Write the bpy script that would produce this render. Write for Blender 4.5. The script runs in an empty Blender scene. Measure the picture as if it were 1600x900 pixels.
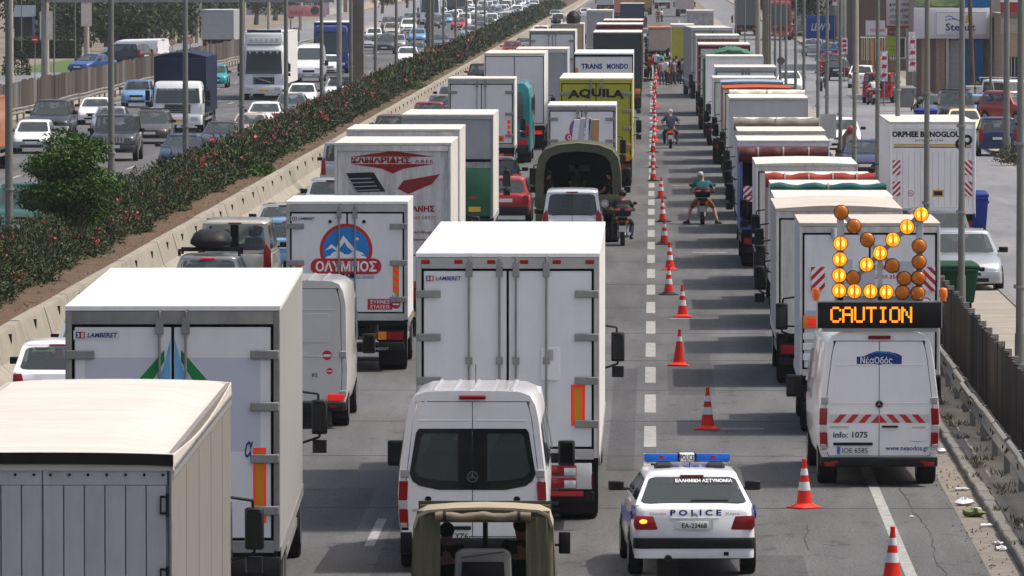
import bpy, bmesh, math, random
import numpy as np
from mathutils import Vector, Matrix
random.seed(11)
rng = np.random.default_rng(5)
S = bpy.context.scene
C = S.collection
PI = math.pi
R = math.radians
# ------------------------------------------------------------------ camera, sky, sun, exposure
H, F = 8.3, 11600.0                     # footbridge height (m), focal length in pixels of a 1600 px wide picture
K = F / 7000.0                          # road distances below are written in units of K metres
cam = bpy.data.cameras.new('camera')
cam.sensor_width = 36.0
cam.lens = F / 1600 * 36
cam.clip_start = 1.0
cam.clip_end = 9000.0
cam_o = bpy.data.objects.new('camera', cam)
C.objects.link(cam_o)
PITCH = math.atan(515 / F)
YAW = math.atan(220 / F * math.cos(PITCH))
cam_o.location = (0, 0, H)
cam_o.rotation_euler = (PI / 2 - PITCH, 0, YAW)
S.camera = cam_o
SUN_EL, SUN_AZ = R(60), R(83)           # azimuth clockwise from +Y (the way the road runs)
W = bpy.data.worlds.new('World')
S.world = W
W.use_nodes = True
nt = W.node_tree
bg = nt.nodes['Background']
sky = nt.nodes.new('ShaderNodeTexSky')
sky.sky_type = 'NISHITA'
sky.sun_disc = False
sky.sun_elevation = SUN_EL
sky.sun_rotation = SUN_AZ
sky.dust_density = 6.0
sky.air_density = .8
sky.ozone_density = .6
nt.links.new(sky.outputs[0], bg.inputs[0])
bg.inputs[1].default_value = 0.15
sl = bpy.data.lights.new('sun', 'SUN')
sl.energy = 2.8
sl.angle = R(0.6)
sl.color = (1.0, 0.95, 0.87)
so = bpy.data.objects.new('sun', sl)
C.objects.link(so)
sd = Vector((math.sin(SUN_AZ) * math.cos(SUN_EL), math.cos(SUN_AZ) * math.cos(SUN_EL), math.sin(SUN_EL)))
so.rotation_euler = sd.to_track_quat('Z', 'Y').to_euler()
so.location = (40, 0, 60)
S.view_settings.view_transform = 'Standard'
S.view_settings.look = 'None'
S.view_settings.exposure = 0.34
S.view_settings.gamma = 1.0
S.cycles.max_bounces = 6
S.cycles.transparent_max_bounces = 12
S.cycles.volume_bounces = 0


def lin(v):
    v /= 255.0
    return v / 12.92 if v <= .04045 else ((v + .055) / 1.055) ** 2.4


def rgb(r, g, b):
    return (lin(r), lin(g), lin(b))


def at(px, py, z=0.0):
    """where the line of sight through (px, py) of the photograph meets height z: X in metres, y in K metres"""
    d = 7000 * (H - z) / (py + 65)
    return Vector(((px - 1020) * d / 7000, d, z))


# ------------------------------------------------------------------ materials
MT = {}


def mat(key, col=None, rough=.5, metal=0., var=.10, scale=2.0, dirt=0., dirtcol=(.10, .085, .06), bump=0., bscale=40., emit=0., coat=0., spec=.16, stretch=(1, 1, 1), mottle=None):
    if key in MT:
        return MT[key]
    m = bpy.data.materials.new(key)
    m.use_nodes = True
    t = m.node_tree
    N, L = t.nodes, t.links
    b = N['Principled BSDF']
    b.inputs['Roughness'].default_value = rough
    b.inputs['Metallic'].default_value = metal
    b.inputs['Coat Weight'].default_value = coat
    b.inputs['Coat Roughness'].default_value = .08
    b.inputs['Specular IOR Level'].default_value = spec
    c4 = (*col, 1)
    b.inputs['Base Color'].default_value = c4
    m.diffuse_color = c4
    tc0 = N.new('ShaderNodeTexCoord')
    oi = N.new('ShaderNodeObjectInfo')
    ml = N.new('ShaderNodeMath')
    ml.operation = 'MULTIPLY'
    ml.inputs[1].default_value = 37.0
    L.new(oi.outputs['Random'], ml.inputs[0])
    tc = N.new('ShaderNodeVectorMath')      # every copy gets its own piece of the pattern
    L.new(tc0.outputs['Object'], tc.inputs[0])
    L.new(ml.outputs[0], tc.inputs[1])
    out = None
    if var > 0:
        mp = N.new('ShaderNodeMapping')
        mp.inputs['Scale'].default_value = stretch
        L.new(tc.outputs[0], mp.inputs[0])
        n = N.new('ShaderNodeTexNoise')
        n.inputs['Scale'].default_value = scale
        n.inputs['Detail'].default_value = 5
        n.inputs['Roughness'].default_value = .65
        L.new(mp.outputs[0], n.inputs['Vector'])
        r = N.new('ShaderNodeValToRGB')
        r.color_ramp.elements[0].position = .3
        r.color_ramp.elements[1].position = .7
        lo, hi = 1 - var, 1 + var * .6
        r.color_ramp.elements[0].color = (*[min(1, x * lo) for x in col], 1)
        r.color_ramp.elements[1].color = (*[min(1, x * hi) for x in (mottle or col)], 1)
        L.new(n.outputs['Fac'], r.inputs[0])
        out = r.outputs[0]
    if dirt > 0:
        mp = N.new('ShaderNodeMapping')
        mp.inputs['Scale'].default_value = (3.2, 3.2, .45)
        L.new(tc.outputs[0], mp.inputs[0])
        n = N.new('ShaderNodeTexNoise')
        n.inputs['Scale'].default_value = 2.2
        n.inputs['Detail'].default_value = 7
        n.inputs['Roughness'].default_value = .7
        L.new(mp.outputs[0], n.inputs['Vector'])
        r = N.new('ShaderNodeMapRange')
        r.inputs[1].default_value = .42
        r.inputs[2].default_value = .78
        r.inputs[3].default_value = 0
        r.inputs[4].default_value = dirt
        L.new(n.outputs['Fac'], r.inputs[0])
        x = N.new('ShaderNodeMixRGB')
        L.new(r.outputs[0], x.inputs[0])
        if out:
            L.new(out, x.inputs[1])
        else:
            x.inputs[1].default_value = c4
        x.inputs[2].default_value = (*dirtcol, 1)
        out = x.outputs[0]
    if out:
        L.new(out, b.inputs['Base Color'])
    if bump > 0:
        n = N.new('ShaderNodeTexNoise')
        n.inputs['Scale'].default_value = bscale
        n.inputs['Detail'].default_value = 4
        L.new(tc.outputs[0], n.inputs['Vector'])
        bp = N.new('ShaderNodeBump')
        bp.inputs['Strength'].default_value = bump
        bp.inputs['Distance'].default_value = .02
        L.new(n.outputs['Fac'], bp.inputs['Height'])
        L.new(bp.outputs[0], b.inputs['Normal'])
    if emit > 0:
        b.inputs['Emission Color'].default_value = c4
        b.inputs['Emission Strength'].default_value = emit
    MT[key] = m
    return m


def glassmat(key, tint, mixf, rough=.04):
    m = bpy.data.materials.new(key)
    m.use_nodes = True
    t = m.node_tree
    N, L = t.nodes, t.links
    b = N['Principled BSDF']
    b.inputs['Base Color'].default_value = (.075, .095, .098, 1)  # grey-teal base stands in for bright sky reflected in the panes
    b.inputs['Roughness'].default_value = rough
    b.inputs['Specular IOR Level'].default_value = .6
    tr = N.new('ShaderNodeBsdfTransparent')
    tr.inputs[0].default_value = (*tint, 1)
    mx = N.new('ShaderNodeMixShader')
    mx.inputs[0].default_value = mixf
    L.new(b.outputs[0], mx.inputs[1])
    L.new(tr.outputs[0], mx.inputs[2])
    L.new(mx.outputs[0], N['Material Output'].inputs[0])
    MT[key] = m
    return m


def asphalt(key, base, patch, matte=.85, lanes=None):
    m = bpy.data.materials.new(key)
    m.use_nodes = True
    t = m.node_tree
    N, L = t.nodes, t.links
    b = N['Principled BSDF']
    tc = N.new('ShaderNodeTexCoord')

    def noise(scale, detail, st=(1, 1, 1), ro=.6):
        mp = N.new('ShaderNodeMapping')
        mp.inputs['Scale'].default_value = st
        L.new(tc.outputs['Object'], mp.inputs[0])
        n = N.new('ShaderNodeTexNoise')
        n.inputs['Scale'].default_value = scale
        n.inputs['Detail'].default_value = detail
        n.inputs['Roughness'].default_value = ro
        L.new(mp.outputs[0], n.inputs['Vector'])
        return n.outputs['Fac']

    def ramp(f, a, b_, p0=.3, p1=.7):
        r = N.new('ShaderNodeMapRange')
        for i, v in enumerate((p0, p1, a, b_)):
            r.inputs[i + 1].default_value = v
        L.new(f, r.inputs[0])
        return r.outputs[0]

    def mul(a, b_):
        n = N.new('ShaderNodeMath')
        n.operation = 'MULTIPLY'
        L.new(a, n.inputs[0])
        L.new(b_, n.inputs[1])
        return n.outputs[0]
    f = mul(ramp(noise(.16, 3, (1, .3, 1)), .74, 1.22), ramp(noise(28, 4, (1, .35, 1), .8), .55, 1.5))
    f = mul(f, ramp(noise(.9, 5, (1.6, .10, 1)), .78, 1.18))     # wheel tracks
    f = mul(f, ramp(noise(1.7, 6, (1, .5, 1), .75), .42, 1.0, .30, .44))   # oil stains
    x = N.new('ShaderNodeMixRGB')
    x.blend_type = 'MULTIPLY'
    x.inputs[0].default_value = 1
    x.inputs[1].default_value = (*base, 1)
    cb = N.new('ShaderNodeCombineColor')
    for i in range(3):
        L.new(f, cb.inputs[i])
    L.new(cb.outputs[0], x.inputs[2])
    L.new(x.outputs[0], b.inputs['Base Color'])
    b.inputs['Roughness'].default_value = matte
    b.inputs['Specular IOR Level'].default_value = .15 if matte > .6 else .5
    bp = N.new('ShaderNodeBump')
    bp.inputs['Strength'].default_value = .35
    bp.inputs['Distance'].default_value = .01
    L.new(noise(60, 3), bp.inputs['Height'])
    L.new(bp.outputs[0], b.inputs['Normal'])
    m.diffuse_color = (*base, 1)
    MT[key] = m
    return m


WH = mat('white_panel', (.76, .76, .76), .35, var=.06, dirt=.28, dirtcol=(.42, .40, .37))
WHC = mat('white_panel_clean', (.80, .79, .77), .3, var=.03, dirt=.34, dirtcol=(.50, .48, .44))
WHD = mat('white_panel_dirty', (.62, .60, .56), .6, var=.12, dirt=.55, dirtcol=(.20, .18, .155))
BEI = mat('beige_panel', (.60, .54, .46), .6, var=.10, dirt=.3, dirtcol=(.25, .22, .18))
ROOFW = mat('roof_white', (.60, .575, .52), .6, var=.14, dirt=.45, dirtcol=(.36, .33, .28))
ROOFD = mat('roof_dirty', (.50, .45, .39), .7, var=.14, dirt=.4, dirtcol=(.30, .27, .23))
GREYP = mat('grey_panel', (.34, .35, .36), .5, var=.08, dirt=.25, dirtcol=(.22, .22, .21))
LGREY = mat('light_grey_panel', (.50, .51, .53), .5, var=.07, dirt=.2, dirtcol=(.3, .3, .29))
ALU = mat('aluminium', (.46, .46, .45), .38, .75, var=.12)
STEEL = mat('worn_steel', (.30, .30, .29), .5, .5, var=.2, dirt=.3)
BLK = mat('black_plastic', (.010, .010, .011), .55, var=.2, spec=.2)
RUB = mat('rubber', (.012, .012, .012), .85, var=.25, dirt=.2, dirtcol=(.045, .04, .038), spec=.15)
CHAS = mat('chassis_black', (.012, .012, .013), .65, var=.3, dirt=.25, dirtcol=(.04, .037, .033), spec=.15)
SEAL = mat('door_seal', (.006, .006, .006), .7, var=0, spec=.1)
RED = mat('lamp_red', (.26, .009, .012), .12, var=.05, coat=.5)
REDL = mat('lamp_red_lit', (.70, .02, .015), .2, var=0, emit=.40)
AMB = mat('lamp_amber', (.75, .22, .02), .15, var=.05, coat=.5)
AMBL = mat('lamp_amber_lit', (1.0, .42, .03), .2, var=0, emit=1.6)
CLR = mat('lamp_clear', (.55, .57, .58), .08, .2, var=.1, coat=1)
HEADL = mat('headlamp_lit', (1.0, .93, .78), .2, var=0, emit=3.0)
RIM = mat('rim_metal', (.34, .34, .35), .35, .8, var=.15)
CHR = mat('chrome', (.62, .62, .63), .15, 1.0, var=.03)
PLATE = mat('plate_white', (.70, .70, .68), .4, var=.04)
PLATEY = mat('plate_yellow', (.72, .47, .05), .4, var=.04)
INT = mat('car_interior', (.028, .028, .030), .8, var=.2)
SEAT = mat('seat_cloth', (.045, .047, .055), .9, var=.2)
INK = mat('print_black', (.02, .02, .025), .5, var=0)
NAVY = mat('print_navy', (.022, .04, .20), .45, var=0)
BLUE = mat('print_blue', (.03, .16, .46), .45, var=.05)
PRED = mat('print_red', (.48, .03, .035), .45, var=.06)
PWHT = mat('print_white', (.80, .80, .80), .45, var=0)
PORG = mat('reflector_orange', (.80, .20, .02), .4, var=.04)
PYEL = mat('reflector_yellow', (.62, .26, .02), .4, var=.05)
PRFL = mat('reflector_red', (.95, .045, .02), .35, var=.04, emit=.12)  # faint glow put into the boards, which are no lamps
PGRN = mat('print_green', (.02, .22, .06), .45, var=.05)
GLS = glassmat('tinted_glass', (.72, .80, .80), .50)
GLD = glassmat('dark_glass', (.25, .28, .30), .22)
MIR = mat('mirror_glass', (.035, .037, .04), .08, 1.0, var=0)
ROAD = asphalt('asphalt', (.092, .093, .094), None)
ROAD2 = asphalt('asphalt_street', (.155, .155, .155), None, .55)  # dry street, paler base: sun glare put into the colour
PAINT = mat('road_paint', (.33, .33, .32), .8, var=.3, scale=7, dirt=.9, dirtcol=(.13, .13, .13))
CONC = mat('concrete', (.275, .25, .205), .9, var=.22, scale=1.2, dirt=.5, dirtcol=(.20, .18, .15), bump=.3, bscale=25)
KERB = mat('kerb_concrete', (.19, .18, .165), .9, var=.2, scale=2, dirt=.35, dirtcol=(.12, .11, .10), bump=.3)
PAVE = mat('pavement', (.27, .245, .21), .9, var=.2, scale=1.0, dirt=.3, dirtcol=(.2, .18, .15), bump=.3)
SOIL = mat('soil', (.085, .055, .036), .95, var=.35, scale=1.6, dirt=.4, dirtcol=(.20, .14, .08), bump=1.0, bscale=8)
GRND = mat('ground_dust', (.18, .155, .12), .95, var=.25, scale=.08, dirt=.2, dirtcol=(.14, .14, .09))
POLEM = mat('pole_galvanised', (.175, .18, .165), .6, .25, var=.15, scale=1.5, dirt=.3, dirtcol=(.10, .10, .09))
POLEB = mat('pole_concrete', (.36, .33, .27), .9, var=.15, dirt=.25, dirtcol=(.2, .18, .15))
POLED = mat('pole_dark', (.11, .105, .09), .8, var=.2)
GALV = mat('guardrail_metal', (.30, .285, .25), .5, .5, var=.2, dirt=.35, dirtcol=(.2, .16, .12))

# ------------------------------------------------------------------ mesh building


class MB:
    def __init__(s):
        s.v = []
        s.f = []

    def add(s, vs, fs):
        o = len(s.v)
        s.v += [tuple(v) for v in vs]
        s.f += [tuple(i + o for i in f) for f in fs]
        return s

    def box(s, x0, x1, y0, y1, z0, z1):
        v = [(x, y, z) for x in (x0, x1) for y in (y0, y1) for z in (z0, z1)]
        return s.add(v, [(0, 1, 3, 2), (4, 6, 7, 5), (0, 4, 5, 1), (2, 3, 7, 6), (0, 2, 6, 4), (1, 5, 7, 3)])

    def obox(s, p, a, b, c):
        """box from centre p and three half-axes"""
        p, a, b, c = map(Vector, (p, a, b, c))
        v = [p + i * a + j * b + k * c for i in (-1, 1) for j in (-1, 1) for k in (-1, 1)]
        return s.add(v, [(0, 1, 3, 2), (4, 6, 7, 5), (0, 4, 5, 1), (2, 3, 7, 6), (0, 2, 6, 4), (1, 5, 7, 3)])

    def loft(s, rings, cap0=True, cap1=True, closed=True, skip=()):
        n = len(rings[0])
        v = [p for r in rings for p in r]
        f = []
        for i in range(len(rings) - 1):
            for j in range(n if closed else n - 1):
                if (i, j) in skip:
                    continue
                k = (j + 1) % n
                f.append((i * n + j, i * n + k, (i + 1) * n + k, (i + 1) * n + j))
        if cap0:
            f.append(tuple(range(n))[::-1])
        if cap1:
            f.append(tuple(range((len(rings) - 1) * n, len(rings) * n)))
        return s.add(v, f)

    def cyl(s, p0, p1, r0, r1=None, n=10, cap=True):
        p0, p1 = Vector(p0), Vector(p1)
        r1 = r0 if r1 is None else r1
        d = (p1 - p0).normalized()
        a = d.orthogonal().normalized()
        b = d.cross(a)
        ring = lambda p, r: [p + r * (math.cos(t) * a + math.sin(t) * b) for t in (2 * PI * i / n for i in range(n))]
        return s.loft([ring(p0, r0), ring(p1, r1)], cap, cap)

    def tube(s, pts, r, n=8):
        for a, b in zip(pts[:-1], pts[1:]):
            s.cyl(a, b, r, r, n)
        return s

    def lathe(s, prof, n=16, cx=0, cy=0):
        rings = [[(cx + r * math.cos(2 * PI * i / n), cy + r * math.sin(2 * PI * i / n), z) for i in range(n)] for r, z in prof]
        return s.loft(rings)

    def sph(s, c, r, n=10, m=6):
        if not hasattr(r, '__len__'):
            r = (r, r, r)
        rings = []
        for j in range(m + 1):
            t = PI * (j / m) * .98 + .0314
            rings.append([(c[0] + r[0] * math.sin(t) * math.cos(2 * PI * i / n), c[1] + r[1] * math.sin(t) * math.sin(2 * PI * i / n), c[2] + r[2] * math.cos(t)) for i in range(n)])
        return s.loft(rings)

    def prism(s, pts, vec):
        vec = Vector(vec)
        pts = [Vector(p) for p in pts]
        return s.loft([pts, [p + vec for p in pts]])

    def mesh(s, name, m, bev=0., seg=2, smooth=35, tri=False):
        me = bpy.data.meshes.new(name)
        me.from_pydata(s.v, [], s.f)
        if bev or True:
            bm = bmesh.new()
            bm.from_mesh(me)
            if bev:
                bmesh.ops.remove_doubles(bm, verts=bm.verts, dist=1e-5)
                bmesh.ops.recalc_face_normals(bm, faces=bm.faces)
                es = [e for e in bm.edges if len(e.link_faces) == 2 and e.calc_face_angle(0) > R(28)]
                bmesh.ops.bevel(bm, geom=es, offset=bev, segments=seg, affect='EDGES', profile=.5, clamp_overlap=True)
            else:
                bmesh.ops.recalc_face_normals(bm, faces=bm.faces)
            bm.to_mesh(me)
            bm.free()
        if smooth:
            me.shade_smooth()
            me.set_sharp_from_angle(angle=R(smooth))
        if m:
            me.materials.append(m)
        return me

    def build(s, name, m, parent=None, **k):
        return obj(name, s.mesh(name, m, **k), parent)


def obj(name, me, parent=None, loc=(0, 0, 0), m=None):
    o = bpy.data.objects.new(name, me)
    C.objects.link(o)
    if parent:
        o.parent = parent
    o.location = loc
    if m and me.materials:
        o.material_slots[0].link = 'OBJECT'
        o.material_slots[0].material = m
    return o


def tag(o, label, cat, group=None):
    o['label'] = label
    o['category'] = cat
    if group:
        o['group'] = group
    return o


def thing(name, label, cat, loc=(0, 0, 0), rz=0., group=None):
    o = bpy.data.objects.new(name, None)
    C.objects.link(o)
    o.empty_display_size = .2
    o.location = (loc[0], loc[1] * K, loc[2])
    o.rotation_euler = (0, 0, rz)
    return tag(o, label, cat, group)


def struct(o):
    o['kind'] = 'structure'
    return o


def stuff(o):
    o['kind'] = 'stuff'
    return o


def rrect(y0, y1, hw, z, r, n=3):
    """rounded rectangle ring in plan, x half width hw, y from y0 to y1"""
    r = min(r, hw * .9, (y1 - y0) * .45)
    pts = []
    for cx, cy, a0 in ((hw - r, y1 - r, 0), (-hw + r, y1 - r, 90), (-hw + r, y0 + r, 180), (hw - r, y0 + r, 270)):
        for i in range(n + 1):
            a = R(a0 + 90 * i / n)
            pts.append((cx + r * math.cos(a), cy + r * math.sin(a), z))
    return pts


def rpoly(w, h, r, n=3):
    """rounded rectangle outline around 0,0 in 2D"""
    pts = []
    for cx, cy, a0 in ((w - r, h - r, 0), (-w + r, h - r, 90), (-w + r, -h + r, 180), (w - r, -h + r, 270)):
        for i in range(n + 1):
            a = R(a0 + 90 * i / n)
            pts.append((cx + r * math.cos(a), cy + r * math.sin(a)))
    return pts


def panel(pts, face, off, th=.006):
    """flat outline pts (u, z) laid on a plane: face '-y' (seen from behind), '+y', '-x', '+x', 'z'"""
    mb = MB()
    if face == '-y':
        mb.prism([(u, off, v) for u, v in pts], (0, -th, 0))
    elif face == '+y':
        mb.prism([(-u, off, v) for u, v in pts], (0, th, 0))
    elif face == '+x':
        mb.prism([(off, u, v) for u, v in pts], (th, 0, 0))
    elif face == '-x':
        mb.prism([(off, -u, v) for u, v in pts], (-th, 0, 0))
    else:
        mb.prism([(u, v, off) for u, v in pts], (0, 0, th))
    return mb


def rect(cx, cz, w, h):
    return [(cx - w / 2, cz - h / 2), (cx + w / 2, cz - h / 2), (cx + w / 2, cz + h / 2), (cx - w / 2, cz + h / 2)]


def circ(cx, cz, r, n=20, a0=0, a1=360):
    k = n if a1 - a0 >= 360 else n + 1
    return [(cx + r * math.cos(R(a0 + (a1 - a0) * i / n)), cz + r * math.sin(R(a0 + (a1 - a0) * i / n))) for i in range(k)]


def text(s, m, parent, cx, cz, w, h, off, face='-y', bold=0., shear=0., name='lettering', arc=0., th=.004):
    """lettering stretched to width w and height h, centred at (cx, cz)"""
    cu = bpy.data.curves.new('lettering', 'FONT')
    cu.body = s
    cu.size = 1
    cu.align_x = 'CENTER'
    cu.extrude = .01
    cu.offset = bold
    cu.shear = shear
    cu.resolution_u = 2
    o = bpy.data.objects.new('lettering', cu)
    me = bpy.data.meshes.new_from_object(o)
    bpy.data.objects.remove(o)
    co = np.empty(len(me.vertices) * 3)
    me.vertices.foreach_get('co', co)
    co = co.reshape(-1, 3)
    if len(co) == 0:
        return None
    mn, mx = co.min(0), co.max(0)
    u = (co[:, 0] - (mn[0] + mx[0]) / 2) / max(mx[0] - mn[0], 1e-6)
    v = (co[:, 1] - (mn[1] + mx[1]) / 2) / max(mx[1] - mn[1], 1e-6)
    e = np.where(co[:, 2] > (mn[2] + mx[2]) / 2, th, 0.)
    U = cx + u * w
    V = cz + v * h + arc * (.25 - u * u)
    if face == '-y':
        P = np.stack([U, off - e, V], 1)
    elif face == '+y':
        P = np.stack([-U, off + e, V], 1)
    elif face == '-x':
        P = np.stack([off - e, -U, V], 1)
    elif face == '+x':
        P = np.stack([off + e, U, V], 1)
    else:
        P = np.stack([U, V, off + e], 1)
    me.vertices.foreach_set('co', P.reshape(-1))
    me.materials.clear()
    me.materials.append(m)
    me.update()
    return obj(name, me, parent)


ORD = ['first', 'second', 'third', 'fourth', 'fifth', 'sixth', 'seventh', 'eighth', 'ninth', 'tenth', 'eleventh', 'twelfth', 'thirteenth', 'fourteenth', 'fifteenth', 'sixteenth', 'seventeenth', 'eighteenth', 'nineteenth', 'twentieth']
ORD += ['twenty-' + w for w in ORD[:9]] + ['thirtieth'] + ['thirty-' + w for w in ORD[:9]]
# ------------------------------------------------------------------ the setting: ground, roads, kerbs, markings


def sheet(name, x0, x1, y0, y1, z, m, parent=None):
    mb = MB()
    n = 1
    mb.add([(x0, y0, z), (x1, y0, z), (x1, y1, z), (x0, y1, z)], [(0, 1, 2, 3)])
    return mb.build(name, m, parent, smooth=0)


YF = 2600
struct(sheet('ground', -3000, 3000, -3000, 3000, 0, GRND))
road = struct(sheet('motorway', -12.55, 5.0, 15, YF, .004, ROAD))
road_l = struct(sheet('oncoming_carriageway', -31.6, -17.35, 15, YF, .004, ROAD))
street = struct(sheet('side_street', 8.7, 14.4, 15, YF, .004, ROAD2))
frontage = struct(sheet('frontage_road', -46, -35.0, 15, YF, .004, ROAD2))
verge = MB().box(5.2, 8.7, 15, 1200, -.05, .10).build('pavement', PAVE, None, smooth=0)
struct(verge)
pav = MB().box(14.56, 17.2, 310, 1500, -.05, .12).build('shop_pavement', PAVE, None, smooth=0)
struct(pav)
lpav = MB().box(-35.0, -32.2, 15, 1500, -.05, .10).build('far_verge', PAVE, None, smooth=0)
struct(lpav)

# markings, one sheet each, 4 mm above the road
dm = MB().box(-.105, .105, 0, 5.6, 0, .004).mesh('dash', PAINT, smooth=0)
lines = thing('road_markings', 'worn white dashes and edge lines painted on the asphalt', 'road markings')
lines['kind'] = 'structure'
del lines['category']
k = 0
y = 53.0 * K
while y < 800 and k < 75:
    obj('dotted_line_dash', dm, lines, (-.04, y, .0045))
    y += 5.75 * K
    k += 1
lm = MB().box(-.07, .07, 0, 5.1, 0, .004).mesh('lane_dash', PAINT, smooth=0)
for X, y0 in ((-4.0, 63.1), (-7.8, 60), (-20.7, 176), (-24.2, 168), (-27.8, 172)):
    for i in range(26):
        obj('lane_dash', lm, lines, (X, (y0 + 12.5 * i) * K, .0045))
e = MB()
e.box(3.40, 3.56, 20, 1000, .0045, .0085)
e.box(-12.1, -11.95, 20, 1500, .0045, .0085)
e.box(-17.7, -17.55, 20, 1500, .0045, .0085)
e.box(-30.9, -30.75, 20, 1500, .0045, .0085)
e.build('edge_line', PAINT, lines, smooth=0)
# expansion joints and tar seams across the slow lanes
JT = mat('tar_joint', (.038, .038, .038), .8, var=.2)
j = MB()
for y in [67.5, 74.6, 80.2, 86.0, 92.4, 99, 106.3, 114, 122.5, 131, 140, 151, 163, 178, 196, 215, 240, 270]:
    j.box(-12.0, 4.9, y * K, y * K + .045, .0045, .0075)
j.build('road_joint', JT, lines, smooth=0)
jl = MB()
for X, ya, yb in ((3.95, 96, 118), (4.15, 130, 160), (-3.55, 88, 112), (-.9, 118, 131), (2.2, 104, 109)):
    p, x, y = [], X, ya
    while y < yb:
        p.append((x, y, .0075))
        x += random.uniform(-.035, .035) + (X - x) * .08
        y += random.uniform(.2, .6)
    jl.loft([[(q[0], q[1], q[2]), (q[0] + random.uniform(.008, .022), q[1], q[2])] for q in p], 0, 0, closed=False)
jl.build('road_crack', JT, lines, smooth=0)
PT = asphalt('asphalt_patch', (.068, .068, .070), None)
for i, (x0, x1, y0, y1) in enumerate(((.35, 2.1, 97, 103), (1.7, 3.2, 86, 91), (-3.8, -3.0, 90, 112), (.3, 1.2, 141, 156), (-6.4, -4.3, 107, 116), (-.75, -.3, 120, 150))):
    sheet('asphalt_patch', x0, x1, y0, y1, .0062, PT, lines)
# faded painted bars on the closed lane and a concrete gutter
FP = mat('faded_paint', (.22, .22, .215), .8, var=.3, scale=9)
b = MB()
for px, py, w in ((1150, 672, 1.0), (1085, 499, 1.1), (1068, 290, .9), (1145, 299, .8), (1085, 247, .9), (1110, 395, 1.0), (1085, 329, .7)):
    p = at(px, py)
    b.box(p.x - w / 2, p.x + w / 2, p.y * K, p.y * K + .45, .0045, .0085)
b.build('faded_bar', FP, lines, smooth=0)
GUT = mat('gutter_concrete', (.20, .18, .155), .9, var=.3, scale=3, dirt=.5, dirtcol=(.13, .11, .09))
struct(sheet('gutter', 4.55, 4.995, 20, 700, .0085, GUT))
# kerb of separate stones
kerb = thing('kerb', 'grey concrete kerb stones along the shoulder under the guardrail', 'kerb')
del kerb['category']
kerb['kind'] = 'structure'
kmesh = MB().box(0, .19, 0, .985, -.05, .13).mesh('kerb_stone', KERB, bev=.02, seg=1)
for i in range(110):
    o = obj('kerb_stone', kmesh, kerb, (5.0 + random.uniform(-.012, .012), 83 + i * 1.0, random.uniform(-.012, .01)))
mb = MB()
mb.box(5.0, 5.19, 193, 1000, -.05, .13)
mb.box(14.4, 14.555, 310, 1300, -.05, .13)
mb.box(8.55, 8.72, 20, 260, -.04, .125)
stuff(mb.build('kerb_run', KERB, kerb, smooth=0))
# planting strip
strip = MB()
n = 60
prof = [(-17.3, 0.0), (-17.3, .16), (-17.0, .30), (-15.2, .62), (-13.6, .60), (-13.24, .52), (-13.24, 0.0)]
rings = []
for i in range(330):
    y = 50 + i * 5.0
    rings.append([(x + (random.uniform(-.06, .06) if 1 < q < 5 else 0), y, z + (random.uniform(-.05, .07) if 1 < q < 5 else 0)) for q, (x, z) in enumerate(prof)])
strip.loft(rings, closed=False, cap0=0, cap1=0)
struct(strip.build('planting_strip', SOIL, None, smooth=60))

# ------------------------------------------------------------------ median safety barrier
bar = thing('concrete_barrier', 'long pale concrete safety barrier between the traffic and the flowering hedge', 'barrier')
BP = [(-12.45, 0), (-12.45, .08), (-12.72, .33), (-12.88, .88), (-12.90, .92), (-13.10, .92), (-13.12, .88), (-13.235, .30), (-13.235, 0)]
seg = MB().loft([[(x, y, z) for x, z in BP] for y in (.015, 5.965)]).mesh('barrier_segment', CONC, smooth=0)
slot = MB().box(-12.86, -12.80, 2.9, 3.08, .50, .80).mesh('drain_slot', BLK, smooth=0)
for i in range(140):
    o = obj('barrier_segment', seg, bar, (random.uniform(-.012, .012), 103 + 6 * i, random.uniform(-.008, .008)))
    if i < 70:
        obj('drain_slot', slot, o)
stuff(MB().loft([[(x, y, z) for x, z in BP] for y in (943.1, 1800)]).build('barrier_run', CONC, bar, smooth=0))

# ------------------------------------------------------------------ guardrails
WB = [(.0, .0), (.045, .03), (.045, .09), (-.01, .14), (-.01, .17), (.045, .22), (.045, .28), (0, .31)]


def guardrail(label, X, sgn, y0, y1, z0, step, pm=None):
    g = thing('guardrail', label, 'guardrail', (X, y0, 0))
    r = MB()
    pts = [(sgn * a, b) for a, b in WB] + [(sgn * (a - .012), b) for a, b in WB[::-1]]
    n = int((y1 - y0) * K / 4.0)
    beam = MB().loft([[(x, y, z0 + z) for x, z in pts] for y in (0.0, 3.985)]).mesh('rail_beam', GALV, smooth=50)
    post = MB().box(-sgn * .10 - .05, -sgn * .10 + .05, -.05, .05, 0, z0 + .22).box(-sgn * .05 - .05, -sgn * .05 + .05, -.07, .07, z0 + .05, z0 + .25).mesh('rail_post', STEEL, smooth=0)
    bolt = MB().cyl((sgn * .04, .25, z0 + .155), (sgn * .06, .25, z0 + .155), .03, n=8).cyl((sgn * .04, 3.7, z0 + .155), (sgn * .06, 3.7, z0 + .155), .03, n=8).mesh('bolt', BLK)
    for i in range(n):
        dx = .06 * math.sin(i * .9) + .03 * math.sin(i * 2.3)
        o = obj('rail_beam', beam, g, (dx * .4, 4.0 * i, .02 * math.sin(i * 1.3)))
        obj('rail_post', post, g, (dx * .4, 4.0 * i + 2.0, 0))
        if i < 20:
            obj('bolt', bolt, o)
    return g


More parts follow.
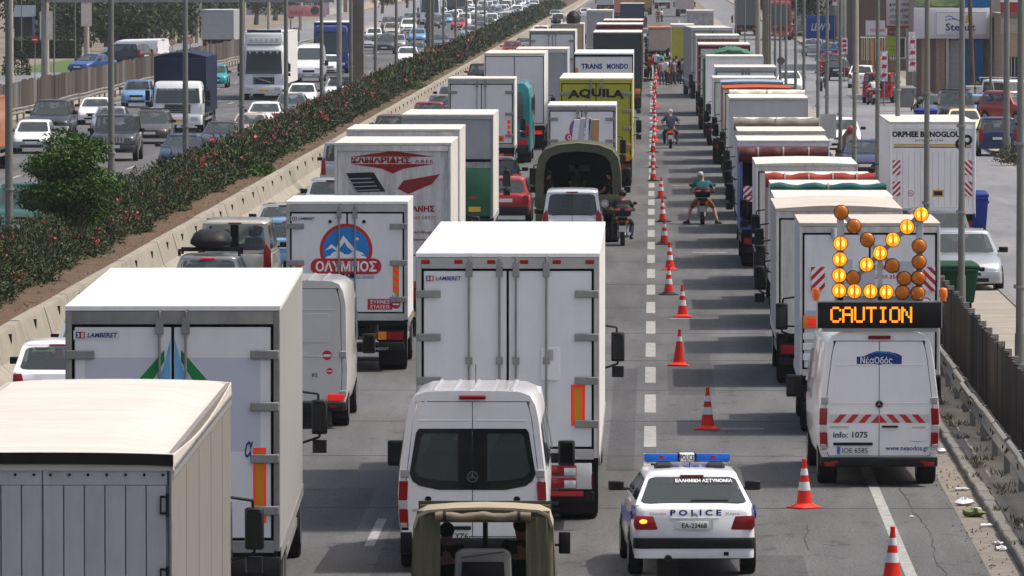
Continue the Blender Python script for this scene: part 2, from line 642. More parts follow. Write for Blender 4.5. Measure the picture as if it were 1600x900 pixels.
guardrail('worn steel guardrail on posts beside the right kerb, in front of the plank fence', 5.55, -1, 46, 330, .48, 4)
guardrail('rusty steel guardrail along the far side of the oncoming lanes, below the wooden fence', -32.0, 1, 196, 500, .46, 4)
tl = thing('traffic_lane_guardrail', 'short white double rail at the left edge beside the white hatchback', 'guardrail', (-32.8, 190, 0))
for z in (.72, 1.0):
    MB().box(-.04, .04, 0, 14, z, z + .16).build('rail_beam', mat('rail_white', (.62, .62, .6), .5), tl, bev=.015)
for y in (1, 5, 9, 13):
    MB().box(-.10, -.045, y, y + .1, 0, 1.12).build('rail_post', STEEL, tl)

# ------------------------------------------------------------------ board fences
FB = [mat('fence_board_%d' % i, c, .9, var=.25, scale=2, stretch=(6, 6, .5), dirt=.4, dirtcol=d, bump=.4, bscale=12) for i, (c, d) in enumerate((((.068, .057, .046), (.03, .026, .022)), ((.088, .075, .062), (.04, .035, .03)), ((.052, .044, .037), (.025, .022, .018)), ((.11, .096, .082), (.05, .045, .04)), ((.15, .145, .138), (.08, .07, .065))))]


def fence(label, X, y0, n, pitch, h, slats, sgn, tilt=.0, hjit=.06, mats=(0, 1, 2)):
    f = thing('board_fence', label, 'fence', (X, y0, 0))
    ms = []
    for k in range(6):
        b = MB()
        sw = pitch / slats
        for q in range(slats):
            hh = h + random.uniform(-.03, .03)
            dx = random.uniform(-.012, .012)
            b.box(-.02 + dx, .02 + dx, q * sw + .012, (q + 1) * sw - .012, .04, hh)
        ms.append(b.mesh('fence_panel', FB[0], smooth=0))
    pm = MB().box(-.06, .06, -.06, .06, 0, h * .97).mesh('fence_post', STEEL, smooth=0)
    for i in range(n):
        o = obj('fence_panel', random.choice(ms), f, (0, i * pitch, random.uniform(-hjit, hjit * .3)), m=FB[random.choice(mats)])
        if i < 100:
            obj('fence_post', pm, f, (sgn * .10, i * pitch, 0))
    return f


fence('dark weathered plank fence behind the right guardrail', 6.15, 50, 120, 2.5, 1.5, 8, 1)
fence('brown and grey patchwork board fence beyond the oncoming lanes', -33.4, 192, 160, 2.4, 1.85, 6, -1, mats=(0, 1, 2, 3, 3, 4), hjit=.10)
# ------------------------------------------------------------------ cars
CAR_SPECS = {
    # L, W, H, belt z, body stations, glass base y0,y1, roof y0,y1, roof half width factor
    'hatch': dict(L=3.9, W=1.68, H=1.46, belt=.93, hood=.93, nose=.70, gb=(-.475, .255), gt=(-.375, .05), rw=.76, tail='low'),
    'supermini': dict(L=3.6, W=1.62, H=1.48, belt=.94, hood=.95, nose=.74, gb=(-.48, .28), gt=(-.41, .07), rw=.76, tail='low'),
    'sedan': dict(L=4.5, W=1.76, H=1.42, belt=.93, hood=.92, nose=.68, gb=(-.34, .235), gt=(-.19, .03), rw=.72, tail='wide'),
    'estate': dict(L=4.5, W=1.74, H=1.47, belt=.93, hood=.93, nose=.68, gb=(-.48, .235), gt=(-.41, .05), rw=.75, tail='high'),
    'suv': dict(L=4.5, W=1.84, H=1.72, belt=1.10, hood=1.10, nose=.86, gb=(-.48, .24), gt=(-.40, .08), rw=.76, tail='high'),
    'offroad': dict(L=4.2, W=1.82, H=1.80, belt=1.12, hood=1.12, nose=.98, gb=(-.485, .20), gt=(-.465, .10), rw=.84, tail='low'),
    'mpv': dict(L=4.0, W=1.70, H=1.83, belt=1.08, hood=1.06, nose=.80, gb=(-.49, .30), gt=(-.455, .08), rw=.80, tail='high'),
    'boxvan': dict(L=4.7, W=1.88, H=1.94, belt=1.15, hood=1.12, nose=.86, gb=(-.49, .32), gt=(-.47, .12), rw=.83, tail='high'),
    'pickup': dict(L=5.0, W=1.80, H=1.76, belt=1.12, hood=1.12, nose=.95, gb=(-.16, .20), gt=(-.13, .07), rw=.82, tail='high'),
    'bighatch': dict(L=4.17, W=1.72, H=1.42, belt=1.00, hood=.90, nose=.66, gb=(-.46, .26), gt=(-.33, .04), rw=.73, tail='xs'),
}
CARS = {}
WHEEL = {}


def wheel_mesh(r, w):
    k = (round(r, 2), round(w, 2))
    if k not in WHEEL:
        t = MB()
        pr = [(r * .60, -w / 2 + .01), (r * .93, -w / 2), (r, -w / 2 + .03), (r, w / 2 - .03), (r * .93, w / 2), (r * .60, w / 2 - .01)]
        n = 20
        rings = [[(x, a * math.cos(2 * PI * i / n), a * math.sin(2 * PI * i / n)) for i in range(n)] for a, x in pr]
        t.loft(rings)
        m = MB()
        for sg in (-1, 1):
            m.loft([[(sg * (w / 2 - d), a * math.cos(2 * PI * i / 14), a * math.sin(2 * PI * i / 14)) for i in range(14)] for a, d in ((r * .61, .0), (r * .5, .035), (r * .18, .03), (r * .15, .005))])
        WHEEL[k] = (t.mesh('wheel', RUB), m.mesh('rim', RIM))
    return WHEEL[k]


def body_ring(y, zl, zh, hw):
    dz = zh - zl
    half = [(hw * .78, zl), (hw * .955, zl + .06 * dz), (hw, zl + .36 * dz), (hw * .985, zl + .70 * dz), (hw * .955, zh - .045), (hw * .88, zh - .006), (hw * .45, zh + .010)]
    return [(x, y, z) for x, z in half] + [(-x, y, z) for x, z in half[::-1]]


def face_frame(mb, gl, q, u0, u1, v0, v1, r=.12, off=.004):
    """quad q (bl, br, tr, tl): a body frame with a rounded window hole, and the pane that fills it"""
    q = [Vector(p) for p in q]
    P = lambda u, v: (q[0] * (1 - u) + q[1] * u) * (1 - v) + (q[3] * (1 - u) + q[2] * u) * v
    nrm = (q[1] - q[0]).cross(q[3] - q[0]).normalized()
    cu, cv = (u0 + u1) / 2, (v0 + v1) / 2
    pts = rpoly((u1 - u0) / 2, (v1 - v0) / 2, min(r, (v1 - v0) * .35, (u1 - u0) * .3), 2)
    inner, outer = [], []
    for a, b in pts:
        inner.append(P(cu + a, cv + b))
        s = max(abs(a) / ((u1 - u0) / 2), abs(b) / ((v1 - v0) / 2))
        du, dv = a / s / (u1 - u0) * 2, b / s / (v1 - v0) * 2     # -1..1
        outer.append(P((.5 + du / 2) if True else 0, .5 + dv / 2))
    # snap corners of the outer outline
    n = len(pts)
    for k in range(4):
        idx = [k * 3 + i for i in range(3)]
        mid = idx[1]
        outer[mid] = [P(1, 1), P(0, 1), P(0, 0), P(1, 0)][k]
    mb.loft([outer, inner], False, False)
    if gl is not None:
        gl.add([p - nrm * .006 for p in inner], [tuple(range(n))])


def car_proto(kind):
    if kind in CARS:
        return CARS[kind]
    s = CAR_SPECS[kind]
    L, Wd, Hh, B = s['L'], s['W'], s['H'], s['belt']
    hw = Wd / 2
    parts = []          # (name, mesh, slot, loc, parent index)

    def put(name, mb, m, slot=None, loc=(0, 0, 0), par=None, **k):
        parts.append((name, mb if isinstance(mb, bpy.types.Mesh) else mb.mesh(name, m, **k), slot, loc, par))
        return len(parts) - 1
    zl = .24 if Hh < 1.6 else .32
    hood, nose = s['hood'], s['nose']
    boot = B if kind != 'sedan' else B + .03
    if kind == 'pickup':
        boot = .98
    xs = s['tail'] == 'xs'
    st = [(-.500, zl + .13, boot - (.16 if not xs else .08), hw * .86), (-.492, zl + .06, boot - .04, hw * .93), (-.47, zl + .02, boot, hw * .97), (-.36, zl, boot, hw), (0, zl, B - .01, hw), (s['gb'][1] - .01, zl, hood + .01, hw), (.36, zl, hood - .07 * (hood - nose) / .2, hw * .985), (.44, zl + .02, nose + .04, hw * .95), (.478, zl + .06, nose - .03, hw * .88), (.496, zl + .12, nose - .14, hw * .78)]
    b = MB().loft([body_ring(y * L, a, c, w) for y, a, c, w in st])
    put('body', b, None, 'paint', smooth=48)
    # greenhouse
    y0, y1 = s['gb'][0] * L, s['gb'][1] * L
    t0, t1 = s['gt'][0] * L, s['gt'][1] * L
    wb, wt = hw * .93, hw * s['rw']
    zb, zt = B - .012, Hh - .075
    a = [(wb, y0, zb), (wb, y1, zb), (-wb, y1, zb), (-wb, y0, zb)]
    c = [(wt, t0, zt), (wt, t1, zt), (-wt, t1, zt), (-wt, t0, zt)]
    fr, gr, gf, gsl, gsr = MB(), MB(), MB(), MB(), MB()
    xs = s['tail'] == 'xs'
    face_frame(fr, gr, (a[3], a[0], c[0], c[3]), *((.06, .94, .10, .93) if not xs else (.035, .965, .03, .985)), .10)
    face_frame(fr, gf, (a[1], a[2], c[2], c[1]), .05, .95, .06, .95, .08)
    pillar = .50 if kind not in ('mpv', 'boxvan') else .52
    for sg, gs in ((1, gsr), (-1, gsl)):
        A0, A1 = (a[0], a[1]) if sg > 0 else (a[3], a[2])
        C0, C1 = (c[0], c[1]) if sg > 0 else (c[3], c[2])
        lerp = lambda p, q, t: tuple(p[i] * (1 - t) + q[i] * t for i in range(3))
        ma, mc = lerp(A0, A1, pillar), lerp(C0, C1, pillar - .04)
        face_frame(fr, gs, (A0, ma, mc, C0), .13, .95, .12, .90, .08)
        face_frame(fr, gs, (ma, A1, C1, mc), .05, .93, .12, .90, .08)
    put('pillars', fr, None, 'paint', smooth=30)
    put('rear_window', gr, GLS, smooth=0)
    put('windscreen', gf, GLS, smooth=0)
    put('side_window', gsl, GLS, smooth=0)
    put('side_window', gsr, GLS, smooth=0)
    rf = MB().loft([rrect(t0 - .012, t1 + .012, wt + .008, zt - .01, .10), rrect(t0 + .0, t1 - .0, wt - .01, zt + .035, .14), rrect(t0 + .06, t1 - .07, wt - .10, zt + .062, .2), rrect(t0 + .3, t1 - .3, wt - .35, zt + .075, .2)])
    put('roof', rf, None, 'paint', smooth=60)
    put('cabin_floor', MB().box(-wb * .96, wb * .96, y0 + .05, y1 - .05, B - .004, B + .018), INT, smooth=0)
    for sx in (-.36, .36):
        se = MB()
        se.box(sx - .22, sx + .22, t1 - .95, t1 - .80, B, B + .30)
        se.box(sx - .13, sx + .13, t1 - .95, t1 - .85, B + .32, B + .50)
        put('front_seat', se, SEAT, bev=.04, seg=1)
    se = MB().box(-wb * .74, wb * .74, max(y0 + .5, t0 + .1), max(y0 + .64, t0 + .24), B, B + .2)
    for sx in (-.38, .38):
        se.box(sx - .13, sx + .13, max(y0 + .5, t0 + .1), max(y0 + .58, t0 + .18), B + .21, B + .33)
    put('rear_seat', se, SEAT, bev=.04, seg=1)
    # tail
    yr = -.5 * L
    if s['tail'] == 'xs':
        tl = [(.50, .69), (.525, .68), (.80, .68), (.83, .74), (.825, .86), (.80, .875), (.56, .865)]
        pr = lambda sg: MB().prism([(sg * x * hw / .86, yr - .012, z - .02) for x, z in tl], (0, .16, 0))
    elif s['tail'] == 'high':
        pr = lambda sg: MB().prism([(sg * x * hw, yr - .014 + (.02 if z > B else 0), z) for x, z in ((.74, B - .42), (.95, B - .42), (.94, B + .06), (.82, B + .22), (.76, B + .10))], (0, .14, 0))
    elif s['tail'] == 'wide':
        pr = lambda sg: MB().prism([(sg * x * hw, yr - .012, z) for x, z in ((.52, B - .24), (.90, B - .25), (.91, B - .07), (.54, B - .08))], (0, .14, 0))
    else:
        pr = lambda sg: MB().prism([(sg * x * hw, yr - .012, z) for x, z in ((.66, B - .30), (.92, B - .30), (.92, B - .04), (.74, B - .02))], (0, .15, 0))
    for sg in (-1, 1):
        put('tail_lamp', pr(sg), RED, 'tail', bev=.012)
    put('rear_bumper', MB().loft([rrect(yr - .05, yr + .22, hw * .955, z, .12) for z in (zl + .03, zl + .31)]), None, 'bump', bev=.015)
    zp = zl + .44 if kind not in ('mpv', 'suv', 'offroad', 'boxvan') else zl + .42
    put('number_plate', MB().box(-.26, .26, yr - .045 + .028, yr + .04, zp, zp + .11), PLATE, smooth=0)
    put('brake_lamp', MB().box(-.16, .16, t0 - .045, t0 + .02, zt - .005, zt + .022), RED, 'tail', bev=.005, seg=1)
    # nose
    yf = .5 * L
    for sg in (-1, 1):
        h = MB().loft([[(sg * x * hw, y, z) for x, y, z in r_] for r_ in ([(.50, yf - .05, nose - .20), (.86, yf - .19, nose - .18), (.90, yf - .26, nose - .02), (.56, yf - .10, nose - .03)], [(.50, yf - .26, nose - .20), (.86, yf - .36, nose - .18), (.90, yf - .40, nose - .02), (.56, yf - .30, nose - .03)])])
        put('headlamp', h, CLR, 'head', bev=.01)
    put('grille', MB().box(-hw * .44, hw * .44, yf - .10, yf - .012, nose - .19, nose - .06), BLK, bev=.012, seg=1)
    put('front_bumper', MB().loft([rrect(yf - .30, yf + .045, hw * .94, z, .16) for z in (zl + .02, zl + .30)]), None, 'bump', bev=.015)
    put('air_intake', MB().box(-hw * .55, hw * .55, yf - .05, yf + .052, zl + .05, zl + .15), BLK, bev=.01, seg=1)
    put('number_plate', MB().box(-.26, .26, yf, yf + .060, zl + .20, zl + .31), PLATE, smooth=0)
    # mirrors, wheels
    for sg in (-1, 1):
        m = MB().loft([rrect(-.05, .06, .10, z, .04, 2) for z in (0, .13)])
        m.v = [(x * 1.1 + sg * (hw + .10), y + y1 - .42, z + B + .01) for x, y, z in m.v]
        m.box(sg * hw * .9 if sg > 0 else -hw - .05, hw + .05 if sg > 0 else -hw * .9, y1 - .44, y1 - .39, B + .01, B + .05)
        put('mirror', m, BLK, 'mir', bev=.015, seg=1)
    r = .30 if Hh < 1.6 else .35
    tm, rm = wheel_mesh(r, .20)
    for yy in (-.31 * L, .325 * L):
        ar = MB()
        n = 14
        pts = [(yy + (r + .055) * math.cos(PI * i / n), r + (r + .055) * math.sin(PI * i / n)) for i in range(n + 1)]
        for sg in (-1, 1):
            ar.prism([(sg * (hw - .03), y, max(z, zl)) for y, z in pts], (sg * .034, 0, 0))
        put('wheel_arch', ar, BLK, smooth=30)
        for sg in (-1, 1):
            i = put('wheel', tm, None, None, (sg * (hw - .085), yy, r))
            put('rim', rm, None, None, (0, 0, 0), i)
    CARS[kind] = parts
    return parts


PAINTS = {}


def paint(name, col, metal=.35):
    if name not in PAINTS:
        PAINTS[name] = mat('paint_' + name, col, .28, metal, var=.04, coat=.8, dirt=.05, dirtcol=(.2, .18, .15))
    return PAINTS[name]


P_WHITE = paint('white', (.78, .78, .79), 0)
P_SILV = paint('silver', (.40, .42, .44), .6)
P_GREY = paint('grey', (.14, .15, .16), .5)
P_DARK = paint('dark_grey', (.045, .048, .055), .4)
P_BLACK = paint('black', (.014, .014, .016), .2)
P_NAVY = paint('navy', (.018, .030, .085), .4)
P_RED = paint('red', (.36, .018, .018), .1)
P_DRED = paint('dark_red', (.17, .012, .015), .2)
P_LBLUE = paint('light_blue', (.17, .34, .56), .3)
P_BLUE = paint('blue', (.025, .075, .24), .3)
P_TEAL = paint('teal', (.01, .26, .27), .2)
P_GREEN = paint('green', (.012, .085, .060), .3)
P_BEIGE = paint('beige', (.46, .43, .36), .3)
P_PEACH = paint('peach', (.55, .40, .32), .3)
P_CREAM = paint('cream', (.72, .61, .34), .0)
P_ORNG = paint('orange', (.75, .22, .02), 0)


def car(kind, label, X, d, pm, to=False, yaw=0., group=None, name='parked_car', bump=None, tail=None, head=None, sc=1., cat='car'):
    """d: distance of the face nearest the camera; to: facing the camera"""
    s = CAR_SPECS[kind]
    rz = R(yaw) + (PI if to else 0)
    t = thing(name, label, cat, (X, d + s['L'] * sc / 2 / K, 0.004), rz, group)
    t.scale = (sc, sc, sc)
    made = []
    for nm, me, slot, loc, par in car_proto(kind):
        m = None
        if slot == 'paint':
            m = pm
        elif slot == 'bump':
            m = bump or pm
        elif slot == 'mir':
            m = BLK
        elif slot == 'tail':
            m = tail if (tail and nm != 'body') else None
        elif slot == 'head':
            m = head
        if m is not None and not me.materials:
            me.materials.append(m)
        made.append(obj(nm, me, t if par is None else made[par], loc, m))
    return t
# ------------------------------------------------------------------ lorries
CABS = {}


def cab(t, w, y0, h, pm, z0=.55, style='flat', mir=True, lod=1, grille=BLK, wheels=True, bumper=None, glass=GLD):
    """cab of depth ~1.9 m in front of y0, facing +y, as parts of t"""
    hw = w / 2
    D = 1.85
    yf = y0 + D
    zs = 1.55 if h > 2.6 else 1.42          # windscreen sill
    ring = lambda y, zl, zh, k: [(x * k, y, z) for x, z in ((hw * .95, zl), (hw, zl + .3), (hw, zs), (hw * .96, zh - .25), (hw * .90, zh - .05), (hw * .80, zh), (-hw * .80, zh), (-hw * .90, zh - .05), (-hw * .96, zh - .25), (-hw, zs), (-hw, zl + .3), (-hw * .95, zl))]
    rings = [ring(y0 + .08, z0, h, 1), ring(yf - .55, z0, h, 1), ring(yf - .30, z0, h - .06, .99), ring(yf - .14, z0, h - .30, .985), ring(yf - .02, z0, zs + .05, .975), ring(yf, z0, zs - .10, .97), ring(yf + .03, z0, 1.0, .965), ring(yf + .02, z0, .92, .96)]
    MB().loft(rings).build('cab', pm, t, smooth=40)
    W_ = MB()
    q = [(-hw * .90, yf + .012, zs), (hw * .90, yf + .012, zs), (hw * .84, yf - .15 + .015, h - .34), (-hw * .84, yf - .15 + .015, h - .34)]
    W_.prism([(x, y, z) for x, y, z in q], (0, .012, 0))
    W_.build('windscreen', glass, t, smooth=0)
    for sg in (-1, 1):
        x = sg * (hw + .004)
        s_ = MB().prism([(x, yf - 1.25, zs + .02), (x, yf - .22, zs - .05), (x, yf - .42, h - .40), (x * .985, yf - 1.20, h - .38)], (sg * .006, 0, 0))
        s_.build('side_window', glass, t, smooth=0)
    g = MB()
    for i in range(5):
        g.box(-hw * .52, hw * .52, yf - .03, yf + .045, .95 + i * .085, 1.01 + i * .085)
    g.build('grille', grille, t, smooth=0)
    MB().loft([rrect(yf - .40, yf + .10, hw * .99, z, .12) for z in (.38, .86)]).build('bumper', bumper or pm, t, bev=.03)
    MB().box(-.27, .27, yf + .09, yf + .112, .52, .64).build('number_plate', PLATEY, t, smooth=0)
    for sg in (-1, 1):
        MB().box(sg * hw * .68 - .17, sg * hw * .68 + .17, yf - .03, yf + .115, .58, .78).build('headlamp', CLR, t, bev=.02)
        if mir:
            m = MB().loft([rrect(-.07, .06, .11, z, .05, 2) for z in (0, .48)])
            m.v = [(x + sg * (hw + .26), y + yf - .30, z + zs + .12) for x, y, z in m.v]
            mo = m.build('mirror', BLK, t, bev=.02, seg=1)
            a = MB()
            a.tube([(sg * hw * .97, yf - .30, zs + .72), (sg * (hw + .24), yf - .30, zs + .68), (sg * (hw + .26), yf - .30, zs + .08), (sg * hw * .97, yf - .32, zs - .02)], .018, 6)
            m2 = MB().loft([rrect(-.06, .05, .10, z, .04, 2) for z in (0, .18)])
            a.add([(x + sg * (hw + .26), y + yf - .30, z + zs - .14) for x, y, z in m2.v], m2.f)
            a.build('mirror_arm', BLK, mo, smooth=40)
            MB().box(sg * (hw + .26) - .085, sg * (hw + .26) + .085, yf - .375, yf - .371, zs + .16, zs + .54).build('mirror_pane', MIR, mo, smooth=0)
        MB().box(sg * hw * .8 - .16, sg * hw * .8 + .22 * (sg > 0) + .16 * (sg < 0), yf - .5, yf - .46, .3, .5).build('step', CHAS, t, smooth=0)
    return yf


def wheels(t, w, ys, r=.46, dual=True):
    for y in ys:
        for sg in (-1, 1):
            ww = .56 if dual and y < ys[-1] else .30
            tm, rm = wheel_mesh(r, ww)
            o = obj('wheel', tm, t, (sg * (w / 2 - ww / 2 - .02), y, r))
            obj('rim', rm, o)


def locking_bar(t, x, z0, z1, y, m=None, hd=True):
    b = MB().cyl((x, y - .03, z0), (x, y - .03, z1), .017, n=8)
    for z in (z0 + .12, z1 - .12, (z0 + z1) / 2):
        b.box(x - .05, x + .05, y - .045, y, z - .05, z + .05)
    if hd:
        b.box(x - .045, x + .045, y - .05, y, z1 - .16, z1 + .04)
        b.tube([(x, y - .03, z1), (x, y - .05, z1 + .09), (x + .03, y - .03, z1 + .13)], .016, 6)
    b.build('locking_bar', m or STEEL, t, smooth=40)


def truck(label, X, d, w=2.5, h=3.6, L=6.0, yaw=0., side=WH, rearm=None, roof=ROOFW, frame=ALU, cabm=None, cabh=2.5, floor=1.05, rear='doors', bars=(.22,), hinges=4, lod=1, group=None, name='box_truck', to=False, seal=True, logo=None, roofstyle='flat', cabin=True, lamps=True, cat='truck', platem=PLATEY, lit=False, frame_w=.10, mir=True, bow=0., reach=1.85, marker=0, hinge_m=None):
    global LR
    LR = L = min(13.4, L * 1.62)
    rz = R(yaw) + (PI if to else 0)
    y_off = d if not to else d + (L + reach + .1) / K
    t = thing(name, label, cat, (X, y_off, .004), rz, group)
    hw = w / 2
    rearm = rearm or side
    zt = h - .06
    # walls butted between floor and roof
    MB().box(hw - .05, hw, .06, L, floor, zt).build('side_panel', side, t, bev=.006, seg=1)
    MB().box(-hw, -hw + .05, .06, L, floor, zt).build('side_panel', side, t, bev=.006, seg=1)
    if lod < 2 or to:
        MB().box(-hw + .052, hw - .052, L - .05, L - .003, floor, zt).build('front_panel', side, t, smooth=0)
        for sg in (-1, 1):
            MB().box(sg * hw - (.012 if sg < 0 else -.002), sg * hw + (.012 if sg > 0 else -.002), .06, L - .01, floor - .11, floor + .045).build('side_rail', frame, t, smooth=0)
    MB().box(-hw + .06, hw - .06, .05, L - .06, floor - .12, floor - .002).build('floor', CHAS, t, smooth=0)
    n = 9
    if roofstyle == 'flat':
        pr = [(-hw - .004 + (2 * hw + .008) * i / n, zt + .055 + bow * math.sin(PI * i / n)) for i in range(n + 1)]
        pts = [(-hw - .004, zt)] + pr + [(hw + .004, zt)]
        MB().loft([[(x, y, z) for x, z in pts] for y in (-.035, L + .004)]).build('roof', roof, t, smooth=30)
    elif roofstyle == 'ribs':
        r = MB()
        m = int(L / .09)
        rr = []
        for i in range(m + 1):
            y = -.03 + (L + .06) * i / m
            dz = .022 if i % 2 else 0
            sag = .04 * math.sin(y * 2.1) * (1 if i else 0)
            pts = [(-hw - .01, zt - .16)] + [(-hw - .01 + (2 * hw + .02) * q / n, zt - .02 + .035 * math.sin(PI * q / n) ** .5 + dz - .10 * math.sin(PI * i / m) * (q > n - 2) + sag * math.sin(PI * q / n)) for q in range(n + 1)] + [(hw + .01, zt - .16)]
            rr.append([(x, y, z) for x, z in pts])
        r.loft(rr).build('tarpaulin_roof', roof, t, smooth=60)
    # rear
    fw = frame_w
    fr = MB()
    fr.box(-hw, -hw + fw * .6, -.03, .055, floor, zt - .002)
    fr.box(hw - fw * .6, hw, -.03, .055, floor, zt - .002)
    fr.box(-hw + fw * .6, hw - fw * .6, -.03, .055, zt - fw * 1.3, zt - .002)
    fr.box(-hw + fw * .6, hw - fw * .6, -.03, .055, floor - .02, floor + fw)
    fr.build('rear_frame', frame, t, bev=.008, seg=1)
    x1 = hw - fw * .6
    z0, z1 = floor + fw, zt - fw * 1.3
    if rear == 'doors':
        MB().box(-x1 + .002, x1 - .002, .03, .05, z0 + .002, z1 - .002).build('door_seal', SEAL, t, smooth=0)
        g = .035 if seal else .012
        for sg in (-1, 1):
            a, b = (g / 2 if sg > 0 else -x1 + g), (x1 - g if sg > 0 else -g / 2)
            do = MB().box(a, b, -.012, .028, z0 + g, z1 - g).build('rear_door', rearm, t, bev=.008, seg=1)
            for bx in bars:
                locking_bar(t, sg * bx * 1.0, floor + .03, zt - fw * .9, -.014, hd=lod < 2)
            for i in range(hinges):
                z = z0 + (z1 - z0) * (.14 + .72 * i / max(1, hinges - 1))
                MB().box(*(sorted((sg * (hw - .01), sg * (hw - .36)))), -.052, -.014 if False else -.0325, z - .055, z + .055).build('hinge', hinge_m or STEEL, t, bev=.012, seg=1)
            if lod == 0:
                MB().box(sg * .10 - .05, sg * .10 + .05, -.05, -.014, floor + .85, floor + .93).build('door_handle', BLK, t, bev=.01, seg=1)
    elif rear == 'planks':
        k = 12
        for i in range(k):
            a = -x1 + 2 * x1 * i / k
            MB().box(a + .006, a + 2 * x1 / k - .006, -.01 + random.uniform(-.004, .004), .03, z0, z1 - .001).build('door_plank', rearm, t, smooth=0)
    elif rear == 'plain':
        MB().box(-x1, x1, -.006, .03, z0, z1).build('rear_panel', rearm, t, bev=.006, seg=1)
    elif rear == 'open':
        MB().box(-x1, x1, 1.2, 1.25, z0, z1).build('inner_sheet', SEAL, t, smooth=0)  # flat near-black sheet set back inside the open rear
    for i in range(marker):
        x = -hw + .14 + (2 * hw - .28) * i / max(1, marker - 1)
        MB().box(x - .06, x + .06, -.045, -.0305, zt - .10, zt - .04).build('marker_lamp', RED, t, bev=.006, seg=1)
    # chassis
    ch = MB()
    for x in (-.42, .42):
        ch.box(x - .05, x + .05, .1, L + reach - .4, .62, floor - .122)
    for y in np.arange(.3, L, 1.1):
        ch.box(-.37, .37, y, y + .08, .70, .85)
    ch.build('chassis', CHAS, t, smooth=0)
    bp = MB().box(-hw * .94, hw * .94, -.02, .10, .42, .56)
    bp.box(-.55, -.45, .0, .09, .56, floor - .125)
    bp.box(.45, .55, .0, .09, .56, floor - .125)
    bp.build('underrun_bumper', CHAS, t, bev=.01, seg=1)
    if lamps:
        for sg in (-1, 1):
            bx = MB().box(*sorted((sg * (hw - .08), sg * (hw - .62))), -.03, .10, .62, .84).build('lamp_bracket', CHAS, t, smooth=0)
            MB().box(*sorted((sg * (hw - .10), sg * (hw - .42))), -.048, -.031, .65, .81).build('tail_lamp', REDL if lit else RED, bx, smooth=0)
            MB().box(*sorted((sg * (hw - .43), sg * (hw - .60))), -.048, -.031, .65, .81).build('indicator', AMB, bx, smooth=0)
        MB().box(-.02, .50, -.040, -.021, .43, .55).build('number_plate', platem, t, smooth=0)
    for sg in (-1, 1):
        MB().box(*sorted((sg * (hw - .03), sg * (hw - .60))), L * .14 - .05, L * .14 - .03, .12, .95).build('mud_flap', RUB, t, smooth=0)
    wh = [L * .14 + .55, L + reach * .55] if cabin else [L * .14 + .55, L * .14 + 1.65]
    if L > 7.5:
        wh.insert(1, wh[0] + 1.2)
    if L > 11:
        wh.insert(2, wh[1] + 1.2)
    wheels(t, w - .06, wh)
    if lod < 2:
        for sg in (-1, 1):
            gd = MB()
            for z in (.55, .82):
                gd.box(*sorted((sg * (hw - .06), sg * (hw - .10))), wh[0] + .75, L - .5, z, z + .11)
            gd.box(*sorted((sg * (hw - .30), sg * (hw - .11))), L * .55, L * .55 + .6, .50, .95)
            gd.build('side_guard', STEEL, t, smooth=0)
    if cabin:
        cab(t, w - .12, L + .02, cabh, cabm or P_WHITE, mir=mir)
    return t


def tarp_roll(t, w, h, m, r=.17, y=-.12, straps=5):
    """rolled-up tarpaulin strapped across the rear top edge"""
    ring = []
    n = 26
    for i in range(n + 1):
        x = -w / 2 - .05 + (w + .1) * i / n
        rr = r * (1 + .05 * math.sin(i * .9) + .035 * math.sin(i * 2.3 + w) + .02 * math.sin(i * 4.7))
        cz = h - r * .6 + .025 * math.sin(i * .8)
        ring.append([(x, y + rr * math.cos(2 * PI * q / 12), cz + rr * math.sin(2 * PI * q / 12)) for q in range(12)])
    o = MB().loft(ring).build('tarpaulin_roll', m, t, smooth=50)
    sm = mat('strap', (.30, .27, .22), .8)
    for i in range(straps):
        x = -w / 2 + w * (i + .7) / (straps + .4)
        MB().loft([[(x + dx, y + r * 1.16 * math.cos(2 * PI * q / 14), h - r * .6 + r * 1.16 * math.sin(2 * PI * q / 14)) for q in range(14)] for dx in (-.02, .02)], False, False).build('strap', sm, o)
    return o


def chevron(t, x, z, w, h, y, n=4, flip=1, parent=None):
    b = panel(rect(x, z, w, h), '-y', y, .006).build('chevron_board', PWHT, parent or t, smooth=0)
    s_ = MB()
    st = h / (n - 1.5)
    for i in range(-n, n + 2):
        zb = z - h / 2 + i * st
        pts = [(x - w / 2, zb), (x + w / 2, zb + flip * w), (x + w / 2, zb + flip * w + st * .5), (x - w / 2, zb + st * .5)]
        cl = []
        # clip to the board
        lo, hi = z - h / 2, z + h / 2
        poly = pts
        for sgn, lim in ((1, lo), (-1, hi)):
            out = []
            for a, c in zip(poly, poly[1:] + poly[:1]):
                ia, ic = sgn * (a[1] - lim) >= 0, sgn * (c[1] - lim) >= 0
                if ia:
                    out.append(a)
                if ia != ic:
                    u = (lim - a[1]) / (c[1] - a[1])
                    out.append((a[0] + (c[0] - a[0]) * u, lim))
            poly = out
            if len(poly) < 3:
                break
        if len(poly) >= 3:
            s_.prism([(p, y - .0065, q) for p, q in poly], (0, -.003, 0))
    s_.build('stripe', PRED, b, smooth=0)
    return b


# ------------------------------------------------------------------ panel vans


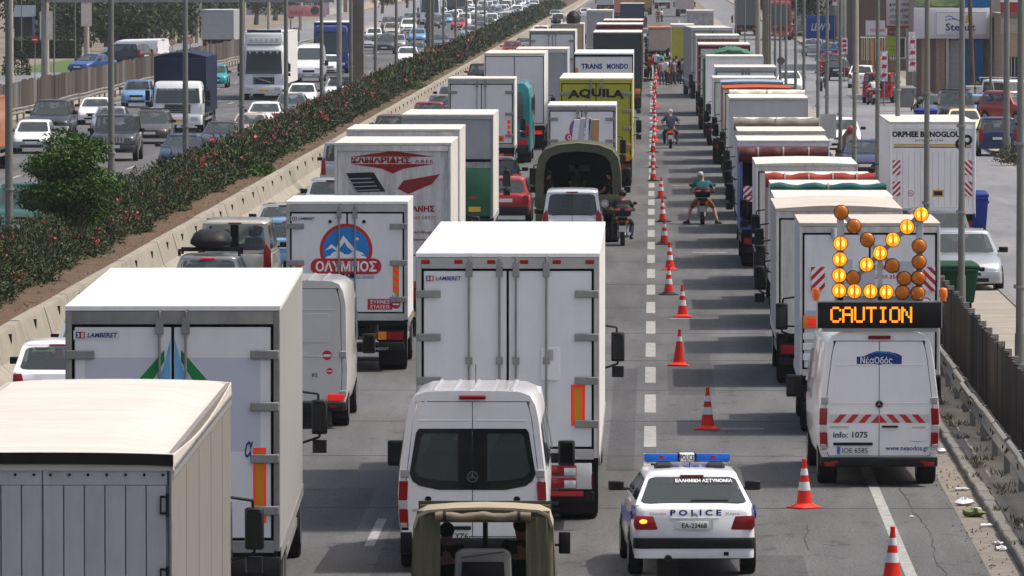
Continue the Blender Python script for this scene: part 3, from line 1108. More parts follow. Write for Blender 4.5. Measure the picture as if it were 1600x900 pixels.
def van(label, X, d, L=5.6, w=1.95, h=2.62, yaw=0., pm=None, glass=False, to=False, group=None, name='panel_van', belt=1.32, lamps='tall', floor=.42, hinges=True, sill_h=.0, taper=.80, slope=.09):
    pm = pm or P_WHITE
    t = thing(name, label, 'van', (X, d if not to else d + L / K, .004), R(yaw) + (PI if to else 0), group)
    hw = w / 2
    half = [(.93, floor), (.985, floor + .22), (1.0, belt - .25), (.985, belt), (taper + .10, h - .42), (taper + .055, h - .20), (taper - .02, h - .065), (taper - .16, h - .012), (.30, h)]
    ring = lambda y, k, dz=0, zl=0: [(x * hw * k, y, z + (dz if z > belt + .1 else 0) + (zl if z < .6 else 0)) for x, z in half] + [(-x * hw * k, y, z + (dz if z > belt + .1 else 0) + (zl if z < .6 else 0)) for x, z in half[::-1]]
    yc = L - 1.75

    def noser(y, top, k):
        """section whose top is cut down to `top`"""
        r = []
        for x, z in half:
            r.append((x * hw * k, y, min(z, top - .0 + .0 * x)))
        return r + [(-x, y_, z) for x, y_, z in r[::-1]]
    rings = [ring(0.0, .985), ring(.05, 1.0), ring(yc, 1.0, -slope), noser(yc + .42, h - .10 - slope, .995), noser(yc + .70, h - .42, .99), noser(yc + 1.12, belt + .22, .985), noser(yc + 1.22, belt + .06, .98), noser(yc + 1.58, belt - .16, .95), noser(yc + 1.70, belt - .36, .88), noser(L, belt - .52, .80)]
    skip = set()
    m = len(half)
    if glass:
        skip = {(3, j) for j in range(4, 2 * m - 5)} | {(4, j) for j in range(4, 2 * m - 5)}
        skip |= {(1, 3), (1, 2 * m - 5)} if False else set()
    MB().loft(rings, cap0=False, cap1=True, skip=skip).build('body', pm, t, smooth=42)
    for i in range(5):                       # pressed roof ribs
        x = (-.52 + .26 * i) * hw
        MB().loft([[(x - .035, y, h - .004 - q), (x - .015, y, h + .016 - q), (x + .015, y, h + .016 - q), (x + .035, y, h - .004 - q)] for y, q in ((.10, 0), (yc - .1, slope * .97))]).build('roof_rib', pm, t, smooth=60)
    # windscreen and side glass
    q = [(-hw * .84, yc + 1.135, belt + .24), (hw * .84, yc + 1.135, belt + .24), (hw * .72, yc + .60, h - .27), (-hw * .72, yc + .60, h - .27)]
    MB().prism(q, (0, .012, .008)).build('windscreen', GLS if glass else GLD, t, smooth=0)
    for sg in (-1, 1):
        s_ = MB()
        for ya, yb in (((yc + .02, yc + .85),) if not glass else ((yc + .02, yc + .85), (1.9, 3.1), (.5, 1.7))):
            k0, k1 = .995, (taper + .10) * 1.015
            s_.prism([(sg * hw * k0 * 1.006, ya, belt + .08), (sg * hw * k0 * 1.006, yb, belt + .08), (sg * hw * k1, yb - (.32 if ya > yc - .1 else 0), h - .48), (sg * hw * k1, ya, h - .48)], (sg * .006, 0, 0))
        s_.build('side_window', GLD, t, smooth=0)
    # rear doors, each its own part, with window opening when glazed
    prof = [(x * hw * .985, z) for x, z in half]
    inset = [(x * hw * .985 - .075, z) for x, z in half if floor < z < h - .1]
    zd0, zd1 = floor + .06, h - .14
    edge = lambda z: np.interp(z, [p[1] for p in prof], [p[0] for p in prof]) - .085
    fr = MB()
    zz = [floor] + [floor + .06] + list(np.linspace(zd0 + .05, zd1 - .05, 12)) + [zd1]
    # the fixed surround
    out = [(x, 0.0, z) for x, z in prof] + [(-x, 0.0, z) for x, z in prof[::-1]]
    zi = [max(zd0, min(zd1, z)) for x, z in prof]
    inn = [(edge(z) if z < zd1 - .02 else min(edge(zd1 - .1), x - .0), 0.0, z) for (x, _), z in zip(prof, zi)]
    inn = [(max(x, .02), y, z) for x, y, z in inn]
    MB().loft([out, inn + [(-x, y, z) for x, y, z in inn[::-1]]], False, False).build('rear_surround', pm, t, smooth=40)
    wz0, wz1, wx0 = belt - .10, h - .52, .006
    for sg in (-1, 1):
        zs = list(np.linspace(zd0 + .012, zd1 - .012, 16))
        zs = sorted(zs + [wz0, wz1]) if glass else zs
        b = MB()
        xin, g = .006, .010
        for za, zb in zip(zs[:-1], zs[1:]):
            xa, xb = edge(za) - g, edge(zb) - g
            wn = glass and za >= wz0 - 1e-6 and zb <= wz1 + 1e-6
            spans = [((xin, xin), (xa, xb))] if not wn else [((xa - .085, xb - .085), (xa, xb))]
            for (a0, b0), (a1, b1) in spans:
                b.add([(sg * a0, -.006, za), (sg * a1, -.006, za), (sg * b1, -.006, zb), (sg * b0, -.006, zb)], [(0, 1, 2, 3)])
        do = b.build('rear_door', pm, t, smooth=0)
        if glass:
            za, zb = wz0 - .10, wz1 + .01
            outer = [(.004, za), (edge(za) * .50, za), (edge(za) * .80, za + .055), (edge(za) - .09, za + .13), (edge(za) - .055, za + .22), (edge(zb) - .060, zb - .05), (edge(zb) - .10, zb), (.004, zb)]
            inr = [(.20, za + .12), (edge(za) * .50, za + .13), (edge(za) * .76, za + .17), (edge(za) - .16, za + .21), (edge(za) - .13, za + .27), (edge(zb) - .13, zb - .11), (edge(zb) - .17, zb - .07), (.20, zb - .07)]
            MB().prism([(sg * x, -.0085, z) for x, z in inr], (0, -.004, 0)).build('door_window', GLS, do, smooth=0)
            rim = MB().loft([[(sg * x, -.0130, z) for x, z in outer], [(sg * x, -.0130, z) for x, z in inr]], False, False)
            rim.build('window_surround', mat('glass_black', (.010, .011, .012), .06, var=0, coat=.6), do, smooth=0)
            for z, hh in ((h - .40, .010),):
                MB().box(*sorted((sg * .05, sg * (edge(z) - .07))), -.012, -.0065, z - hh, z + hh).build('pressing', pm, do, bev=.004, seg=1)
        else:
            # pressed panel lines
            for z, hh in ((h - .52, .012), (belt - .02, .012)):
                MB().box(*sorted((sg * .05, sg * (edge(z) - .07))), -.012, -.0065, z - hh, z + hh).build('pressing', pm, do, bev=.004, seg=1)
        for z in ((belt + .02, .62) if hinges else ()):
            e_ = edge(z) + .035
            MB().box(*sorted((sg * (e_ - .07), sg * (e_ + .05))), -.03, -.0065, z - .055, z + .055).build('hinge', ALU, do, bev=.008, seg=1)
        # lamps
        if lamps == 'tall':
            for za, zb, mm in ((.98, 1.24, RED), (.86, .975, CLR), (.62, .855, RED)):
                x1 = edge(za) + .09
                MB().prism([(sg * (x1 - .115), -.012, za), (sg * (x1 + .005), .0, za), (sg * (edge(zb) + .092), .0, zb), (sg * (edge(zb) - .03), -.012, zb)], (0, -.02, 0)).build('tail_lamp', mm, t, bev=.006, seg=1)
            MB().box(*sorted((sg * (edge(.58) - .03), sg * (edge(.58) + .075))), -.03, -.004, .55, .61).build('reflector', PWHT, t, smooth=0)
        else:
            MB().box(*sorted((sg * hw * .64, sg * hw * .93)), -.04, .0, .50, .61).build('tail_lamp', REDL if lamps == 'lit' else RED, t, bev=.008, seg=1)
    MB().box(-.002, .002, -.0035, -.002, zd0, zd1).build('door_gap', SEAL, t, smooth=0)
    gp = MB()
    MB().box(-.18, .18, -.05, .02, h - .115, h - .06).build('brake_lamp', mat('lamp_dark_red', (.20, .012, .012), .2, var=.05), t, bev=.015, seg=1)
    MB().loft([rrect(-.09, .25, hw * .97, z, .10) for z in (floor - .10, floor + .05)]).build('rear_bumper', BLK, t, bev=.02)
    for sg in (-1, 1):
        MB().box(*sorted((sg * hw * .68, sg * hw * .80)), -.10, -.085, floor - .04, floor - .005).build('reflector', RED, t, smooth=0)
        mm = MB().loft([rrect(-.08, .06, .12, z, .05, 2) for z in (0, .36)])
        mm.v = [(x + sg * (hw + .20), y + yc + .95, z + belt - .22) for x, y, z in mm.v]
        mo = mm.build('mirror', BLK, t, bev=.025)
        MB().box(*sorted((sg * hw * .95, sg * (hw + .12))), yc + .92, yc + .98, belt - .14, belt - .04).build('mirror_arm', BLK, mo, smooth=0)
        MB().box(sg * (hw + .20) - .09, sg * (hw + .20) + .09, yc + .866, yc + .869, belt - .17, belt + .10).build('mirror_pane', MIR, mo, smooth=0)
    # nose
    for sg in (-1, 1):
        MB().box(*sorted((sg * hw * .46, sg * hw * .84)), L - .34, L - .02, belt - .56, belt - .36).build('headlamp', CLR, t, bev=.03)
    MB().box(-hw * .40, hw * .40, L - .14, L + .012, belt - .66, belt - .50).build('grille', BLK, t, bev=.01)
    MB().loft([rrect(L - .5, L + .07, hw * .93, z, .15) for z in (.30, belt - .70)]).build('front_bumper', GREYP, t, bev=.02)
    MB().box(-.26, .26, L + .065, L + .085, .42, .53).build('number_plate', PLATE, t, smooth=0)
    MB().box(-hw * .92, hw * .92, .06, L - .8, floor - .04, floor + .03).build('floor_pan', CHAS, t, smooth=0)
    wheels(t, w, [.95, L - .95], .34, False)
    return t
# ------------------------------------------------------------------ people
SKIN = mat('skin', (.42, .235, .16), .55, var=.08)
HAIRD = mat('hair_dark', (.022, .017, .014), .7, var=.2)
HAIRG = mat('hair_grey', (.36, .34, .32), .8, var=.2, scale=20)


def cloth(name, col=None):
    return mat('cloth_' + name, col, .9, var=.15, scale=4)


def skin_mesh(name, verts, edges, radii, m, parent, sub=1, root=0):
    me = bpy.data.meshes.new(name)
    me.from_pydata([tuple(v) for v in verts], edges, [])
    o = obj(name, me, parent)
    md = o.modifiers.new('skin', 'SKIN')
    md.use_smooth_shade = True
    for i, r in enumerate(radii):
        me.skin_vertices[0].data[i].radius = (r, r) if not hasattr(r, '__len__') else r
        me.skin_vertices[0].data[i].use_root = i == root
    ss = o.modifiers.new('sub', 'SUBSURF')
    ss.levels = ss.render_levels = sub
    me.materials.append(m)
    return o


STAND = dict(pel=(0, 0, .92), chest=(0, .01, 1.28), neck=(0, .0, 1.47), head=(0, .03, 1.56), top=(0, .025, 1.70),
             sh=(.185, 0, 1.42), el=(.25, -.02, 1.13), wr=(.27, .06, .88), hip=(.10, 0, .88), kn=(.11, .03, .48), an=(.12, -.02, .09), toe=(.14, .16, .03))
RIDE = dict(pel=(0, -.05, .80), chest=(0, .06, 1.14), neck=(0, .10, 1.31), head=(0, .14, 1.40), top=(0, .14, 1.54),
            sh=(.19, .09, 1.26), el=(.34, .22, 1.04), wr=(.33, .50, 1.02), hip=(.12, -.02, .78), kn=(.27, .36, .62), an=(.24, .14, .24), toe=(.27, .32, .20))
SIT = dict(pel=(0, 0, .48), chest=(0, -.03, .83), neck=(0, 0, 1.02), head=(0, .04, 1.11), top=(0, .05, 1.25),
           sh=(.18, 0, .97), el=(.23, .10, .70), wr=(.12, .32, .60), hip=(.10, .05, .47), kn=(.17, .46, .50), an=(.17, .44, .10), toe=(.19, .60, .04))


def person(label, loc, rz, pose, shirt, trousers, hair=HAIRD, sc=1., over=None, group=None, shorts=False, hat=None, shoes=BLK, sleeves='short', rest_hands=True, vest=None):
    """over: {joint: (x,y,z)} with joints _l/_r"""
    t = thing('person', label, 'person', loc, rz, group)
    t.scale = (sc, sc, sc)
    P = {}
    for k, v in pose.items():
        if k in ('pel', 'chest', 'neck', 'head', 'top'):
            P[k] = Vector(v)
        else:
            P[k + '_r'] = Vector(v)
            P[k + '_l'] = Vector((-v[0], v[1], v[2]))
    for k, v in (over or {}).items():
        P[k] = Vector(v)
    V, E, Rr = [], [], []

    def add(p, r, par=None):
        V.append(p)
        Rr.append(r)
        if par is not None:
            E.append((par, len(V) - 1))
        return len(V) - 1
    a = add(P['pel'], (.135, .10))
    c = add(P['pel'].lerp(P['chest'], .5), (.125, .09), a)
    c = add(P['chest'], (.145, .10), c)
    n = add(P['neck'], .052, c)
    h = add(P['head'], .078, n)
    h = add(P['head'].lerp(P['top'], .45) + Vector((0, 0, 0)), .088, h)
    add(P['top'], .055, h)
    # nose and ears
    hd = P['head'].lerp(P['top'], .3)
    for s in 'rl':
        sg = 1 if s == 'r' else -1
        s1 = add(P['sh_' + s], .062, c)
        e1 = add(P['el_' + s], .046, s1)
        w1 = add(P['wr_' + s], .030, e1)
        d = (P['wr_' + s] - P['el_' + s]).normalized()
        side = d.cross(Vector((0, 0, 1)))
        side = side.normalized() if side.length > .1 else Vector((0, 1, 0))
        pm = add(P['wr_' + s] + d * .07, (.038, .024), w1)
        for q, ln in ((-.030, .065), (-.010, .075), (.012, .070), (.032, .055)):
            b1 = P['wr_' + s] + d * .10 + side * q
            k = add(b1, .011, pm)
            k = add(b1 + d * ln * .5 + Vector((0, 0, -.01)), .010, k)
            add(b1 + d * ln + Vector((0, 0, -.028)), .008, k)
        k = add(P['wr_' + s] + d * .05 - side * .045 * sg, .012, pm)
        add(P['wr_' + s] + d * .09 - side * .060 * sg, .009, k)
        h1 = add(P['hip_' + s], .088, a)
        k1 = add(P['kn_' + s], .058, h1)
        m1 = add(P['kn_' + s].lerp(P['an_' + s], .35), .058, k1)
        a1 = add(P['an_' + s], .038, m1)
        add(P['toe_' + s], .034, a1)
    skin_mesh('body', V, E, Rr, SKIN, t)
    # shirt
    V2 = [P['pel'] + (P['chest'] - P['pel']) * .06, P['pel'].lerp(P['chest'], .5), P['chest'], P['neck'].lerp(P['chest'], .22)]
    E2 = [(0, 1), (1, 2), (2, 3)]
    R2 = [(.165, .125), (.155, .118), (.172, .125), .075]
    for s in 'rl':
        k = len(V2)
        V2 += [P['sh_' + s], P['sh_' + s].lerp(P['el_' + s], .75)]
        E2 += [(2, k), (k, k + 1)]
        R2 += [.082, .068]
        if sleeves == 'long':
            V2 += [P['el_' + s], P['el_' + s].lerp(P['wr_' + s], .92)]
            E2 += [(k + 1, k + 2), (k + 2, k + 3)]
            R2 += [.060, .046]
    skin_mesh('shirt', V2, E2, R2, shirt, t, root=1)
    V3, E3, R3 = [P['pel'] + Vector((0, 0, .06)), P['pel']], [(0, 1)], [(.16, .12), (.16, .125)]
    for s in 'rl':
        k = len(V3)
        V3 += [P['hip_' + s], P['kn_' + s]]
        E3 += [(1, k), (k, k + 1)]
        R3 += [.105, .078]
        if not shorts:
            V3 += [P['kn_' + s].lerp(P['an_' + s], .5), P['an_' + s] + Vector((0, 0, .02))]
            E3 += [(k + 1, k + 2), (k + 2, k + 3)]
            R3 += [.074, .064]
    skin_mesh('trousers', V3, E3, R3, trousers, t, root=1)
    c = P['head'].lerp(P['top'], .52)
    up = (P['top'] - P['head']).normalized()
    if hat:
        MB().sph(c + up * .03, (.118, .135, .105), 14, 8).build('hat', hat, t, smooth=80)
    else:
        MB().sph(c + up * .022 - Vector((0, .018, 0)), (.096, .108, .10), 14, 8).build('hair', hair, t, smooth=80)
    for s in 'rl':
        sh = MB()
        p, q = P['an_' + s], P['toe_' + s]
        dr = (q - p)
        dr.z = 0
        dr = dr.normalized() if dr.length > .01 else Vector((0, 1, 0))
        b = Vector((p.x, p.y, min(p.z, q.z) + .01))
        sh.loft([[b + dr * f + dr.cross(Vector((0, 0, 1))) * x * wd + Vector((0, 0, z)) for x, z in ((-1, -.035), (1, -.035), (1, .02), (.5, hh), (-.5, hh), (-1, .02))] for f, wd, hh in ((-.07, .036, .07), (.0, .042, .08), (.10, .048, .045), (.19, .038, .02))])
        sh.build('shoe', shoes, t, smooth=60)
    return t


# ------------------------------------------------------------------ motorcycles
def motorbike(label, X, d, rz=0., col=P_DARK, box=True, scooter=False, lit=False, group=None, name='motorcycle', seat=SEAT, topcase=None, lean=0.):
    t = thing(name, label, 'motorcycle' if not scooter else 'scooter', (X, d, .004), rz, group)
    t.rotation_euler = (0, lean, rz)
    r = .30 if not scooter else .24
    ya, yb = .32, 1.60 if not scooter else 1.50
    for y in (ya, yb):
        tm, rm = wheel_mesh(r, .13)
        w = obj('wheel', tm, t, (0, y, r))
        obj('rim', rm, w)
    b = MB().loft([[(x * a, y, z0 + z * s_) for x, z in ((-.5, 0), (-1, .4), (-.8, 1), (.8, 1), (1, .4), (.5, 0))] for y, a, z0, s_ in ((.05, .10, .62, .12), (.25, .15, .50, .24), (.55, .16, .40, .30), (.85, .15, .36, .34), (1.05, .19, .42, .46), (1.25, .16, .62, .34), (1.42, .10, .70, .24))])
    b.build('body', col, t, bev=.01, smooth=50)
    MB().loft([rrect(.02, .95, .15, .76, .10), rrect(.04, .93, .13, .83, .10)]).build('seat', seat, t, smooth=50)
    f = MB()
    for sx in (-.07, .07):
        f.cyl((sx, yb, r), (sx * .8, yb - .22, .86), .022, n=8)
        f.cyl((sx, ya, r), (sx, ya + .28, .62), .02, n=8)
    f.box(-.08, .08, yb - .12, yb + .12, r * 2 + .03, r * 2 + .06)
    f.build('fork', STEEL, t)
    hb = MB().tube([(-.36, yb - .38, .99), (-.20, yb - .28, .98), (0, yb - .24, .93), (.20, yb - .28, .98), (.36, yb - .38, .99)], .016, 8)
    ho = hb.build('handlebar', BLK, t)
    for sx in (-1, 1):
        MB().tube([(sx * .26, yb - .31, .99), (sx * .34, yb - .26, 1.16)], .008, 6).sph((sx * .36, yb - .26, 1.20), (.06, .015, .045), 10, 5).build('mirror', BLK, ho)
    MB().loft([[(x, yb - .14 + z * -.12, .86 + z) for x in (-.13 + z * .15, .13 - z * .15)] + [(x, yb - .12 + z * -.12, .86 + z) for x in (.13 - z * .15, -.13 + z * .15)] for z in (0, .14, .32)]).build('windshield', GLS, t, smooth=60)
    MB().sph((0, yb - .04, .82), (.10, .07, .09), 12, 6).build('headlamp', CLR, t)
    MB().box(-.09, .09, -.02, .06, .68, .76).build('tail_lamp', REDL if lit else RED, t, bev=.015)
    p = MB().obox((0, -.02, .50), (.10, 0, 0), (0, .006, .0), (0, -.03, .09)).build('number_plate', PLATE, t, smooth=0)
    MB().box(-.08, .08, .0, .03, .42, .68).box(-.07, .07, .03, ya, .60, .66).build('mudguard', BLK, t, bev=.01, seg=1)
    ex = MB().cyl((.15, .95, .26), (.19, .05, .36), .045, .055, 10)
    ex.build('exhaust', CHR if not scooter else STEEL, t)
    for sx in (-1, 1):
        MB().sph((sx * .14, .02, .70), (.03, .03, .03), 8, 5).build('indicator', AMB, t)
    MB().box(-.16, .16, .55, 1.0, .22, .46).build('engine', STEEL, t, bev=.03)
    if box:
        bx = MB().loft([rrect(-.20, .22, .22, .86, .09), rrect(-.24, .24, .26, 1.0, .1), rrect(-.22, .22, .24, 1.14, .1), rrect(-.10, .12, .15, 1.20, .06)]).build('top_case', topcase or BLK, t, smooth=60)
        for sx in (-1, 1):
            MB().obox((sx * .15, -.215, 1.06), (.075, 0, 0), (0, .03, 0), (0, .012, .03)).build('reflector', RED, bx, bev=.008, seg=1)
    return t
# ------------------------------------------------------------------ hero vehicles in the near lanes
QR = 'lorries queueing in the lanes beside the barrier'
GR = 'lorries parked nose to tail on the closed right lane'
GC = 'cars queueing beside the concrete barrier'
GO = 'traffic coming the other way beyond the hedge'
GS = 'cars along the side street'


def xp(px, d):
    return (px - 1020) * d / 7000


# cream soft-top lorry cut by the left edge
CRM = mat('cream_tarpaulin', (.50, .465, .425), .85, var=.13, scale=1.2, stretch=(.35, 9, 1), dirt=.25, dirtcol=(.40, .35, .30), bump=.15, bscale=6)  # stretched colour lines stand in for the shading of the roof ribs
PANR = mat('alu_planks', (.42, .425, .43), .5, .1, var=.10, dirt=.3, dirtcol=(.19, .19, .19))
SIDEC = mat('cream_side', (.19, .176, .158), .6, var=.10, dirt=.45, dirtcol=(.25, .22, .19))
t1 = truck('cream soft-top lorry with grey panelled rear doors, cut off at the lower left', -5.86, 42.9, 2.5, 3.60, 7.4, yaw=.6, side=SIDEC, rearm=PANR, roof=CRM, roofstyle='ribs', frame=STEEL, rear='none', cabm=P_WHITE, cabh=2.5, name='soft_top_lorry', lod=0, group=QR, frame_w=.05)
hw = 1.25
zt, fl = 3.54, 1.05
MB().box(-1.21, 1.21, .028, .05, fl + .05, zt - .1).build('door_backing', PANR, t1, smooth=0)
for sg in (-1, 1):
    k = 5
    do = MB().box(*sorted((sg * .006, sg * 1.20)), -.012, .026, zt - .30, zt - .10).build('rear_door', PANR, t1, bev=.004, seg=1)
    for i in range(k + 1):
        a = sg * (.010 + 1.19 * i / (k + 1))
        b = sg * (.010 + 1.19 * (i + 1) / (k + 1) - .0115)
        MB().box(*sorted((a, b)), -.0135, .026, fl + .06, zt - .304).build('door_plank', PANR, do, bev=.005, seg=1)
    rv = MB()
    for i in range(7):
        rv.cyl((sg * (.08 + .18 * i), -.014, zt - .20), (sg * (.08 + .18 * i), -.024, zt - .20), .014, n=8)
    rv.build('rivet', SEAL, do)
    for z in (1.5, 2.35, 3.05):
        h_ = MB().box(*sorted((sg * 1.13, sg * 1.22)), -.035, -.02, z - .09, z - .07).box(*sorted((sg * 1.13, sg * 1.145)), -.035, -.02, z - .09, z + .09).box(*sorted((sg * 1.13, sg * 1.22)), -.035, -.02, z + .07, z + .09)
        h_.cyl((sg * 1.205, -.03, z - .11), (sg * 1.205, -.03, z + .11), .014, n=8)
        h_.build('hinge', BLK, do)
MB().loft([[(-1.26 + 2.52 * i / 12, y, 3.535 + .022 * math.sin(PI * i / 12) ** .6 - dz) for i in range(13)] + [(1.26 - 2.52 * i / 12, y, 3.425 + .02 * math.sin(PI * i / 12) ** .6) for i in range(13)] for y, dz in ((-.055, 0), (-.03, 0))]).build('rear_gasket', RUB, t1, smooth=40)
lc = MB()
for i in range(72):
    y = .2 + i * .165
    lc.cyl((1.262, y, 3.40), (1.275, y, 3.40), .022, n=8)
stuff(lc.build('eyelet', STEEL, t1))
pn = MB()
for i in range(1, 5):
    pn.box(1.25, 1.254, 2.5 * i, 2.5 * i + .12, 1.06, 3.36)
pn.build('side_seam', SIDEC, t1, smooth=0)
MB().box(1.245, 1.262,   .02, LR, 3.30, 3.38).build('cant_rail', ALU, t1, smooth=0)


def lamberet(t, x, z, w, y=-.013):
    b = panel(rect(x, z, w, w * .20), '-y', y, .003).build('maker_plate', mat('plate_cream', (.66, .66, .60), .4), t, smooth=0)
    lw = w * .20
    panel(rect(x - w * .40, z, lw * .5, lw * .72), '-y', y - .003, .002).build('emblem', NAVY, b, smooth=0)
    panel(rect(x - w * .30, z, lw * .5, lw * .72), '-y', y - .003, .002).build('emblem', PRED, b, smooth=0)
    text('3', PWHT, b, x - w * .40, z, lw * .3, lw * .5, y - .005, bold=.02)
    text('E', PWHT, b, x - w * .30, z, lw * .3, lw * .5, y - .005, bold=.02)
    text('LAMBERET', NAVY, b, x + w * .13, z, w * .66, lw * .52, y - .003, bold=.025, shear=.2)


WRR = mat('fridge_door', (.72, .715, .71), .35, var=.04, dirt=.22, dirtcol=(.5, .5, .5))
# refrigerated lorry, left
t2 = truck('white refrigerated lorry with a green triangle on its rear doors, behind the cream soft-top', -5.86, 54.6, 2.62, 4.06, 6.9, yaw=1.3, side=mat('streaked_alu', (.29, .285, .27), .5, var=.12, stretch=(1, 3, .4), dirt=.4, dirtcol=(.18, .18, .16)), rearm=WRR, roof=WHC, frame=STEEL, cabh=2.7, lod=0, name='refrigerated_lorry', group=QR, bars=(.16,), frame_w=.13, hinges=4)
lamberet(t2, -.93, 3.70, .56)
for sg in (-1, 1):
    panel([(sg * .10, 3.52), (sg * .50, 3.06), (sg * .30, 3.06), (sg * .10, 3.38)][::1 if sg > 0 else -1], '-y', -.0135, .002).build('green_triangle', PGRN, t2, smooth=0)
    panel([(sg * .025, 3.66), (sg * .10, 3.36), (sg * .22, 3.0), (sg * .025, 3.0)][::1 if sg > 0 else -1], '-y', -.0135, .002).build('blue_flash', mat('print_sky', (.16, .45, .72), .45, var=.3), t2, smooth=0)
    b = panel(rect(sg * .62, 2.85, .9, 1.15), '-y', -.0125, .001).build('faded_print', mat('faded_lilac', (.53, .54, .60), .45, var=.03), t2, smooth=0)
    b2 = panel(rect(sg * 1.06, 1.86, .16, .92), '-y', -.0135, .002)
    rr = b2.build('reflector_board', PRFL, t2, smooth=0)
    panel(rect(sg * 1.06, 1.86, .095, .84), '-y', -.0155, .002).build('reflector_core', PYEL, rr, smooth=0)
text('α', NAVY, t2, .93, 2.30, .10, .20, -.0135, shear=.3, bold=.01)
MB().box(-1.31, 1.31, -.05, .10, .62, .98).build('rear_step', CHAS, t2, bev=.02)

# refrigerated lorry, centre
t3 = truck('big white refrigerated lorry with six red marker lamps, ahead of the white minibus', -2.10, 64.9, 2.66, 4.03, 8.0, yaw=0, side=WHC, rearm=WRR, roof=WHC, frame=ALU, cabh=2.75, lod=0, name='refrigerated_lorry', group=QR, bars=(.12, .56), frame_w=.13, hinges=4, marker=6)
lamberet(t3, -.93, 3.66, .56)
hb_ = panel([(.62 + a, 2.42 + b) for a, b in rpoly(.14, .24, .03)], '-y', -.013, .02).build('control_hatch', WHC, t3, bev=.006, seg=1)
panel(rect(.62, 2.55, .08, .16), '-y', -.034, .006).build('hatch_latch', ALU, hb_, smooth=0)
for sg in (-1, 1):
    rr = panel(rect(sg * 1.02, 1.82, .205, .60), '-y', -.0135, .002).build('reflector_board', PRFL, t3, smooth=0)
    panel(rect(sg * 1.02, 1.82, .12, .50), '-y', -.0155, .002).build('reflector_core', PYEL, rr, smooth=0)
rb = MB().box(.42, 1.22, -.05, -.0, .60, .98).build('lamp_panel', mat('white_bumper', (.55, .55, .55), .5), t3, bev=.01)
for z in (.69, .87):
    MB().box(.46, 1.0, -.075, -.05, z - .08, z + .08).build('tail_lamp', RED, rb, bev=.01)
    MB().box(.82, .99, -.080, -.0755, z - .07, z + .04).build('reverse_lamp', CLR, rb, bev=.01)
MB().box(-1.25, 1.1, -.06, -.02, .50, .575).build('red_band', PRED, t3, smooth=0)

# white minibus
t4 = van('white minibus with tinted rear windows and black mirrors, following the big refrigerated lorry', -2.43, 60.4, 5.9, 2.02, 2.46, pm=P_WHITE, glass=True, name='minibus', belt=1.32, taper=.80)
t4['category'] = 'minibus'


def star(t, x, z, r, y, disc=True):
    b = panel(circ(x, z, r, 24), '-y', y, .008).build('badge', BLK if disc else CHR, t, smooth=0)
    ring = MB().loft([[(x + q * math.cos(2 * PI * i / 24), yy, z + q * math.sin(2 * PI * i / 24)) for i in range(24)] for q, yy in ((r, y - .008), (r, y - .014), (r * .86, y - .014), (r * .86, y - .008))], False, False)
    for a in (90, 210, 330):
        c_, s_ = math.cos(R(a)), math.sin(R(a))
        ring.prism([(x + r * .9 * c_, y - .008, z + r * .9 * s_), (x - s_ * r * .16, y - .008, z + c_ * r * .16), (x + s_ * r * .16, y - .008, z - c_ * r * .16)], (0, -.006, 0))
    ring.build('star', CHR, b, smooth=0)


star(t4, 0, 1.30, .075, -.022)
for sg in (-1, 1):
    MB().cyl((sg * .60, -.006, .99), (sg * .60, -.016, .99), .045, n=16).build('cap', BLK, t4)
MB().box(-.36, .02 - .04, -.035, -.006, .58, .63).build('plate_light', BLK, t4, bev=.01)
pl = MB().box(-.30, -.05, -.018, -.0062, .44, .55).build('number_plate', PLATE, t4, smooth=0)
text('YZ6', INK, pl, -.15, .495, .18, .08, -.019, bold=.02)
text('SPRINTER', STEEL, t4, -.66, .84, .30, .035, -.0065)
MB().box(.08, .22, -.035, -.006, .84, .89).build('door_handle', BLK, t4, bev=.01)
for x, y in ((-.46, 1.1), (.46, 1.1), (-.46, 2.4), (.46, 2.4), (-.46, 3.55), (.46, 3.55)):
    MB().box(x - .24, x + .24, y, y + .14, .8, 1.55).box(x - .14, x + .14, y + .02, y + .10, 1.57, 1.80).build('seat', SEAT, t4, bev=.04)
MB().box(-.9, .9, .2, 3.6, .70, .76).build('cabin_floor', INT, t4, smooth=0)
MB().tube([(.0, 1.9, 2.46), (.0, 1.85, 2.72)], .006, 6).build('aerial', BLK, t4)

# military jeep with an open canvas top, cut by the lower edge
CANV = mat('khaki_canvas', (.105, .105, .062), .9, var=.18, scale=3, dirt=.3, dirtcol=(.06, .055, .035), bump=.4, bscale=10)
CANT = mat('sunlit_canvas', (.31, .265, .19), .9, var=.12, scale=3, bump=.3, bscale=10)  # paler than the side canvas: sunlit tone put into the colour
OLIV = mat('olive_paint', (.055, .065, .035), .6, var=.2, dirt=.3)
GRYP = mat('grey_spare_cover', (.13, .13, .12), .7, var=.1)
t5 = thing('military_jeep', 'army jeep with a khaki canvas top rolled open at the rear, at the bottom edge', 'jeep', (-1.98, 52.3, .004), R(.6))
cr = lambda hw_, z, zlow: [(-hw_, zlow), (-hw_ * 1.0, z - .20), (-hw_ * .95, z - .07), (-hw_ * .80, z - .012), (-hw_ * .4, z + .012), (0, z + .02), (hw_ * .4, z + .012), (hw_ * .80, z - .012), (hw_ * .95, z - .07), (hw_ * 1.0, z - .20), (hw_, zlow)]
prof_o = cr(.82, 1.86, .82)
MB().loft([[(x, y, z - q) for x, z in prof_o[1:-1]] + [(x * .97, y, z - .03 - q) for x, z in prof_o[1:-1][::-1]] for y, q in ((-.03, 0), (.8, .0), (2.1, .09))]).build('canvas_roof', CANT, t5, smooth=50)
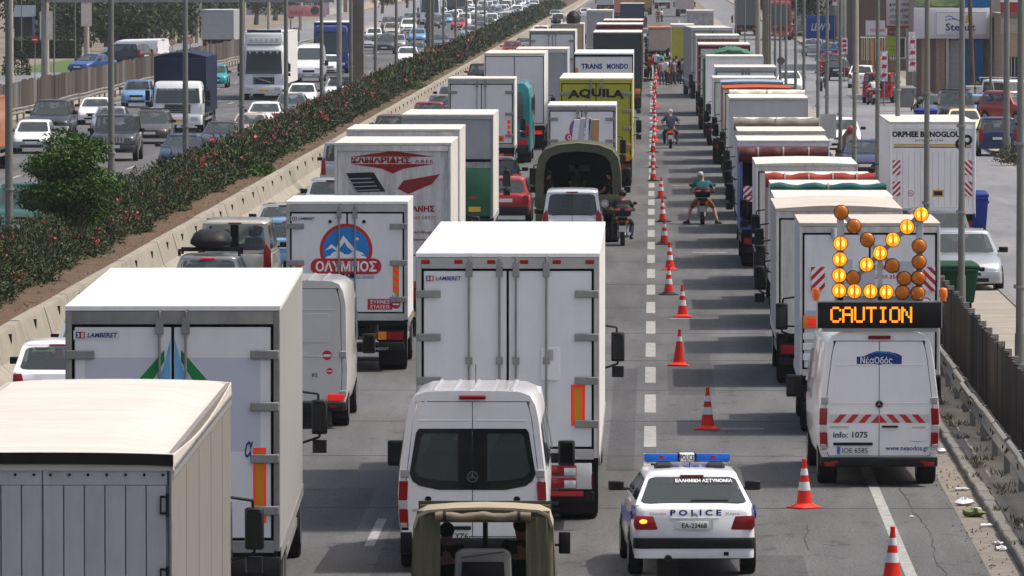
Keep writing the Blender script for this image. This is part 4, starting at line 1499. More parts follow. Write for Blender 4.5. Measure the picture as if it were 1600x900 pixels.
for sg in (-1, 1):
    MB().loft([[(sg * .815, y, .80), (sg * .845, y, 1.1), (sg * .82, y, 1.60), (sg * .795, y, 1.60), (sg * .79, y, .80)] for y in (.02, .5, 1.1, 1.75)]).build('canvas_side', CANV, t5, smooth=50)
    # gathered curtain beside the opening
    rr = []
    for z in (.80, 1.1, 1.4, 1.6, 1.77):
        rr.append([(sg * (.50 + .32 * i / 8), -.02 + .022 * math.sin(i * 2.1 + z * 3), z if i < 7 or z < 1.7 else z - .1) for i in range(9)] + [(sg * (.82 - .32 * i / 8), .02 + .02 * math.sin(i + z), z if i > 1 or z < 1.7 else z - .1) for i in range(9)])
    MB().loft(rr).build('rear_curtain', CANV, t5, smooth=70)
    MB().box(*sorted((sg * .78, sg * .86)), .2, 3.9, .55, 1.0).build('body_side', OLIV, t5, bev=.03)
    mm = MB().box(*sorted((sg * .88, sg * 1.02)), 2.15, 2.22, 1.16, 1.42)
    mm.box(*sorted((sg * .80, sg * .90)), 2.17, 2.2, 1.25, 1.28)
    mm.build('mirror', BLK, t5, bev=.015)
    MB().box(*sorted((sg * .60, sg * .78)), -.04, .02, .62, .78).build('tail_lamp', RED, t5, bev=.01)
MB().box(-.82, .82, -.02, .06, .55, .80).build('tailgate', OLIV, t5, bev=.02)
MB().box(-.78, .78, .012, .04, 1.70, 1.835).build('roof_header', CANV, t5, bev=.005)
MB().box(-.78, .78, 2.0, 2.05, 1.62, 1.76).build('front_header', CANV, t5, bev=.005)
rl = []
for i in range(19):
    x = -.56 + 1.12 * i / 18
    r_ = .065 + .008 * math.sin(i * 2.2)
    rl.append([(x, -.06 + r_ * math.cos(2 * PI * q / 10), 1.775 + .012 * math.sin(i * .9) + r_ * .75 * math.sin(2 * PI * q / 10)) for q in range(10)])
ro = MB().loft(rl).build('rolled_flap', mat('flap_canvas', (.20, .165, .115), .45, var=.2), t5, smooth=60)
for x in (-.45, .42):
    MB().loft([[(x + dx, -.06 + .08 * math.cos(2 * PI * q / 12), 1.775 + .068 * math.sin(2 * PI * q / 12)) for q in range(12)] for dx in (-.018, .018)], False, False).build('strap', BLK, ro)
sp = MB().loft([[(x * k, y, 1.03 + z * k) for x, z in ((-.36, -.46), (.36, -.46), (.33, .32), (.25, .37), (-.25, .37), (-.33, .32))] for y, k in ((.04, 1.0), (-.13, .97))]).build('spare_cover', GRYP, t5, bev=.03)
MB().prism([(-.28, -.136, .60), (.28, -.136, .60), (.245, -.136, 1.25), (-.245, -.136, 1.25)], (0, -.02, 0)).build('hatch_window', SEAL, t5, bev=.02)
MB().box(-.80, .80, 2.1, 4.0, .60, 1.02).build('bonnet', OLIV, t5, bev=.05)
wf = MB()
wf.box(-.80, -.74, 2.08, 2.12, 1.02, 1.80).box(.74, .80, 2.08, 2.12, 1.02, 1.80).box(-.74, .74, 2.08, 2.12, 1.74, 1.80).box(-.03, .03, 2.08, 2.12, 1.02, 1.74)
wf.build('windscreen_frame', OLIV, t5)
MB().tube([(-.25, -.16, 1.30), (.25, -.165, 1.37)], .008, 6).build('wiper', BLK, t5)
MB().box(-.70, .70, .2, 2.0, .55, .62).build('load_floor', CHAS, t5, smooth=0)
MB().box(-.24 + .40, .24 + .40, 1.25, 1.38, .62, 1.25).build('seat', SEAT, t5, bev=.04)
MB().box(-.24 - .40, .24 - .40, 1.25, 1.38, .62, 1.25).build('seat', SEAT, t5, bev=.04)
wheels(t5, 1.68, [.75, 3.2], .36, False)
CAMO = cloth('olive', (.03, .035, .02))
person('soldier silhouetted on the right seat of the open jeep', (-1.98 + .42, 52.3 + 1.25 / K, .40), R(.6), SIT, CAMO, CAMO, sc=.98, sleeves='long')
person('soldier sitting at the wheel on the left of the open jeep', (-1.98 - .46, 52.3 + 1.25 / K, .36), R(.6), SIT, CAMO, CAMO, sc=.96, sleeves='long', over=dict(el_l=(-.26, .2, .75), wr_l=(-.14, .46, .78)))

# police car
t6 = car('bighatch', 'white police car with blue light bar, open road beside the cones', .47, 59.9, P_WHITE, sc=.98, yaw=2.6, name='police_car', cat='police car')
L2 = -4.17 / 2
MB().loft([rrect(-.13, .13, .60, z, .06) for z in (1.435, 1.46)]).build('light_bar_base', ALU, t6)
PBLU = mat('beacon_blue', (.012, .10, .42), .12, var=.12, coat=.6, emit=.05)
for sg in (-1, 1):
    be = MB().loft([[(sg * x, y + (0), z) for y, z in ((-.13, 1.465), (.13, 1.465), (.11, 1.57), (-.11, 1.57))] for x in (.125, .60)])
    be = be.build('beacon', PBLU, t6, bev=.018)
    MB().box(*sorted((sg * .33, sg * .39)), -.131, -.115, 1.50, 1.545).build('beacon_core', RED, be, bev=.006)
    MB().box(*sorted((sg * .105, sg * .122)), -.135, .135, 1.465, 1.575).build('end_cap', BLK, t6, smooth=0)
    MB().box(*sorted((sg * .42, sg * .50)), -.04, .04, 1.39, 1.436).build('bar_foot', BLK, t6, smooth=0)
pc = MB().box(-.103, .103, -.125, .125, 1.465, 1.57).build('sign_box', PWHT, t6, bev=.01)
text('POLICE', INK, pc, 0, 1.518, .19, .085, -.1265, bold=.01)
text('408', mat('print_police_blue', (.025, .05, .32), .4, var=0), t6, .03, -.50, .80, .34, 1.428, face='z', bold=.03)
ry = lambda z: -.46 * 4.17 + (z - 1.0) / (1.345 - 1.0) * (.13 * 4.17)
tx = text('ΕΛΛΗΝΙΚΗ ΑΣΤΥΝΟΜΙΑ', PWHT, t6, .16, 1.293, .78, .042, 0, bold=.02)
for v in tx.data.vertices:
    v.co.y += ry(v.co.z) - .022
text('P O L I C E', NAVY, t6, .02, .895, .70, .085, L2 - .010, bold=.035)
MB().box(-.33, .34, L2 - .022, L2 - .004, .805, .835).build('boot_handle', P_WHITE, t6, bev=.01)
pl = MB().box(-.20, .20, L2 - .030, L2 - .002, .665, .775).build('number_plate', PLATE, t6, bev=.004)
text('EA-23468', INK, pl, 0, .72, .34, .07, L2 - .031, bold=.006)
for i, z in enumerate((.845, .865)):
    panel([(-.045, z - .02), (0, z + .02), (.045, z - .02), (.045, z - .005), (0, z + .035), (-.045, z - .005)], '-y', L2 - .023, .004).build('emblem', CHR, t6, smooth=0)
text('Citroën', STEEL, t6, -.50, .885, .22, .035, L2 - .006)
text('Xsara', STEEL, t6, .52, .885, .20, .035, L2 - .006)
bs = MB().loft([rrect(L2 - .065, L2 + .3, .835, z, .12) for z in (.405, .55)]).build('bumper_strip', BLK, t6, bev=.012)
MB().box(.40, .47, L2 - .058, L2 - .03, .31, .36).build('tow_cap', BLK, t6, smooth=0)
MB().cyl((-.36, L2 - .05, .27), (-.36, L2 + .1, .27), .055, n=14).build('exhaust', BLK, t6)
wl = MB().obox((.22, ry(1.04) - .03, 1.045), (.26, 0, 0), (0, .008, 0), (0, .0, .012)).build('wiper', BLK, t6)
MB().sph((-.70, L2 - .028, .775), (.055, .02, .03), 10, 5).build('indicator_lit', AMBL, t6)
MB().tube([(0, -.72, 1.42), (0, -.85, 1.50)], .008, 6).build('aerial', BLK, t6)
BST = mat('print_police_stripe', (.03, .05, .28), .35, var=0)
for sg in (-1, 1):
    MB().prism([(sg * .863, -1.85, .90), (sg * .864, -.6, .80), (sg * .864, 1.2, .80), (sg * .864, 1.2, .67), (sg * .864, -.6, .67), (sg * .850, -1.9, .80)], (sg * .006, 0, 0)).build('side_stripe', BST, t6, smooth=0)
    MB().prism([(sg * .80, L2 + .09, .985), (sg * .838, L2 + .22, .985), (sg * .855, L2 + .30, .80), (sg * .83, L2 + .07, .86)], (sg * .010, 0, .004)).build('wing_patch', BST, t6, smooth=0)

# road operator's van with the caution board
t7 = van('white service van carrying the amber arrow frame and the CAUTION board', 3.56, 70.3, 5.9, 1.90, 2.44, yaw=1.1, pm=P_WHITE, name='service_van', belt=1.34, taper=.80)
star(t7, 0, 1.30, .062, -.007)
chv = panel(rect(0, 1.075, 1.56, .135), '-y', -.0065, .002).build('stripe_band', mat('retro_white', (.55, .55, .54), .4, var=.03), t7, smooth=0)
sb = MB()
for sg in (-1, 1):
    for i in range(4):
        x = .03 + i * .20 if i else .0
        pts = [(x - .0, 1.0085), (x + .10, 1.0085), (x + .10 - .12, 1.1415), (x - .12, 1.1415)]
        pts = [(max(.004, min(.78, a)), b) for a, b in pts]
        if i == 0:
            pts = [(.004, 1.0085), (.13, 1.0085), (.004, 1.1415)]
        sb.prism([(sg * a, -.0088, b) for a, b in pts], (0, -.002, 0))
sb.build('red_stripe', PRED, chv, smooth=0)
lg = panel([(x * 1.36, 2.02 + (z - 2.03) * 1.36) for x, z in ((-.26, 1.96), (.26, 1.96), (.26, 2.06), (.20, 2.09), (.12, 2.105), (-.08, 2.10), (-.18, 2.055), (-.26, 2.05))], '-y', -.0065, .002).build('company_logo', NAVY, t7, smooth=0)
panel([(x * 1.36, 2.02 + (z - 2.03) * 1.36) for x, z in ((-.15, 2.075), (-.04, 2.115), (.12, 2.11), (.25, 2.035), (.13, 2.085), (-.02, 2.095))], '-y', -.0090, .002).build('car_outline', BLUE, lg, smooth=0)
text('ΝέαΟδός', PWHT, lg, -.045, 1.985, .50, .125, -.0090, bold=.008)
text('info: 1075', INK, t7, -.45, .82, .54, .095, -.0065, bold=.02)
text('www.neaodos.gr', NAVY, t7, .44, .60, .68, .10, -.0068, bold=.01)
text('SPRINTER', STEEL, t7, -.62, .94, .30, .032, -.0065)
text('315 CDI', PRED, t7, .62, .935, .20, .03, -.0065)
text('Α. Ταρράτσας Α.Ε.', STEEL, t7, .60, .715, .24, .022, -.0065)
MB().box(.04, .30, -.04, -.006, .935, .965).build('door_handle', BLK, t7, bev=.012)
MB().box(-.72, -.10, -.035, -.006, .655, .70).build('plate_light', BLK, t7, bev=.01)
pl = MB().box(-.66, -.16, -.018, -.0062, .515, .635).build('number_plate', PLATE, t7, smooth=0)
panel(rect(-.635, .575, .05, .115), '-y', -.0185, .001).build('country_band', BLUE, pl, smooth=0)
text('IOE 6585', INK, pl, -.38, .575, .40, .08, -.0185, bold=.006)
for sg in (-1, 1):
    MB().box(*sorted((sg * .70, sg * .86)), -.10, -.09, .33, .39).build('bumper_reflector', REDL if False else RED, t7, bev=.005, seg=1)
# message board + arrow frame
bd = MB().box(-.97, .97, -.10, .05, 2.50, 2.905).build('message_board', mat('board_black', (.010, .010, .011), .35, var=0), t7, bev=.008)
fr = MB().box(-.985, .985, -.06, .06, 2.905, 2.925).box(-.985, -.97, -.09, .05, 2.5, 2.905).box(.97, .985, -.09, .05, 2.5, 2.905).box(-.9, .9, -.05, .2, 2.44, 2.499)
fr.build('board_frame', ALU, t7, smooth=0)
FONT57 = {'C': '01110 10001 10000 10000 10000 10001 01110', 'A': '01110 10001 10001 11111 10001 10001 10001', 'U': '10001 10001 10001 10001 10001 10001 01110', 'T': '11111 00100 00100 00100 00100 00100 00100', 'I': '01110 00100 00100 00100 00100 00100 01110', 'O': '01110 10001 10001 10001 10001 10001 01110', 'N': '10001 11001 10101 10101 10011 10001 10001'}
led = MB()
px_ = .0340
x0 = -.755
for ci, chh in enumerate('CAUTION'):
    for r_, row in enumerate(FONT57[chh].split()):
        for c_, bit in enumerate(row):
            if bit == '1':
                cx = x0 + (ci * 5.45 + c_) * px_
                cz = 2.82 - r_ * .0355
                led.box(cx - .0158, cx + .0158, -.108, -.1005, cz - .0165, cz + .0165)
led.build('led_lettering', mat('led_amber', (1.0, .28, .012), .3, var=0, emit=1.25), bd, smooth=0)
LON = mat('arrow_lamp_lit', (.95, .30, .008), .25, var=0, emit=.85)
LHOT = mat('arrow_lamp_core', (1.0, .70, .10), .25, var=0, emit=1.6)
LOFF = mat('arrow_lamp_unlit', (.50, .135, .004), .25, var=.08, coat=.5)
zz = lambda y: 8.3 - (y + 65) / 100 * 1.0
lamps = [(1315, 333, 0), (1335, 355, 0), (1356, 376, 0), (1376, 397, 1), (1396, 376, 1), (1418, 356, 1), (1440, 336, 1), (1314, 382, 1), (1313, 407, 1), (1312, 432, 1), (1312, 456, 1), (1355, 415, 1), (1334, 436, 0), (1336, 457, 1), (1361, 457, 1), (1386, 458, 1), (1395, 417, 0), (1414, 437, 0), (1411, 459, 0), (1435, 460, 0), (1437, 386, 0), (1437, 411, 0), (1436, 436, 0)]
af = thing('arrow_frame', 'amber lamp arrow frame standing on the roof of the white service van', 'arrow sign', (3.56, 70.3, 0))
lx = lambda x: (x - 1020) * .01003 - 3.56
fb = MB()
for x in (1314, 1438):
    fb.box(lx(x) - .055, lx(x) + .055, .06, .12, 2.93, zz(333))
fb.box(lx(1376) - .04, lx(1376) + .04, .06, .12, 2.93, zz(400))
fb.box(lx(1305), lx(1445), .06, .12, 2.93, 3.0)
fb.build('upright', LGREY, af, bev=.008, seg=1)
fd = MB()
for a, b in (((1315, 333), (1414, 437)), ((1440, 336), (1334, 440))):
    p, q = Vector((lx(a[0]), .09, zz(a[1]))), Vector((lx(b[0]), .09, zz(b[1])))
    d_ = (q - p).normalized()
    fd.obox((p + q) / 2, (q - p) / 2, d_.cross(Vector((0, 1, 0))) * .04, (0, .024, 0))
fd.build('diagonal', LGREY, af, smooth=0)
lm_ = MB()
lm_.lathe([(.001, -.02), (.109, -.02), (.109, .05), (.09, .075), (.04, .088), (.001, .09)], 20)
lm_.v = [(x, -z, y) for x, y, z in lm_.v]
lmesh = lm_.mesh('arrow_lamp', LOFF, smooth=60)
hm = MB().lathe([(.098, -.05), (.118, -.045), (.120, .045), (.112, .052), (.1095, .03), (.1095, -.04)], 20)
hm.v = [(x, -z, y) for x, y, z in hm.v]
hmesh = hm.mesh('lamp_housing', BLK, smooth=50)
cm = MB()
for sx in (-.042, .042):
    cm.sph((sx, -.078, 0), (.026, .02, .050), 10, 6)
cmesh = cm.mesh('lamp_glow', LHOT, smooth=80)
sm_ = MB().box(-.006, .006, -.098, -.05, -.105, .105).mesh('lamp_rib', LOFF, smooth=0)
for x, y, on in lamps:
    o = obj('arrow_lamp', lmesh, af, (lx(x), .05, zz(y)), m=LON if on else LOFF)
    obj('lamp_housing', hmesh, o)
    if on:
        obj('lamp_glow', cmesh, o)
        obj('lamp_rib', sm_, o)
for sg in (-1, 1):
    MB().lathe([(.05, 2.93), (.05, 2.97), (.068, 3.0), (.068, 3.10), (.05, 3.13), (.001, 3.14)], 14, sg * 1.0, .0).build('beacon', mat('beacon_orange', (.75, .16, .015), .2, var=.1, coat=.5), af, smooth=50)
# ------------------------------------------------------------------ lorries further up our lanes
# blue-logo dairy lorry
t = truck('white dairy lorry with a red-ringed blue mountain emblem on its doors', -6.13, 89.8, 2.44, 3.43, 2.3, yaw=.2, side=WHC, rearm=WRR, roof=WHC, frame=ALU, cabh=2.5, lod=0, group=QR, bars=(.16,), frame_w=.12, hinges=3, name='dairy_lorry')


def olympos(t, x, z, r, y, hide=False):
    n = panel(circ(x, z, r, 36, -20, 200), '-y', y, .002).build('emblem_ring', PRED, t, smooth=0)
    panel(circ(x, z, r * .87, 36, -18, 198), '-y', y - .0022, .001).build('emblem_sky', mat('print_sky_blue', (.03, .22, .56), .45, var=.15), n, smooth=0)
    m_ = [(-.80, -.02), (-.55, .22), (-.38, .08), (-.10, .55), (.10, .30), (.40, -.02), (.62, -.10), (.70, -.2), (.45, -.12), (.36, -.14), (.05, .12), (-.05, .30), (-.34, -.06), (-.52, .08)]
    MB().prism([(x + a * r, y - .0035, z + b * r) for a, b in m_], (0, -.001, 0)).build('mountain', PWHT, n, smooth=0)
    b = MB()
    for dx, dz, rr in ((-.32, -.36, .32), (.34, -.36, .30), (0, -.42, .26), (-.62, -.42, .2), (.62, -.42, .2)):
        b.prism([(px_, y - .0052, pz) for px_, pz in circ(x + dx * r, z + dz * r, rr * r, 16)], (0, -.001 - .0004 * dx, 0))
    b.build('cloud', PWHT, n, smooth=0)
    panel(circ(x + .42 * r, z + .42 * r, .07 * r, 4), '-y', y - .0035, .001).build('star', PWHT, n, smooth=0)
    bn = panel([(x + a, z - r * .62 + b) for a, b in rpoly(r * 1.34, r * .30, r * .28, 5)], '-y', y - .008, .002).build('name_band', PRED, n, smooth=0)
    text('ΟΛΥΜΠΟΣ', PWHT, bn, x, z - r * .62, r * 2.3, r * .40, y - .0105, bold=.03)
    return n


n_ = olympos(t, -.02, 2.45, .53, -.0125)
text('ΓΑΛΑΚΤΟΒΙΟΜΗΧΑΝΙΑ Α.Ε. ΟΛΥΜΠΟΣ', NAVY, t, .10, 1.90, .90, .05, -.0125)
lamberet(t, -.88, 3.08, .50)
for sg in (-1, 1):
    rr = panel(rect(sg * .98, 1.90, .125, .62), '-y', -.0125, .002).build('reflector_board', PRFL, t, smooth=0)
    b = MB()
    for i in range(4):
        z = 1.60 + i * .16
        b.prism([(sg * .98 - .062, -.0148, z), (sg * .98 + .062, -.0148, z + .07 * sg * -1), (sg * .98 + .062, -.0148, z + .07 * sg * -1 + .08), (sg * .98 - .062, -.0148, z + .08)], (0, -.002, 0))
    b.build('reflector_stripe', PYEL, rr, smooth=0)
    MB().cyl((sg * .34, -.012, 3.02), (sg * .34, -.03, 3.02), .035, n=12).build('rubber_stop', BLK, t)
b = panel(rect(.66, 1.36, .50, .22), '-y', -.0125, .003).build('warning_plate', PRED, t, smooth=0)
text('ΣΥΧΝΕΣ', PWHT, b, .66, 1.41, .40, .065, -.0157, bold=.01)
text('ΣΤΑΣΕΙΣ', PWHT, b, .66, 1.31, .40, .065, -.0157, bold=.01)
b = panel(circ(.98, 1.36, .09), '-y', -.0125, .003).build('no_entry_sticker', PRED, t, smooth=0)
panel(rect(.98, 1.36, .13, .03), '-y', -.0157, .001).build('bar', PWHT, b, smooth=0)
b = panel(rect(.97, 1.53, .16, .11), '-y', -.0125, .002).build('number_sticker', PWHT, t, smooth=0)
text('128', INK, b, .97, 1.53, .12, .06, -.0147, bold=.01)
MB().box(.15, 1.15, -.09, -.02, .10 + .30, .62 - .02).build('mud_apron', RUB, t, bev=.02)
text('LAMBERET', GREYP, t, .66, .47, .36, .05, -.0905, bold=.01)

# dirty lorry with red lettering
DGR = mat('grimy_white', (.60, .59, .57), .7, var=.14, scale=3, dirt=.8, dirtcol=(.20, .18, .16))
PRD2 = mat('print_dark_red', (.27, .018, .02), .5, var=.25, scale=9)
t = truck('grimy white lorry with red lettering and pictures of roof panels painted on its back', -5.70, 98.2, 2.56, 4.26, 3.6, side=WHD, rearm=DGR, roof=ROOFW, frame=WHD, cabh=2.7, lod=0, group=QR, rear='plain', name='roofing_lorry', frame_w=.10)
y = -.0065
U = .49
panel([(a_, b_ + U) for a_, b_ in ((-.92, 3.46), (-.14, 3.57), (.0, 3.66), (.14, 3.57), (.92, 3.46))], '-y', y, .002).build('red_peak', PRD2, t, smooth=0)
panel([(a_, b_ + U) for a_, b_ in ((-.92, 3.30), (.92, 3.30), (.25, 3.20), (.0, 3.09), (-.25, 3.20))], '-y', y, .002).build('red_base', PRD2, t, smooth=0)
text('ΚΑΜΑΡΙΔΗΣ', PRD2, t, -.26, 3.385 + U, 1.30, .155, y, bold=.05)
text('A.B.E.E.', PRD2, t, .70, 3.36 + U, .42, .07, y, bold=.02)
k = panel([(a_, b_ + U) for a_, b_ in ((-1.02, 3.10), (-.42, 3.12), (-.16, 2.70), (-.78, 2.68))], '-y', y, .012).build('roof_panel_picture', INK, t, smooth=0)
w_ = MB()
for i in range(4):
    z = 2.98 + U - i * .085
    w_.prism([(-.99 + i * .05, y - .0125, z), (-.47 + i * .06, y - .0125, z + .02), (-.47 + i * .06, y - .0125, z + .0), (-.99 + i * .05, y - .0125, z - .02)], (0, -.002, 0))
w_.build('panel_rib', GREYP, k, smooth=0)
panel([(a_, b_ + U) for a_, b_ in ((.10, 2.76), (.24, 2.94), (1.04, 3.08), (.86, 2.86), (.34, 2.64))], '-y', y, .002).build('red_tile_picture', mat('print_maroon', (.24, .03, .03), .5, var=.25, scale=12), t, smooth=0)
text('ΠΑΝΕΛ', PRD2, t, .0, 2.50 + U, .66, .14, y, bold=.045)
text('ΠΟΛΥΟΥΡΕΘΑΝΗΣ', PRD2, t, .12, 2.32 + U, 1.6, .15, y, bold=.045)
text('ΤΗΛ/ΦΑΞ: 22620 58322', mat('print_faded_red', (.40, .16, .15), .6), t, .30, 2.13 + U, 1.3, .08, y, bold=.01)
text('ΘΗΒΑ', PRD2, t, .20, 1.98 + U, .5, .09, y, bold=.01)
text('www.kamaridis.gr', PRD2, t, .42, 1.80 + U, .9, .08, y, bold=.01)
text('e-mail: info@kamaridis', PRD2, t, .42, 1.64 + U, .9, .07, y, bold=.01)
MB().box(-1.27, 1.27, -.05, .02, .80, 1.22).build('red_skirt', PRD2, t, bev=.01)

truck('plain white box lorry hidden behind the grimy lettered one, only its top showing', -5.85, 105.0, 2.66, 4.30, 3.2, side=WHD, rearm=WHD, frame=WHD, group=QR, rear='open')
G2 = mat('green_container', (.028, .12, .065), .55, var=.2, dirt=.35, dirtcol=(.08, .09, .07))
t = truck('lorry with a grey upper body and dark green lower back, beside the red hatchback', -5.72, 125.0, 2.55, 3.95, 4.4, side=WHD, rearm=GREYP, roof=ROOFW, frame=GREYP, cabh=2.7, group=QR, rear='plain', frame_w=.06, name='green_grey_lorry')
MB().box(-1.2, 1.2, -.03, -.0065, 1.0, 2.45).build('lower_panel', G2, t, bev=.01)
MB().box(-1.2, 1.2, -.034, -.0065, 2.452, 2.62).build('worn_band', mat('worn_grey_band', (.33, .33, .32), .7, var=.35, scale=14), t, smooth=0)
MB().box(-1.2, 1.2, -.04, -.0065, 2.622, 2.70).build('dark_gap', SEAL, t, smooth=0)
b = panel(rect(.75, 1.30, .34, .14), '-y', -.0305, .003).build('number_plate', PLATEY, t, smooth=0)
b = panel(rect(.70, 1.62, .2, .06), '-y', -.0305, .003).build('no_entry_sticker', PRED, t, smooth=0)
text('MAN 8.150', PGRN, t, .55, 1.82, .4, .06, -.0305)

t = truck('white refrigerated lorry with an orange plate, left of the turquoise coach', -6.58, 172, 2.56, 3.70, 3.2, side=WHC, rearm=WRR, frame=ALU, cabh=2.6, group=QR, bars=(.16,), hinges=3, frame_w=.12, name='refrigerated_lorry')
b = panel(rect(.62, 1.38, .50, .22), '-y', -.0125, .003).build('orange_plate', PORG, t, smooth=0)
text('30 1203', INK, b, .62, 1.38, .36, .10, -.0157, bold=.02)
for z in (1.55, 1.75, 1.95):
    panel([(1.0, z), (1.12, z), (1.12, z + .12), (1.0, z + .16)], '-y', -.0125, .003).build('orange_arrow', PRFL, t, smooth=0)

# turquoise coach
COT = paint('turquoise', (.006, .20, .20), .1)
t = thing('coach', 'turquoise coach ahead of the white refrigerated lorry', 'coach', (-6.15, 181, .004), 0, QR)
hwc = 1.24
cs = [(-hwc, .5), (-hwc, 2.6), (-hwc * .95, 3.05), (-hwc * .80, 3.26), (hwc * .80, 3.26), (hwc * .95, 3.05), (hwc, 2.6), (hwc, .5)]
MB().loft([[(x * k, yy, z) for x, z in cs] for yy, k in ((0, .96), (.12, 1), (9.4, 1), (9.8, .97))]).build('body', COT, t, bev=.03)
MB().prism([(-.95, -.02, 1.75), (.95, -.02, 1.75), (.88, -.0, 2.9), (-.88, -.0, 2.9)], (0, -.02, 0)).build('rear_window', GLD, t, bev=.01)
MB().box(-1.1, 1.1, -.03, .0, .78, 1.0).build('red_band', PRED, t, smooth=0)
MB().box(-1.15, 1.15, -.06, .05, .42, .76).build('rear_bumper', CHAS, t, bev=.03)
for sg in (-1, 1):
    MB().box(*sorted((sg * .98, sg * 1.16)), -.03, .0, 1.1, 1.6).build('tail_lamp', RED, t, bev=.01)
    s_ = MB()
    for i in range(6):
        s_.box(*sorted((sg * hwc * 1.001, sg * (hwc * 1.001 + .012))), .5 + 1.5 * i, 1.85 + 1.5 * i, 1.8, 2.65)
    s_.build('side_window', GLD, t, smooth=0)
text('ΤΟΥΡ', PWHT, t, .3, 1.62, .6, .10, -.0205)
b = panel(circ(.85, .0 + 1.35, .07), '-y', -.01, .01).build('sticker', PWHT, t, smooth=0)
wheels(t, 2.46, [2.2, 8.0], .48)

t = truck('white box lorry with a beige roof, ahead of the turquoise coach in the middle lane', -6.02, 195, 2.62, 4.18, 7.0, side=WHC, rearm=WRR, roof=BEI, frame=WHC, group=QR, bars=(), hinges=0, frame_w=.05, lit=True)
t = truck('small grey van-bodied lorry half hidden by the beige-roofed white one', -5.35, 216, 2.5, 3.95, 5.5, side=LGREY, rearm=GREYP, frame=LGREY, group=QR, rear='plain')
t = truck('white box lorry with dark door edges, in the middle lane before the wooden crate lorry', -5.72, 255, 2.62, 4.2, 7.0, side=WH, rearm=WRR, frame=STEEL, group=QR, bars=(.2,), hinges=3, frame_w=.10)
t = truck('lorry with a pale plywood crate body and dark bundles on its roof', -5.6, 296, 2.1, 4.0, 5, side=BEI, rearm=mat('plywood', (.52, .38, .22), .8, var=.15, dirt=.2), frame=GREYP, group=QR, rear='plain')
for x, w_, h_ in ((-.75, .5, .35), (.35, .8, .75)):
    MB().sph((x, 1.0, 4.0 + h_ * .35), (w_ * .6, .9, h_ * .8), 10, 6).build('bundle', BLK, t, smooth=50)
truck('plain grey box lorry far up the middle lane, beyond the plywood crate lorry', -4.3, 362, 2.15, 4.13, 7, side=LGREY, rearm=GREYP, frame=LGREY, group=QR, rear='plain', lod=2)

# right-hand queueing lane (X about -2)
t = truck('white dairy lorry whose blue emblem is partly hidden by boards, before the lime green lorry', -2.38, 150.5, 2.30, 3.38, 4.0, side=WHC, rearm=WRR, roof=WHC, frame=STEEL, group=QR, bars=(.14,), hinges=3, frame_w=.10, name='dairy_lorry', cabh=2.5)
olympos(t, .0, 2.55, .42, -.0125)
for sg in (-1, 1):
    panel(rect(sg * 1.0, 1.72, .13, .36), '-y', -.0125, .003).build('reflector_board', PRFL, t, smooth=0)
LIME = mat('lime_panel', (.42, .40, .045), .45, var=.06, dirt=.12, dirtcol=(.25, .23, .05))
t = truck('lime green lorry with AQUILA in arched black letters', -2.05, 162.2, 2.64, 3.97, 7.6, side=LIME, rearm=LIME, roof=mat('cream_roof', (.72, .66, .50), .6, var=.06), frame=LIME, group=QR, bars=(.2,), hinges=4, frame_w=.10, name='lime_lorry', cabh=2.7)
text('AQUILA', INK, t, 0, 3.34, 2.05, .36, -.020, bold=.05, arc=.30)
for z in (1.1, 1.5):
    MB().box(1.05, 1.22, -.05, -.03, z - .14, z + .14).build('side_lamp', AMB, t, bev=.01)
t = truck('long white trailer lettered TRANS MONDO', -2.12, 194, 2.56, 4.2, 12.6, side=WHC, rearm=WHC, roof=WHC, frame=SEAL, group=QR, rear='plain', frame_w=.07, name='trailer_lorry')
text('TRANS', NAVY, t, -.52, 3.63, .92, .24, -.0065, bold=.04)
text('MONDO', NAVY, t, .60, 3.63, .92, .24, -.0065, bold=.04)
panel(rect(-1.18, 3.4, .12, .3), '-y', -.031, .003).build('orange_marker', PORG, t, smooth=0)
DKG = mat('dark_green_panel', (.040, .055, .055), .5, var=.12, dirt=.2, dirtcol=(.08, .08, .08))
t = truck('tall dark slate trailer with an orange rear lamp behind the TRANS MONDO trailer', -1.93, 246, 2.68, 4.26, 12.5, side=DKG, rearm=DKG, roof=ROOFW, frame=DKG, group=QR, rear='plain', frame_w=.05, name='trailer_lorry')
MB().box(.95, 1.25, -.06, -.03, .85, 1.15).build('orange_lamp', AMB, t, bev=.02)
MAR = mat('maroon_panel', (.16, .014, .02), .5, var=.1, dirt=.15, dirtcol=(.10, .05, .05))
truck('maroon trailer just ahead of the tall slate trailer', -2.1, 284, 2.95, 4.14, 11, side=MAR, rearm=MAR, roof=ROOFW, frame=MAR, group=QR, rear='plain', frame_w=.05, name='trailer_lorry', lod=2)
truck('maroon trailer with a cream roof, farther than the other maroon one', -2.0, 304, 2.7, 4.12, 12, side=MAR, rearm=MAR, roof=BEI, frame=MAR, group=QR, rear='plain', frame_w=.05, name='trailer_lorry', lod=2)
van('white van far ahead of the maroon trailers', -2.6, 352, 5, 1.9, 2.5, lamps='low', group=QR)

